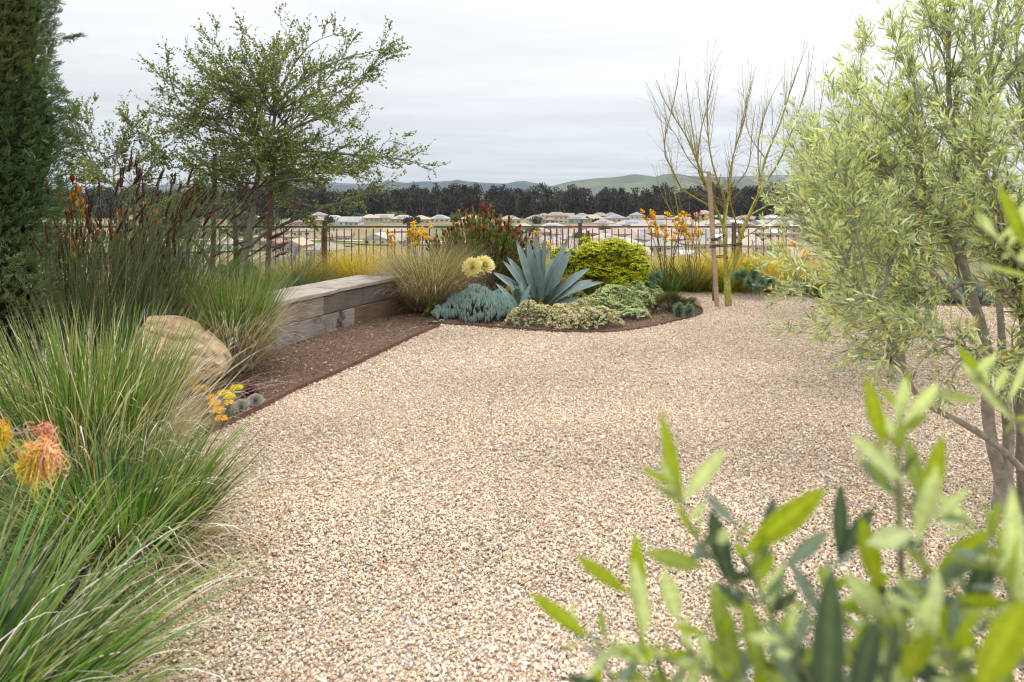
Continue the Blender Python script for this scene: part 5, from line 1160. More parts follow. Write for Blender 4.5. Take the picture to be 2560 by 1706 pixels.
def sedum_flowers(name, spots, lab, seed, col1, col2, leafc=(.10, .15, .035), Y0=None):
    r = rng_(seed); c0 = spots[0][0]; root = empty(name, np.array(c0) * [1, 1, 0], label=lab, cat='stonecrop', group='yellow flowering stonecrops')
    fb, lb = MB(), MB()
    for c, R in spots:
        c = np.array(c); n = int(260 * (R / .05) ** 2)
        u = r.normal(size=(n, 3)); u[:, 2] = np.abs(u[:, 2]) * .7; u = norm(u); b = c + u * R * np.array([1, 1, .6]) * r.uniform(.8, 1.1, (n, 1)) * (1 + .2 * sines(u, rng_(seed), 4, 2)[:, None])
        k = r.random((n, 1)); C = (np.array(col1) * k + np.array(col2) * (1 - k)) * r.uniform(.8, 1.2, (n, 1))
        for q in range(3):
            diamonds(fb, b, norm(u * .4 + norm(r.normal(size=(n, 3)))), r.normal(size=(n, 3)), .011, .003, C)
        m = n // 2; bl = c + norm(r.normal(size=(m, 3))) * R * np.array([.9, .9, .5]) - [0, 0, R * .5]
        leaves(lb, bl, norm(r.normal(size=(m, 3)) + [0, 0, .6]), r.normal(size=(m, 3)), .014, .0035, np.array(leafc) * r.uniform(.6, 1.4, (m, 1)))
        S = np.linspace(c * [1, 1, 0] + [0, 0, .0], c, 4)[None]; tubes(lb, S, np.full((1, 4), .003), np.array([.15, .12, .05]), 4)
    fb.build('flowers', MAT['petal'], root); lb.build('leaves', MAT['succ'], root)
sedum_flowers('stonecrop', [(at(592, 972, 4.85), .04)], 'lemon yellow stonecrop flowers beside the dark burgundy rosette', 611, (.85, .76, .02), (.72, .68, .04))
sedum_flowers('stonecrop', [(at(560, 986, 4.75), .04), (at(575, 994, 4.7), .035)], 'yellow stonecrop flowers in the middle, right of the boulder foot', 612, (.88, .72, .02), (.76, .62, .03))
sedum_flowers('stonecrop', [(at(573, 1008, 4.42), .024)], 'small golden stonecrop sprig in front of the left echeveria', 613, (.88, .58, .02), (.8, .45, .03))
sedum_flowers('stonecrop', [(at(536, 1010, 4.5), .035), (at(545, 1028, 4.4), .04), (at(552, 1048, 4.35), .035), (at(530, 996, 4.6), .03)], 'largest orange gold stonecrop cluster, left of the echeverias', 614, (.88, .60, .02), (.84, .44, .02))
sedum_flowers('stonecrop', [(at(500, 975, 4.7), .05), (at(478, 962, 4.8), .04)], 'orange tinged stonecrop half covered by grass at the boulder', 615, (.62, .30, .05), (.5, .3, .05))

# ---- chalk sticks (blue finger succulents) ----------------------------------
def dome_points(r, c, rx, ry, h, n, seed, bump=.30, low=.0):
    a = r.uniform(0, 2 * pi, n); q = np.sqrt(r.random(n)) ; x = np.cos(a) * q; y = np.sin(a) * q
    z = h * np.sqrt(np.clip(1 - q ** 2 * .97, 0, 1)); P = np.stack([x * rx, y * ry, z], 1)
    k_ = 1 + .16 * np.sin(3 * a + seed) + .10 * np.sin(5 * a + seed * 2.) + .07 * np.sin(8 * a + seed); P[:, :2] *= k_[:, None]
    P[:, 2] *= np.clip(1 + bump * 1.3 * sines(P + seed, rng_(seed), 13, 2), .25, 2)
    N_ = norm(np.stack([x / rx, y / ry, np.sqrt(np.clip(1 - q ** 2, .05, 1)) / h * .8], 1)); return P + np.array(c), N_
def chalk(c, rx, ry, h, n, lab, seed, col=(.27, .37, .335), fing=(.035, .07), group='blue chalk-stick succulents'):
    n = int(n * 1.8); r = rng_(seed); root = empty('chalk_sticks', c, label=lab, cat='succulent', group=group)
    P, Nn = dome_points(r, c, rx, ry, h, n, seed); m = 9
    up = norm(Nn * .4 + np.array([0, 0, 1.]) + r.normal(0, .12, (n, 3)))
    ix = np.repeat(np.arange(n), m); d = norm(up[ix] + norm(r.normal(size=(n * m, 3))) * r.uniform(.05, .42, (n * m, 1)))
    b = P[ix] - up[ix] * .02 + r.normal(0, .004, (n * m, 3)); Ls = r.uniform(*fing, n * m); S = 4; t = np.linspace(0, 1, S)
    Pp = b[:, None] + d[:, None] * (Ls[:, None] * t)[..., None] + up[ix][:, None] * (Ls[:, None] * t ** 2 * .25)[..., None]
    C = np.array(col) * r.uniform(.85, 1.15, (n, 1)).repeat(m, 0) * r.uniform(.85, 1.15, (n * m, 1)); C[:, 1] *= 1
    Cc = C[:, None] * np.array([.75, .95, 1.1, 1.25])[None, :, None]
    mb = MB(); tubes(mb, Pp, np.array([.7, 1, .85, .15])[None] * .0044, Cc, 5); mb.build('fingers', MAT['succ'], root)
    mb = MB(); S0 = np.linspace(0, 1, 4)[None, :, None]; k = slice(0, n, 3)
    tubes(mb, (np.array(c) + (P[k] - np.array(c)) * [.8, .8, 0])[:, None] * (1 - S0) + P[k][:, None] * S0, np.full((1, 4), .004), np.array([.12, .13, .09]), 4); mb.build('stems', MAT['plain'], root)
    return root
cc = gp(1200, 797)
chalk((cc[0], cc[1] + .12, 0), .47, .42, .24, 620, 'broad blue chalk-stick mound in front of the agave, left side', 621)
chalk(gp(1110, 797), .12, .10, .10, 60, 'small chalk-stick tuft at the left end of the broad blue mound', 622)
chalk(gp(1985, 738), .26, .2, .22, 190, 'blue chalk-stick cluster at the gravel edge, nearest the bare tree', 623)
chalk(gp(2110, 742), .36, .25, .26, 300, 'blue chalk-stick drift in the middle of the right gravel edge', 624)
chalk(gp(2240, 748), .45, .3, .26, 340, 'blue chalk-stick drift beneath the olive foliage', 625)
chalk(gp(2400, 754), .5, .3, .25, 300, 'blue chalk-stick drift farthest right behind the olive trunks', 626)

# ---- euphorbias: heads of tiny bracts over needle leaves ---------------------
def spurge(name, c, rx, ry, h, n, lab, seed, bract, leafc, cat='spurge', group=None, hr=.03, needles=True, bn=16, bs=.009, frac=1.0, leafn=None, lsize=.028, bump=.42, lw=.0032):
    r = rng_(seed); root = empty(name, c, label=lab, cat=cat, group=group); P, Nn = dome_points(r, c, rx, ry, h, n, seed, bump)
    bract = np.array(bract).reshape(-1, 3); up = norm(Nn * .7 + [0, 0, .8])
    k = r.random(n) < frac; Pk, Uk = P[k], up[k]; m = len(Pk); fb = MB()
    hc = bract[r.integers(len(bract), size=m)] * r.uniform(.75, 1.2, (m, 1))
    ix = np.repeat(np.arange(m), bn); off = norm(r.normal(size=(m * bn, 3))); off[:, 2] *= .45
    b = Pk[ix] + off * (hr * np.sqrt(r.random((m * bn, 1)))); nn = norm(Uk[ix] + r.normal(0, .45, (m * bn, 3)))
    diamonds(fb, b, norm(np.cross(nn, r.normal(size=nn.shape))), nn, bs * r.uniform(1.3, 2.3, m * bn), bs * .55, hc[ix] * r.uniform(.75, 1.25, (m * bn, 1)))
    fb.build('flower_heads', MAT['petal'], root)
    ln = leafn or 12; ix = np.repeat(np.arange(n), ln); lb = MB(); tq = r.random((n * ln, 1))
    b = P[ix] - up[ix] * tq * lsize * 2.2; d = norm(up[ix] * .55 + norm(r.normal(size=b.shape)))
    leaves(lb, b, d, up[ix] + r.normal(0, .3, b.shape), lsize * r.uniform(.6, 1.2, n * ln), lw, np.array(leafc) * r.uniform(.6, 1.35, (n * ln, 1)))
    kk = np.arange(0, n, max(1, n // 60)); S0 = np.linspace(0, 1, 4)[None, :, None]
    tubes(lb, (np.array(c) + (P[kk] - np.array(c)) * [.25, .25, 0])[:, None] * (1 - S0) + P[kk][:, None] * S0, np.full((1, 4), .005), np.array([.13, .14, .06]), 4)
    lb.build('leaves', MAT['leaf'], root); return root
CH = [(.60, .66, .02), (.72, .74, .025), (.48, .58, .02), (.78, .74, .035)]
def big_spurge():
    """bushy chartreuse shrub made of several lobes"""
    r = rng_(631); root = empty('spurge_bush', gp(1530, 728), label='big rounded chartreuse spurge bush between the agave and the kangaroo paws', cat='spurge', group='chartreuse spurges')
    fb, lb = MB(), MB(); Y = 9.75
    lobes = [(1555, 690, .40, .30, .30), (1500, 665, .34, .3, .26), (1565, 645, .30, .28, .22), (1450, 675, .26, .25, .22), (1520, 700, .34, .3, .25), (1480, 632, .20, .2, .14), (1535, 620, .22, .2, .13), (1428, 650, .18, .2, .14), (1585, 668, .22, .25, .22), (1400, 640, .14, .15, .12), (1560, 705, .26, .25, .2), (1462, 604, .095, .1, .06), (1590, 705, .16, .2, .15)]
    for (px, py, rx, ry, rz) in lobes:
        c = at(px, py, Y + r.uniform(-.15, .15)); n = int(1100 * rx * rx / .1 * .36 * 2.6); u = norm(r.normal(size=(n, 3))); u = u[(u[:, 2] > -.45) & (u[:, 1] < .5)]; n = len(u)
        P = c + u * np.array([rx, ry, rz]) * (1 + .08 * sines(u, rng_(int(px)), 6, 2)[:, None]) * r.uniform(.85, 1.03, (n, 1)); bn = 15; ix = np.repeat(np.arange(n), bn)
        upv = norm(u * .6 + [0, 0, .8]); off = r.normal(0, .016, (n * bn, 3)) * [1, 1, .35]; nn = norm(upv[ix] + r.normal(0, .4, (n * bn, 3)))
        hc = np.array(CH)[r.integers(4, size=n)] * r.uniform(.65, 1.2, (n, 1))
        diamonds(fb, P[ix] + off + upv[ix] * .012, norm(np.cross(nn, r.normal(size=nn.shape))), nn, r.uniform(.010, .018, n * bn), .0048, hc[ix] * r.uniform(.75, 1.25, (n * bn, 1)))
        ln = 9; ix = np.repeat(np.arange(n), ln); q = r.random((n * ln, 1)); b = c + (P[ix] - c) * (.96 - .3 * q)
        leaves(lb, b, norm(upv[ix] * .5 + norm(r.normal(size=b.shape))), r.normal(size=b.shape), r.uniform(.025, .05, n * ln), .0045, np.array([.10, .16, .03]) * r.uniform(.5, 1.3, (n * ln, 1)))
        g0 = gp(1515, 722); S0 = np.linspace(0, 1, 6)[None, :, None]; k = r.integers(n, size=14); tubes(lb, (g0 + r.normal(0, .04, (14, 3)) * [1, 1, 0])[:, None] * (1 - S0) + P[k][:, None] * S0, np.full((1, 6), .005), np.array([.16, .18, .06]), 5)
    fb.build('flower_heads', MAT['petal'], root); lb.build('leaves', MAT['leaf'], root)
big_spurge()
def sp2(name, px, py, Y, rx, h, lab, seed, **k): 
    c = at(px, py, Y); c[2] = max(0, c[2]); return spurge(name, c, rx, rx * .85, h, k.pop('n', 120), lab, seed, **k)
# chartreuse heads + grey needle foliage on the right
r0 = empty('spurge_bush', gp(1895, 725), label='grey-green spurge with a bright chartreuse dome of flowers, right of the bare tree', cat='spurge', group='chartreuse spurges')
def spurge_heads(root, seed, heads, cols, base, greys):
    r = rng_(seed); fb, lb = MB(), MB()
    for (c, R) in heads:
        n = int(3800 * R * R / .02); u = norm(r.normal(size=(n, 3))); u[:, 2] = np.abs(u[:, 2]) - .25; P = c + u * R * np.array([1, 1, .8]) * r.uniform(.6, 1.05, (n, 1))
        nn = norm(u + [0, 0, .6] + r.normal(0, .4, (n, 3))); diamonds(fb, P, norm(np.cross(nn, r.normal(size=nn.shape))), nn, r.uniform(.010, .02, n), .0055, np.array(cols)[r.integers(len(cols), size=n)] * r.uniform(.7, 1.2, (n, 1)))
        S = np.linspace(0, 1, 5)[None, :, None]; tubes(lb, (np.array(base)[None, None] * (1 - S) + c * S), np.full((1, 5), .006), np.array([.22, .25, .07]), 5)
    for (c, R) in greys:
        n = 420; d = norm(r.normal(size=(n, 3)) + [0, 0, .35]); leaves(lb, c + r.normal(0, R * .25, (n, 3)) * [.5, .5, 1], d, r.normal(size=(n, 3)), R * r.uniform(.6, 1.1, n), .0045, np.array([.20, .30, .22]) * r.uniform(.65, 1.3, (n, 1)), fold=.1)
        S = np.linspace(0, 1, 5)[None, :, None]; tubes(lb, (np.array(base)[None, None] * (1 - S) + c * S), np.full((1, 5), .008), np.array([.16, .17, .12]), 5)
    fb.build('flower_heads', MAT['petal'], root); lb.build('leaves', MAT['leaf'], root)
spurge_heads(r0, 641, [(at(1887, 662, 10.0), .15), (at(1862, 660, 10.1), .07), (at(1915, 658, 10.1), .07)], [(.52, .54, .02), (.60, .58, .03), (.42, .44, .02)], gp(1885, 728), [(at(1858, 688, 9.9), .09), (at(1842, 690, 9.9), .07), (at(1885, 690, 9.9), .10), (at(1872, 708, 9.7), .09), (at(1903, 704, 9.7), .09), (at(1925, 702, 9.9), .08), (at(1893, 722, 9.6), .08)])
r0 = empty('spurge_bush', gp(1610, 742), label='grey-green needle-leaved spurge cone poking out of the variegated mounds', cat='spurge', group='blue-green spurges')
spurge_heads(r0, 642, [(at(1585, 741, 8.9), .02)], [(.5, .5, .05)], gp(1607, 752), [(at(1605, 742, 8.9), .10), (at(1600, 728, 8.9), .07), (at(1615, 750, 8.85), .09), (at(1590, 748, 8.85), .07)])
for px, py, s, lab in ((1697, 792, 651, 'left of two small blue-green spurge tufts at the tip of the round bed'), (1722, 796, 652, 'right of two small blue-green spurge tufts at the tip of the round bed')):
    g0 = gp(px, py); r0 = empty('spurge_tuft', g0, label=lab, cat='spurge', group='blue-green spurges'); spurge_heads(r0, s, [(g0 + [0, 0, .10], .008)], [(.3, .35, .2)], g0, [(g0 + [0, 0, .085], .078), (g0 + [.01, 0, .12], .05), (g0 + [-.01, 0, .05], .06)])
r0 = empty('spurge_bush', gp(1615, 722), label='blue-green spurge between the chartreuse bush and the left strap leaves', cat='spurge', group='blue-green spurges')
spurge_heads(r0, 643, [(at(1640, 690, 9.8), .01)], [(.3, .35, .2)], gp(1622, 720), [(at(1628, 700, 9.7), .09), (at(1645, 690, 9.75), .08), (at(1620, 715, 9.6), .08)])
r0 = empty('spurge_tuft', gp(1292, 782), label='narrow green-grey spurge spire growing among the left agave leaves', cat='spurge', group='blue-green spurges')
spurge_heads(r0, 644, [(at(1296, 722, 8.55), .008)], [(.3, .35, .2)], gp(1300, 780), [(at(1293, 728, 8.5), .055), (at(1294, 740, 8.5), .06), (at(1297, 750, 8.5), .05)])
# yellow-flowered tuft at the left of the chalk sticks
for px, py, R, s, lab in ((1078, 790, .10, 661, 'yellow-flowered spurge tuft at the foot of the tawny grass'), (1106, 785, .05, 662, 'smaller yellow-flowered spurge sprig among the blue chalk sticks'), (1352, 772, .09, 663, 'bright yellow spurge heads at the foot of the agave')):
    c = gp(px, py); spurge('spurge_tuft', c, R, R, R * 1.3, int(30 * R / .05), lab, s, [(.60, .52, .02), (.50, .48, .03)], (.14, .22, .14), group='small yellow spurges', hr=.018, bn=14, bs=.007, lsize=.022)
# peach and cream variegated mound + pale green mounds
PE = [(.76, .52, .38), (.72, .72, .34), (.64, .72, .34), (.80, .66, .48), (.56, .66, .28), (.74, .44, .34)]
c = gp(1425, 814); spurge('variegated_mound', (c[0], c[1] + .12, 0), .62, .46, .21, 1900, 'wide low mound of peach, cream and green foliage at the front of the round bed', 671, PE, (.14, .21, .12), cat='succulent', group='variegated ground-cover mounds', hr=.022, bn=12, bs=.008, lsize=.02)
PG = [(.60, .68, .28), (.70, .74, .36), (.48, .60, .26), (.78, .78, .44)]
for px, py, rx, ry, h, n, lab, s, extra in ((1540, 792, .50, .40, .24, 1300, 'pale green variegated mound in the middle of the round bed', 672, None), (1475, 758, .40, .30, .15, 650, 'yellow-topped variegated mound right of the agave base', 673, (.56, .50, .04)), (1570, 758, .46, .30, .22, 800, 'grey-cream variegated mound at the back of the round bed', 674, None), (1607, 770, .22, .14, .12, 260, 'bright yellow-tipped variegated mound below the grey needle cone', 675, (.60, .54, .03)), (1640, 752, .22, .16, .14, 240, 'pale cream-green mound at the right rear of the round bed', 676, None)):
    c = gp(px, py); spurge('variegated_mound', (c[0], c[1] + .1, 0), rx, ry, h, n, lab, s, PG + ([extra] * 4 if extra else []), (.13, .21, .12), cat='succulent', group='variegated ground-cover mounds', hr=.02, bn=12, bs=.0075, lsize=.02)
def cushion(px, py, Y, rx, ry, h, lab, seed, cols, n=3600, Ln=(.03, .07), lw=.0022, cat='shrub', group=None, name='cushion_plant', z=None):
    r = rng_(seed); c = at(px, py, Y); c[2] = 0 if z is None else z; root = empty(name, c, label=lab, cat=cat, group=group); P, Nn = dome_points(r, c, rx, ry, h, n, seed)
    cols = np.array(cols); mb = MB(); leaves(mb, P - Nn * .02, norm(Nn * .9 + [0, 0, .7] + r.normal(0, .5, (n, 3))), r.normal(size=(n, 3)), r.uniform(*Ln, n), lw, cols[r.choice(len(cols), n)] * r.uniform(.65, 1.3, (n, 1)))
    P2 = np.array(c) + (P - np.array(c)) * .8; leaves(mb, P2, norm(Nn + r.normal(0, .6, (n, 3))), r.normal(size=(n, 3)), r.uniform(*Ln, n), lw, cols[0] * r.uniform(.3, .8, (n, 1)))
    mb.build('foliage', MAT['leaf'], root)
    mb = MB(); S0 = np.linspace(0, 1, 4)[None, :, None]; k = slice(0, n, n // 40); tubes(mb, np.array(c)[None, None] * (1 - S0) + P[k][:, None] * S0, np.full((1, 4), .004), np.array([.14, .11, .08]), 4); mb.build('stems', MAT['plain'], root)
cushion(1678, 778, 8.75, .34, .22, .20, 'small brownish heathery mound near the tip of the round bed', 681, [(.10, .10, .035), (.16, .11, .05), (.09, .13, .04), (.20, .14, .08)], 3000, (.03, .07), .0018)
cushion(718, 722, 8.85, .38, .3, .31, 'grey-green needle-leaved cushion behind the near part of the bench', 682, [(.17, .23, .14), (.12, .19, .09), (.22, .26, .20), (.10, .22, .04)], 4200, (.03, .075), .0026)
cushion(665, 690, 9.3, .32, .3, .42, 'fresh green cushion shrub right of the oak stake, behind the grey-green one', 683, [(.09, .24, .03), (.12, .28, .04), (.08, .18, .03)], 3200, (.03, .07), .003)
cushion(605, 660, 9.8, .35, .3, .5, 'bright green leafy shrub at the foot of the oak trunk', 684, [(.09, .20, .02), (.13, .25, .03), (.07, .14, .02)], 3000, (.025, .05), .006)
cushion(850, 695, 9.4, .2, .15, .16, 'little green tuft peeping over the middle of the bench', 685, [(.10, .24, .03), (.12, .20, .05)], 800, (.04, .09), .003)
for px, py, s in ((1087, 812, 691), (1104, 808, 692), (1292, 818, 693), (1316, 822, 694)):
    g0 = gp(px, py); r = rng_(s); root = empty('rosette_seedling', g0, label={691: 'tiny grey-green rosette left of the pair beside the curved edging end', 692: 'tiny grey-green rosette right of the pair beside the curved edging end', 693: 'tiny blue rosette left of the peach mound', 694: 'tiny blue rosette touching the peach mound'}[s], cat='succulent', group='tiny rosettes on the mulch')
    mb = MB(); rosette_leaves(mb, g0 + [0, 0, .015], .035, 26, (.20, .30, .22), (.3, .38, .28), (0, -.3, 1), r); mb.build('rosette', MAT['succ'], root)

# ================================================================== AGAVE
def agave_leaf(name, base, tip, W, sag, parent, col, seed, thick=.012, twist=0.0, facing=None):
    """broad channelled leaf with spine and teeth from base to tip"""
    r = rng_(seed); base = np.array(base, float); tip = np.array(tip, float); S = 18; t = np.linspace(0, 1, S)
    ax = tip - base; L_ = np.linalg.norm(ax); horiz = norm(np.array([ax[0], ax[1], 0]) + 1e-6); upv = np.array([0, 0, 1.])
    ctrl = (base + tip) / 2 + upv * L_ * sag - horiz * L_ * sag * .4
    P = bezier(base, ctrl, tip, S); T = norm(np.gradient(P, axis=0))
    inn = facing if facing is not None else -horiz * .7 + upv * .35 + np.array([0, -.55, 0])
    nr = norm(np.array(inn)[None] - (T @ np.array(inn))[:, None] * T); sd_ = np.cross(T, nr)
    w = W * np.interp(t, [0, .12, .3, .5, .7, .85, .94, .985, 1], [.80, .62, .82, 1.0, .82, .5, .25, .07, .012])
    k = 9; s = np.linspace(-1, 1, k)
    chan = .38 * (1 - .5 * t)[:, None] * (s ** 2)[None]            # channelled cross-section
    top = P[:, None] + sd_[:, None] * (s[None, :, None] * w[:, None, None]) + nr[:, None] * (chan * w[:, None])[..., None]
    th = thick * np.interp(t, [0, .3, 1], [2.2, 1.2, .15])
    bot = top - nr[:, None] * (th[:, None] * (1 - s[None] ** 4 * .95))[..., None]
    V = np.concatenate([top, bot[:, ::-1]], 1); K = 2 * k; idx = np.arange(S * K).reshape(S, K); nx = np.roll(idx, -1, 1)
    base_c = np.array(col); band = 1 + .07 * np.sin(t[:, None] * 17 + seed) * (1 - np.abs(np.concatenate([s, s[::-1]])))[None] + r.normal(0, .015, (S, K))
    C = base_c * band[..., None] * np.interp(t, [0, .4, 1], [.92, 1.0, 1.05])[:, None, None]
    C[-1] = (.05, .035, .03); C[-2] = C[-2] * .7
    mb = MB(); mb.add(V.reshape(-1, 3), np.stack([idx[:-1], nx[:-1], nx[1:], idx[1:]], -1).reshape(-1, 4), C.reshape(-1, 3))
    # marginal teeth
    nt_ = int(L_ / .028); tt = np.linspace(.08, .93, nt_); 
    for sg in (-1, 1):
        e = np.stack([np.interp(tt, t, (P + sd_ * (sg * w)[:, None] + nr * (.38 * (1 - .5 * t) * w)[:, None])[:, i]) for i in range(3)], 1)
        Tt = np.stack([np.interp(tt, t, T[:, i]) for i in range(3)], 1); So = np.stack([np.interp(tt, t, sd_[:, i]) for i in range(3)], 1) * sg
        hh = .0065; V2 = np.stack([e - Tt * .006 - So * .002, e + Tt * .006 - So * .002, e + So * hh + Tt * .002 * r.normal(size=(nt_, 1))], 1)
        mb.add(V2.reshape(-1, 3), np.arange(nt_ * 3).reshape(nt_, 3), np.array([.10, .085, .06]), False)
    return mb.build(name, MAT['agave'], parent)
def agave():
    b = gp(1352, 768); root = empty('agave', b, label='large blue-grey agave with broad toothed leaves in the middle of the round bed', cat='agave')
    col = np.array([.175, .235, .225]); YC = b[1]; r = rng_(701)
    # (tip px, tip py, tip depth offset, half width, sag, base dx, base dy)
    Lf = [(1290, 600, .12, .062, .02, -.05, .05), (1318, 597, .25, .060, .0, -.03, .10), (1339, 580, .12, .060, .0, -.01, .06), (1364, 586, -.02, .082, .01, .01, .0),
          (1336, 634, -.28, .084, .03, -.01, -.06), (1418, 599, .22, .058, .02, .03, .10), (1431, 621, .0, .088, .06, .05, .0), (1409, 620, .35, .06, .0, .03, .12),
          (1267, 641, .1, .064, .08, -.07, .04), (1256, 652, -.1, .066, .10, -.08, .0), (1232, 681, .05, .058, .12, -.09, .02),
          (1476, 670, -.12, .066, .13, .07, -.04), (1483, 700, -.25, .066, .12, .08, -.06), (1512, 706, .25, .045, .2, .08, .05), (1403, 702, -.38, .062, .16, .04, -.09),
          (1478, 753, -.3, .050, .14, .09, -.08), (1300, 580 + 100, .45, .06, .02, -.04, .14), (1385, 640, .45, .06, .02, .03, .15)]
    for i, (px, py, dy, W, sag, bx, by) in enumerate(Lf):
        agave_leaf('leaf', b + [bx, by, .02], at(px, py, YC + dy), W * 1.3, sag * .6, root, col * r.uniform(.88, 1.1) , 710 + i)
    # unopened central cone
    mb = MB(); S = 12; P = bezier(b + [0, .02, .0], b + [.0, .03, .3], at(1350, 610, YC + .04), S); tubes(mb, P[None], (np.interp(np.linspace(0, 1, S), [0, .3, 1], [.05, .045, .002]))[None], col * .95, 10); mb.build('centre_spike', MAT['agave'], root)
    # lower, darker young leaves in front
    for i, (px, py, dy, W, sag) in enumerate([(1375, 742, -.5, .035, .2), (1342, 716, -.42, .028, .1), (1318, 742, -.5, .04, .22), (1368, 740, -.45, .035, .12), (1300, 752, -.35, .03, .1)]):
        agave_leaf('leaf', b + [(.05 if px > 1350 else -.05), -.14, 0], at(px, py, YC + dy), W, sag, root, col * .85, 740 + i, .008)
agave()
def pup():
    b = gp(1302, 790); root = empty('agave', b, label='smaller dark blue agave offset crowding the left foot of the large agave', cat='agave'); YC = b[1]; col = np.array([.13, .185, .18]); r = rng_(702)
    for i, (px, py, dy, W, sag) in enumerate([(1238, 708, .05, .05, .12), (1253, 745, -.05, .05, .14), (1272, 697, .2, .045, .05), (1303, 700, .22, .05, .03), (1328, 708, .12, .045, .04), (1275, 735, -.05, .045, .06), (1252, 764, -.12, .04, .16), (1285, 772, -.16, .04, .12), (1312, 776, -.16, .045, .14), (1322, 742, .0, .04, .05)]):
        agave_leaf('leaf', b + r.normal(0, .02, 3) * [1, 1, 0], at(px, py, YC + dy), W * .85, sag, root, col * r.uniform(.85, 1.15), 760 + i, .008)
pup()
# variegated yellow rosettes on stems
def aeonium(px, py, Y, R, face, lab, seed):
    r = rng_(seed); c = at(px, py, Y); root = empty('yellow_rosette', (c[0], c[1], 0), label=lab, cat='aeonium', group='variegated yellow rosettes'); mb = MB()
    rosette_leaves(mb, c, R, 90, (.84, .76, .22), (.86, .84, .55), face, r, wide=.20, cup=.5, elev=(1.4, .05), pointed=1.0); 
    rosette_leaves(mb, c - norm(np.array(face, float)) * .008, R * .98, 34, (.46, .54, .28), (.84, .82, .52), face, r, wide=.20, cup=.45, elev=(.35, -.15), pointed=1.0, turns=2.1); mb.build('rosette', MAT['petal'], root)
    mb = MB(); tubes(mb, bezier(np.array([c[0] + .02, c[1] + .08, 0]), c + [0, .12, -.15], c - norm(np.array(face, float)) * .01, 8)[None], np.linspace(.012, .008, 8)[None], np.array([.25, .2, .13]), 7); mb.build('stem', MAT['bark'], root)
aeonium(1182, 670, 8.6, .138, (-.25, -1, .5), 'left and larger yellow variegated rosette beside the tawny grass', 801)
aeonium(1211, 664, 8.8, .135, (.45, -.8, .6), 'right yellow variegated rosette, partly behind the larger one', 802)

# ================================================================== CONEBUSHES
def conebush(name, base, n, h, spread, lab, seed, lean=(0, 0), ht=None, red=(.16, .022, .022), leafc=((.17, .24, .055), (.13, .19, .045), (.25, .25, .07), (.20, .12, .04)), headc=((.24, .03, .04), (.34, .06, .04), (.26, .04, .04), (.18, .02, .03), (.50, .20, .04)), LL=(.035, .055), cone=.05, ratio=1):
    r = rng_(seed); base = np.array(base, float); root = empty(name, base, label=lab, cat='conebush', group='red and orange conebushes')
    a = r.uniform(0, 2 * pi, n); q = r.random(n) ** .55; S = 12; t = np.linspace(0, 1, S)
    e = base + np.stack([np.cos(a) * q * spread[0] + lean[0], np.sin(a) * q * spread[1] + lean[1], h * (1 - .42 * q ** 2) * r.uniform(.80, 1.04, n)], 1)
    m = base + (e - base) * np.array([.62, .62, .32]); b0 = base + r.normal(0, .03, (n, 3)) * [1, 1, 0]
    tt = t[None, :, None]; P = (1 - tt) ** 2 * b0[:, None] + 2 * tt * (1 - tt) * m[:, None] + tt ** 2 * e[:, None]
    P += r.normal(0, .012, (n, 1, 3)) * np.sin(tt * 5)
    sm = MB(); tubes(sm, P, np.linspace(.008, .0028, S)[None], np.array([.17, .06, .045]), 5); sm.build('stems', MAT['bark'], root)
    lf = MB(); k = 92; ix = np.repeat(np.arange(n), k); f = np.tile(np.linspace(.25, .99, k), n) * (S - 1); i = np.minimum(f.astype(int), S - 2); u = (f - i)[:, None]
    bs = P[ix, i] * (1 - u) + P[ix, i + 1] * u; tan = norm(P[ix, i + 1] - P[ix, i]); hd = norm(np.cross(tan, r.normal(size=tan.shape)))
    d = norm(tan * r.uniform(.7, 1.2, (n * k, 1)) + hd * .62); leafc = np.array(leafc); C = leafc[r.choice(4, n * k, p=[.42, .32, .18, .08])] * r.uniform(.7, 1.3, (n * k, 1))
    leaves(lf, bs, d, -hd + tan * .3, r.uniform(*LL, n * k), .0080, C, fold=.15, curl=-.08); lf.build('leaves', MAT['leaf'], root)
    tips = P[:, -1]; tn = norm(P[:, -1] - P[:, -2]); sel = r.random(n) < ratio; tips, tn = tips[sel], tn[sel]; mm = len(tips); kk = 13; rest = MB()
    for q, j in enumerate(np.argsort(-tips[:, 2] + .3 * tips[:, 1])):
        cb = MB() if q < 100 else rest; T_ = np.repeat(tn[j:j + 1], kk, 0)
        hd = norm(np.cross(T_, r.normal(size=(kk, 3)))); lay = np.linspace(.12, .7, kk)[:, None]; d = norm(T_ + hd * lay)
        leaves(cb, tips[j] - T_ * .012 + hd * .004, d, -hd, cone * r.uniform(.8, 1.15, kk), cone * .20, np.array(headc)[r.integers(len(headc))] * r.uniform(.7, 1.4, (kk, 1)), fold=.5, curl=-.22, shape='round')
        if q < 100: cb.build('cone', MAT['petal'], root)
    if mm > 100: rest.build('cones', MAT['petal'], root)['kind'] = 'stuff'
    return root
conebush('conebush', (-.44, 9.95, -.05), 240, 1.33, (.80, .42), 'wide conebush with dark red cones before the middle of the railing', 811, lean=(.0, 0), LL=(.045, .07), cone=.064, ratio=.62)
conebush('conebush', (.15, 10.1, -.05), 40, .72, (.28, .25), 'low right shoulder of conebush stems beside the agave tips', 812, lean=(.05, 0), ratio=.5)
OR = ((.42, .10, .03), (.55, .24, .04), (.35, .06, .03), (.50, .34, .06))
conebush('conebush', (-4.12, 6.35, 0), 34, 1.62, (.28, .25), 'tall conebush with orange red cones rising between cypress and rushes', 813, headc=OR, cone=.07, LL=(.045, .075), lean=(.05, 0))
conebush('conebush', (-3.72, 6.55, 0), 46, 1.38, (.36, .3), 'orange-coned conebush behind the rush plumes', 814, headc=OR, cone=.07, LL=(.045, .075), lean=(.12, 0))

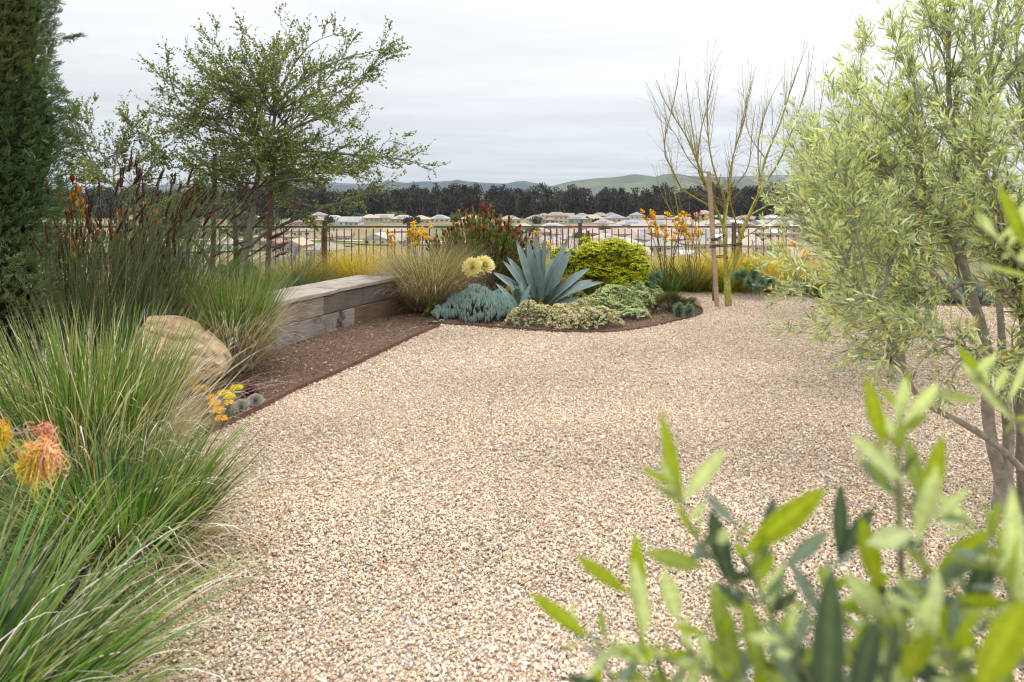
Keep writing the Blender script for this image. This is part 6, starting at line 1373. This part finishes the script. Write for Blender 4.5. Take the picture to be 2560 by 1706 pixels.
# ================================================================== KANGAROO PAWS
def kpaw(base, nst, h, spread, lab, seed, cols, nl=60, lh=.55, lean=(0, 0), leafcol=((.07, .12, .02), (.11, .17, .03), (.16, .20, .04), (.20, .16, .05)), hd=1.0, group='kangaroo paws', stemc=(.13, .09, .04)):
    r = rng_(seed); base = np.array(base, float); root = empty('kangaroo_paw', base, label=lab, cat='kangaroo paw', group=group)
    if nl:
        mb = MB(); blades(mb, r, base, nl, .14, (lh * .6, lh * 1.1), (.05, .75), (.1, .8), (.006, .012), leafcol, None, S=8, fold=.3, tipc=(.25, .16, .06)); mb.build('strap_leaves', MAT['leaf'], root)
    S = 10; t = np.linspace(0, 1, S)[None, :, None]; a = r.uniform(0, 2 * pi, nst); q = np.sqrt(r.random(nst))
    e = base + np.stack([np.cos(a) * q * spread + lean[0], np.sin(a) * q * spread * .5 + lean[1], h * r.uniform(.72, 1.05, nst)], 1)
    m = base + (e - base) * [.35, .35, .6]; P = (1 - t) ** 2 * (base + r.normal(0, .05, (nst, 3)) * [1, 1, 0])[:, None] + 2 * t * (1 - t) * m[:, None] + t ** 2 * e[:, None]
    sm = MB(); tubes(sm, P, np.linspace(.0045, .0025, S)[None], np.array(stemc), 5); 
    A, AR = kids(r, P, np.repeat(np.linspace(.0045, .0025, S)[None], nst, 0), nst * 3, (.72, .97), (.06, .16), (.3, .8), 5, up=.3, rmin=.0018); tubes(sm, A, AR, np.array(stemc), 4); sm.build('stems', MAT['leaf'], root)
    fb = MB(); tips = np.concatenate([P[:, -1], A[:, -1]]); tn = norm(np.concatenate([P[:, -1] - P[:, -2], A[:, -1] - A[:, -2]])); kk = 13; ix = np.repeat(np.arange(len(tips)), kk); N_ = len(ix)
    d = norm(tn[ix] * .7 + norm(r.normal(size=(N_, 3))) * .85); S2 = 5; tt = np.linspace(0, 1, S2)[None, :, None]; Ls = r.uniform(.022, .038, N_)[:, None, None] * hd
    Pp = (tips[ix] + r.normal(0, .008, (N_, 3)))[:, None] + d[:, None] * tt * Ls + (norm(r.normal(size=(N_, 3)))[:, None] * .2) * tt ** 2 * Ls
    cols = np.array(cols); c1 = cols[r.integers(len(cols), size=N_)] * r.uniform(.75, 1.2, (N_, 1)); C = c1[:, None] * np.array([.75, .85, 1, 1.1, 1.1])[None, :, None]
    tubes(fb, Pp, np.array([.35, .8, 1, 1.1, 1.5])[None] * .0042 * hd, C, 5)
    o6 = 6; i6 = np.repeat(np.arange(N_), 4); leaves(fb, Pp[i6, -1], norm(d[i6] * .4 + norm(r.normal(size=(len(i6), 3)))), r.normal(size=(len(i6), 3)), .010 * hd, .0028, c1[i6] * 1.15)
    fb.build('flowers', MAT['petal'], root)
YL = ((.86, .62, .03), (.90, .72, .05), (.82, .42, .02), (.90, .76, .12))
b = at(1040, 680, 10.1); kpaw((b[0], 10.1, -.05), 13, 1.10, .22, 'tall yellow kangaroo paw flowers left of the wide conebush', 821, YL, 24, lean=(.03, 0), hd=1.15)
b = at(985, 680, 10.2); kpaw((b[0], 10.2, -.05), 4, .98, .18, 'sparse orange kangaroo paw stems left of the tall yellow flowers', 822, YL, 10, hd=.9, lean=(-.05, 0))
b = at(1350, 690, 10.6); kpaw((b[0], 10.6, -.08), 12, .92, .22, 'yellow kangaroo paw flowers just behind the agave tips', 823, YL, 20, hd=1.1, lean=(-.03, 0))
b = gp(1668, 738); kpaw((b[0], b[1], 0), 17, 1.22, .36, 'orange-yellow kangaroo paw fan left of the tree stake', 824, YL + ((.62, .16, .02),), 90, .62, lean=(.02, .2), leafcol=((.06, .12, .02), (.08, .15, .025), (.12, .18, .03)))
b = gp(1728, 734); kpaw((b[0], b[1] + .1, 0), 11, 1.15, .3, 'kangaroo paw clump with bronze stems behind the tree stake', 825, YL + ((.62, .16, .02),), 120, .6, lean=(.05, .2), leafcol=((.09, .11, .02), (.16, .15, .03), (.12, .10, .03), (.22, .17, .05)), hd=.85)
RD = ((.20, .015, .03), (.28, .03, .035), (.14, .01, .02))
b = at(1815, 700, 10.3); kpaw((b[0], 10.3, -.05), 5, 1.12, .42, 'slender dark red kangaroo paw sprays behind the bare tree', 826, RD, 30, .5, lean=(.1, 0), hd=.6)
b = at(1745, 690, 10.2); kpaw((b[0], 10.2, -.05), 2, 1.42, .06, 'dark red kangaroo paw rising left of the stake above the rail', 827, RD, 0, .5, lean=(-.02, 0), hd=.9)
b = at(1985, 690, 10.2); kpaw((b[0], 10.2, -.05), 5, .8, .3, 'pale yellow kangaroo paw among the olive foliage on the right', 828, YL, 20, .5, hd=.9)
# strap-leaved clump with brown spikes between agave and spurge
g0 = gp(1470, 748); root = empty('strap_leaf_clump', g0, label='green strap-leaved clump with thin brown spikes right of the agave', cat='strap-leaved plant')
r = rng_(829); mb = MB(); blades(mb, r, g0, 110, .12, (.25, .52), (.15, 1.1), (.1, .8), (.004, .008), [(.07, .12, .02), (.13, .17, .03), (.05, .08, .02), (.2, .14, .06)], None, S=7, fold=.3); mb.build('strap_leaves', MAT['leaf'], root)
mb = MB(); P = blades(MB(), r, g0 + [-.08, .05, 0], 14, .08, (.45, .75), (.0, .3), (-.1, .2), (.002, .003), [(.15, .06, .03)], None, S=7); tubes(mb, P, np.linspace(.003, .0035, 7)[None], np.array([.17, .065, .035]), 5); mb.build('flower_spikes', MAT['leaf'], root)
g0 = at(1240, 720, 9.4); g0[2] = 0; root = empty('strap_leaf_clump', g0, label='dark green strap-leaved clump left behind the agave', cat='strap-leaved plant')
mb = MB(); blades(mb, r, g0, 120, .2, (.25, .5), (.1, 1.0), (.1, .9), (.004, .008), [(.05, .09, .02), (.10, .13, .03), (.16, .13, .05)], None, S=7, fold=.3); mb.build('strap_leaves', MAT['leaf'], root)

# ================================================================== BLUE FLOWERS
def lilac(px, pyt, Y, w, h, lab, seed, n=26):
    r = rng_(seed); base = at(px, 0, Y); base[2] = float(ground_z(0, Y)); top = at(px, pyt, Y)[2]; root = empty('blue_flowered_shrub', base, label=lab, cat='shrub', group='blue-violet flowering shrubs at the railing')
    S = 8; t = np.linspace(0, 1, S)[None, :, None]; e = base + np.stack([r.uniform(-w, w, n), r.uniform(-.2, .2, n), (top - base[2]) * r.uniform(.6, 1.02, n)], 1); m = base + (e - base) * [.6, .6, .4]
    P = (1 - t) ** 2 * base[None, None] + 2 * t * (1 - t) * m[:, None] + t ** 2 * e[:, None]; sm = MB(); tubes(sm, P, np.linspace(.006, .0025, S)[None], np.array([.15, .17, .12]), 5); 
    k = n * 26; b, tan, f = along(r, P, k, .3); leaves(sm, b, norm(tan + r.normal(0, .8, (k, 3))), r.normal(size=(k, 3)), r.uniform(.02, .045, k), .0055, np.array([.16, .20, .14]) * r.uniform(.6, 1.3, (k, 1))); sm.build('stems', MAT['leaf'], root)
    fb = MB(); k = n * 58; b, tan, f = along(r, P, k, .66, 1.0); b = b + r.normal(0, .012, (k, 3)); diamonds(fb, b, norm(r.normal(size=(k, 3))), norm(r.normal(size=(k, 3))), r.uniform(.012, .022, k), .006, np.array([.24, .22, .62]) * r.uniform(.7, 1.4, (k, 1))); fb.build('flowers', MAT['petal'], root)
for i, (px, pyt, Y, w, lab) in enumerate([(395, 582, 10.9, .55, 'blue-violet flowering shrub behind the rushes, widest'), (455, 592, 10.9, .35, 'blue-violet flowering shrub behind the rush stems, near the left stake'), (702, 600, 11.2, .3, 'blue-violet flowering shrub behind the railing right of the oak stake'), (760, 615, 11.3, .3, 'low blue-violet flowers behind the tawny grass at the railing'), (1215, 590, 11.9, .22, 'blue-violet flowers seen through the right part of the conebush'), (1395, 575, 12.9, .42, 'blue-violet flowering shrub behind the railing above the agave'), (1350, 590, 12.8, .28, 'blue-violet flowering shrub left of the rusty pipe behind the railing'), (1520, 600, 13.0, .25, 'thin blue-violet sprays above the spurge bush behind the railing'), (1910, 595, 12.2, .2, 'blue-violet flower spike behind the railing right of the bare tree')]):
    lilac(px, pyt, Y, w, 1, lab, 840 + i, n=30 if w > .4 else 18)
# low brown litter and scattered seedlings under the far shrubs
def under():
    r = rng_(851); n = 9000; x = r.uniform(-5.5, 6.5, n); y = r.uniform(8.6, 12.2, n); ok = ~inpoly(x, y, gravel_poly) & ((y > 9.3) | (x < -2.6)); x, y = x[ok], y[ok]; n = len(x)
    mb = MB(); b = np.stack([x, y, ground_z(x, y)], 1); leaves(mb, b, norm(r.normal(size=(n, 3)) + [0, 0, 1.1]), r.normal(size=(n, 3)), r.uniform(.05, .22, n), .004, np.array([(.12, .16, .04), (.25, .20, .06), (.30, .24, .12), (.08, .11, .03)])[r.integers(4, size=n)] * r.uniform(.6, 1.3, (n, 1)))
    tag(mb.build('undergrowth', MAT['grass']), 'low mixed green and straw undergrowth at the foot of the railing', kind='stuff')
under()
# ================================================================== SPIDER FLOWERS (left edge)
def spider(name, lab, c, ax, Lx, R, n, seed, cols, twig):
    r = rng_(seed); c = np.array(c, float); root = empty(name, c, label=lab, cat='flower', group='spider flowers at the left edge'); ax = norm(np.array(ax, float)); a1 = norm(np.cross(ax, [0, 0, 1.])); a2 = np.cross(ax, a1)
    t = r.random(n); th = r.uniform(0, 2 * pi, n); rad = R * .35 * np.sin(np.clip(t, .05, .97) * pi) ** .5; H = np.cos(th)[:, None] * a1 + np.sin(th)[:, None] * a2
    b = c + ax * (t * Lx)[:, None] + H * rad[:, None] * .3; S = 11; s = np.linspace(0, 1, S)[None, :, None]; Ls = R * r.uniform(.7, 1.25, n)[:, None, None]
    curl = r.uniform(2.2, 4.8, n)[:, None, None]; dn = norm(np.array([0, 0, -1.]) + ax * r.uniform(-.3, .3, (n, 1)))[:, None]
    P = b[:, None] + H[:, None] * np.sin(s * curl) / curl * 1.5 * Ls + (dn * r.uniform(-.7, 1.0, n)[:, None, None] * (1 - np.cos(s * curl)) / curl * 1.2 * Ls)
    cols = np.array(cols); k = np.clip(t + r.normal(0, .15, n), 0, .999); ci = (k * len(cols)).astype(int); C = cols[ci] * r.uniform(.85, 1.15, (n, 1)); C = np.repeat(C[:, None], S, 1); C[:, -1] = (.80, .22, .03); C[:, -2] = C[:, -2] * .8 + np.array([.8, .3, .04]) * .2
    rr = np.full((n, S), .0008); rr[:, :3] = .0013; rr[:, -1] = .0014; mb = MB(); tubes(mb, P, rr, C, 5); 
    m = int(n * 1.3); t = r.random(m); th = r.uniform(0, 2 * pi, m); H = np.cos(th)[:, None] * a1 + np.sin(th)[:, None] * a2; b = c + ax * (t * Lx)[:, None]; S = 7; s = np.linspace(0, 1, S)[None, :, None]; Ls = R * r.uniform(.28, .42, m)[:, None, None]
    P = b[:, None] + H[:, None] * np.sin(s * 2.4) / 2.0 * Ls * 1.5 + ax * s * Ls * .3 * r.choice([-1, 1], m)[:, None, None]; ci = (np.clip(t, 0, .999) * len(cols)).astype(int); tubes(mb, P, np.linspace(.0022, .0013, S)[None] * np.ones((m, 1)), cols[ci] * r.uniform(.8, 1.1, (m, 1)), 5)
    mb.build('flower_head', MAT['petal'], root)
    tw = MB(); P = resample(np.array([c - ax * .002, *twig]), 14); tubes(tw, np.stack([P, ]), np.linspace(.0014, .0022, 14)[None], np.array([.14, .10, .08]), 6)
    A, AR = kids(r, P[None], np.full((1, 14), .0015), 7, (.3, .95), (.06, .14), (.3, .8), 8, up=.2, wig=.3, rmin=.0008); tubes(tw, A, AR, np.array([.33, .28, .25]), 5)
    b, tan, f = along(r, A, 70, .3); leaves(tw, b, norm(tan + r.normal(0, .7, (70, 3))), r.normal(size=(70, 3)), .028, .0011, np.array([.18, .22, .10])); tw.build('twig', MAT['bark'], root)
D = 1.62
spider('spider_flower', 'peach and yellow spider flower hanging over the grass at the left edge', at(128, 1118, D), (-.72, -.12, -.62), .070, .078, 260, 901, [(.92, .60, .38), (.92, .68, .22), (.92, .76, .10), (.80, .80, .14)], [at(120, 1105, D), at(70, 1095, D - .02), at(28, 1088, D - .03), at(-30, 1098, D - .02), at(-120, 1180, D)])
spider('spider_flower', 'yellow spider flower cut by the left edge of the frame', at(8, 1070, 1.55), (-.5, -.2, -.75), .05, .045, 190, 902, [(.74, .55, .04), (.70, .60, .06), (.64, .58, .08)], [at(-10, 1060, 1.55), at(-60, 1090, 1.55), at(-140, 1180, 1.58)])
spider('spider_flower', 'small salmon pink spider flower cluster above the peach one', at(112, 1068, 1.64), (-.1, 0, -.9), .018, .038, 46, 903, [(.80, .40, .30), (.82, .45, .28)], [at(108, 1062, 1.64), at(70, 1082, 1.62), at(28, 1088, 1.59)])

# ================================================================== OLIVE BRANCHES IN THE FOREGROUND
def big_leaf(mb, base, tip, W, col, r, face=None, fr=1.0, curl=.08, fold=.22):
    """one large lanceolate leaf with a midrib, smooth outline"""
    base = np.array(base, float); tip = np.array(tip, float); S = 13; k = 7; t = np.linspace(0, 1, S); ax = tip - base; L_ = np.linalg.norm(ax)
    nr = np.array(face if face is not None else norm(r.normal(size=3) * fr + [0, -1.2, .5])); nr = norm(nr - nr @ ax / L_ ** 2 * ax)
    P = base + ax * t[:, None] - nr * (L_ * curl * (t ** 2 - t) * -1.0 * 4 * .5)[:, None]; P = P - nr * (L_ * curl * t ** 2)[:, None]
    T = norm(np.gradient(P, axis=0)); sd_ = norm(np.cross(T, nr)); n2 = np.cross(sd_, T)
    w = W * np.interp(t, [0, .06, .2, .4, .62, .8, .92, 1], [.10, .14, .58, .95, 1.0, .72, .38, .03]); s = np.linspace(-1, 1, k)
    V = P[:, None] + sd_[:, None] * (s[None, :, None] * w[:, None, None]) + n2[:, None] * (fold * np.abs(s)[None] * w[:, None] + r.normal(0, .01) * w[:, None])[..., None]
    C = np.broadcast_to(np.array(col), (S, k, 3)).copy(); C[:, k // 2] = C[:, k // 2] * 1.25 + np.array([.04, .045, .015]); C *= (1 + .06 * np.sin(t * 40))[:, None, None]
    idx = np.arange(S * k).reshape(S, k); mb.add(V.reshape(-1, 3), np.stack([idx[:-1, :-1], idx[:-1, 1:], idx[1:, 1:], idx[1:, :-1]], -1).reshape(-1, 4), C.reshape(-1, 3))
YG, MG, DK, PA, BL = (.27, .33, .012), (.23, .29, .06), (.05, .08, .05), (.50, .57, .29), (.16, .21, .18)
HUB = np.array([.33, .56, .98]); OR_ = empty('olive_tree', (.36, .60, 0), label='blurred olive close to the camera, long bright and dark leaves filling the bottom right corner', cat='olive tree')
tm = MB(); tubes(tm, resample([(.36, .60, -.05), (.35, .59, .35), (.34, .57, .7), HUB], 14)[None], np.linspace(.028, .012, 14)[None], np.array([.27, .24, .20]), 10); tm.build('trunk', MAT['bark'], OR_)
def fbranch(lab, stems, lfs, seed, auto=0):
    r = rng_(seed); sm = MB(); Ps = []
    for st in stems:
        P = resample([at(*p) for p in st], 18); Ps.append(P); tubes(sm, P[None], np.linspace(.0021, .0009, 18)[None], np.array([.30, .33, .16]), 6)
        s0 = P[0]; low = np.array([s0[0], s0[1] + .02, min(s0[2], 1.05) - .05]); right = s0[0] / s0[1] > .76
        mid = np.array([s0[0] + .04, s0[1] + .02, 1.0]) if right else (HUB + s0) / 2 - [0, 0, .06]
        tubes(sm, resample([HUB - [0, 0, .05], mid, s0], 12)[None], np.linspace(.006, .0021, 12)[None], np.array([.28, .26, .18]), 6)
    br = sm.build('branch', MAT['leaf'], OR_); br['label'] = lab; mb = MB()
    for (b, t, W, col) in lfs: big_leaf(mb, at(*b), at(*t), W * .70, np.array(col) * r.uniform(.92, 1.08), r, fr=.3)
    if auto:
        Ps = np.array(Ps); b, tan, f = along(r, Ps, auto, .15)
        for i in range(auto):
            side = norm(np.cross(tan[i], r.normal(size=3))); d = norm(tan[i] * .75 + side * .8); Lg = r.uniform(.022, .052) * (1 - .45 * f[i])
            col = [YG, MG, PA, DK, BL][r.choice(5, p=[.24, .26, .28, .10, .12])]; big_leaf(mb, b[i], b[i] + d * Lg, Lg * r.uniform(.085, .125), col, r)
    mb.build('leaves', MAT['olive'], br)
# left sprigs
fbranch('lowest left olive sprig with three bright leaves over the gravel', [[(1560, 1760, .48), (1520, 1680, .47), (1490, 1600, .46), (1440, 1590, .46)], [(1900, 1800, .50), (1800, 1700, .49), (1640, 1640, .47), (1510, 1610, .46)]],
    [((1478, 1598, .46), (1328, 1494, .45), .0075, YG), ((1578, 1488, .46), (1445, 1394, .45), .0065, YG), ((1500, 1630, .46), (1660, 1640, .45), .007, PA), ((1512, 1605, .46), (1500, 1520, .47), .004, MG), ((1500, 1706, .47), (1484, 1660, .47), .006, YG), ((1530, 1690, .47), (1610, 1690, .46), .006, MG), ((1440, 1590, .46), (1432, 1500, .47), .003, PA)], 911, 16)
fbranch('olive sprig with an upright bright green leaf at its tip, left centre', [[(1960, 1800, .5), (1860, 1500, .47), (1760, 1370, .45), (1706, 1265, .44), (1680, 1180, .44)]],
    [((1710, 1262, .44), (1664, 1028, .435), .0085, YG), ((1700, 1250, .44), (1655, 1140, .45), .0075, PA), ((1706, 1250, .44), (1812, 1130, .43), .0075, PA), ((1720, 1300, .44), (1765, 1260, .44), .004, PA), ((1600, 1580, .44), (1590, 1340, .44), .0085, YG), ((1620, 1590, .43), (1580, 1410, .43), .008, PA), ((1780, 1400, .45), (1730, 1362, .46), .005, BL), ((1700, 1560, .44), (1660, 1430, .44), .009, PA)], 912, 26)
fbranch('broad bright olive leaf pointing up right in the lower centre, with its sprig', [[(2050, 1820, .46), (1960, 1600, .45), (1900, 1480, .44), (1860, 1385, .44), (1840, 1300, .44)]],
    [((1852, 1392, .44), (2068, 1232, .42), .0125, YG), ((1765, 1420, .44), (1618, 1385, .44), .0085, MG), ((1830, 1480, .45), (1780, 1275, .46), .010, DK), ((1850, 1700, .40), (1790, 1470, .40), .011, MG), ((1960, 1420, .44), (2070, 1330, .43), .0065, BL), ((1900, 1420, .45), (1940, 1240, .47), .007, DK), ((1790, 1355, .44), (1822, 1330, .43), .006, PA)], 913, 34)
fbranch('dark blue-green upright olive leaves in the lower centre', [[(2100, 1800, .44), (2060, 1620, .43), (2060, 1500, .43), (2070, 1400, .43)]],
    [((2060, 1900, .34), (2075, 1440, .33), .0115, DK), ((2100, 1415, .43), (2110, 1210, .44), .008, DK), ((2095, 1400, .43), (2190, 1270, .44), .0075, DK), ((2000, 1740, .36), (1930, 1560, .36), .010, BL), ((2130, 1800, .34), (2200, 1560, .34), .010, DK), ((2200, 1480, .42), (2160, 1300, .42), .010, YG), ((2165, 1360, .40), (2280, 1330, .39), .0085, PA), ((2110, 1430, .40), (2230, 1560, .40), .0095, PA)], 914, 26)
fbranch('tall right-hand olive shoot with an upright bright leaf and two pale ones', [[(2360, 1800, .48), (2320, 1560, .46), (2300, 1350, .45), (2230, 1180, .44), (2190, 1100, .44)], [(2250, 1330, .45), (2245, 1200, .45), (2250, 1080, .45), (2255, 980, .45)]],
    [((2212, 1120, .44), (2175, 950, .43), .0085, YG), ((2215, 1230, .44), (2170, 1100, .45), .0075, MG), ((2245, 1060, .45), (2270, 950, .44), .0085, PA), ((2260, 1060, .45), (2350, 962, .44), .007, PA), ((2330, 962 + 24, .45), (2450, 996, .44), .005, MG), ((2270, 1210, .43), (2138, 1088, .42), .008, PA), ((2300, 1330, .42), (2370, 1095, .42), .010, YG), ((2290, 1360, .42), (2350, 1180, .40), .0085, PA), ((2300, 1250, .45), (2275, 1100, .46), .0075, MG), ((2330, 1300, .43), (2430, 1225, .43), .005, PA)], 915, 30)
fbranch('dense low olive sprays filling the bottom right corner', [[(2650, 1800, .46), (2560, 1640, .45), (2440, 1520, .44), (2330, 1440, .43)], [(2600, 1900, .40), (2440, 1700, .40), (2280, 1600, .40), (2160, 1560, .40)], [(2700, 1500, .45), (2580, 1420, .45), (2480, 1350, .45), (2400, 1290, .45)], [(2400, 1850, .40), (2260, 1740, .40), (2080, 1690, .40), (1900, 1680, .40)], [(2100, 1850, .44), (1950, 1760, .44), (1800, 1700, .44), (1700, 1600, .44)]],
    [((2330, 1450, .42), (2478, 1330, .41), .0085, YG), ((2320, 1475, .42), (2475, 1375, .40), .0085, BL), ((2440, 1740, .34), (2580, 1510, .33), .014, YG), ((2420, 1520, .42), (2480, 1400, .42), .010, DK), ((2540, 1560, .42), (2550, 1230, .41), .0095, PA), ((2300, 1640, .37), (2330, 1500, .36), .010, PA), ((2480, 1650, .38), (2570, 1560, .37), .008, BL), ((2210, 1740, .36), (2260, 1560, .35), .008, DK), ((2380, 1620, .38), (2300, 1560, .38), .008, YG), ((2470, 1440, .43), (2560, 1400, .42), .008, MG)], 916, 190)
fbranch('leafy olive sprays along the bottom edge right of centre', [[(1900, 1900, .42), (1860, 1760, .41), (1800, 1640, .41), (1750, 1540, .41)], [(2300, 1950, .42), (2230, 1760, .42), (2180, 1600, .42), (2150, 1480, .42)], [(2500, 1900, .38), (2400, 1720, .38), (2350, 1600, .38), (2290, 1480, .38)], [(2150, 1950, .36), (2080, 1800, .36), (2010, 1680, .36), (1960, 1590, .36)], [(2700, 1700, .40), (2600, 1580, .40), (2520, 1480, .40), (2470, 1400, .40)], [(1750, 1900, .45), (1700, 1780, .45), (1640, 1700, .45), (1600, 1650, .45)]],
    [((1900, 1700, .40), (1870, 1500, .40), .009, MG), ((2050, 1760, .36), (1990, 1600, .36), .009, DK), ((2250, 1700, .37), (2330, 1590, .36), .009, YG)], 919, 170)
fbranch('olive shoot entering from the right edge above the trunks', [[(2680, 1220, .62), (2600, 1110, .60), (2540, 1050, .58), (2480, 980, .56), (2440, 930, .55)]],
    [((2530, 1050, .57), (2420, 905, .55), .010, PA), ((2440, 930, .56), (2490, 890, .55), .0055, PA), ((2520, 1010, .57), (2590, 870, .56), .005, PA), ((2470, 960, .56), (2395, 870, .57), .006, YG), ((2545, 1070, .57), (2600, 1100, .56), .005, MG)], 917, 6)
fbranch('uppermost olive shoot at the right edge with a long bright hanging leaf', [[(2680, 780, .60), (2600, 700, .58), (2540, 650, .57), (2480, 590, .56), (2440, 560, .55)]],
    [((2590, 660, .55), (2510, 460, .54), .009, YG), ((2490, 600, .56), (2445, 530, .56), .007, PA), ((2520, 620, .56), (2600, 480, .55), .009, PA), ((2490, 610, .56), (2395, 575, .56), .003, MG), ((2540, 650, .57), (2610, 630, .56), .010, PA), ((2560, 700, .56), (2600, 840, .55), .008, YG), ((2500, 590, .56), (2580, 555, .55), .006, PA)], 918, 8)
haze()
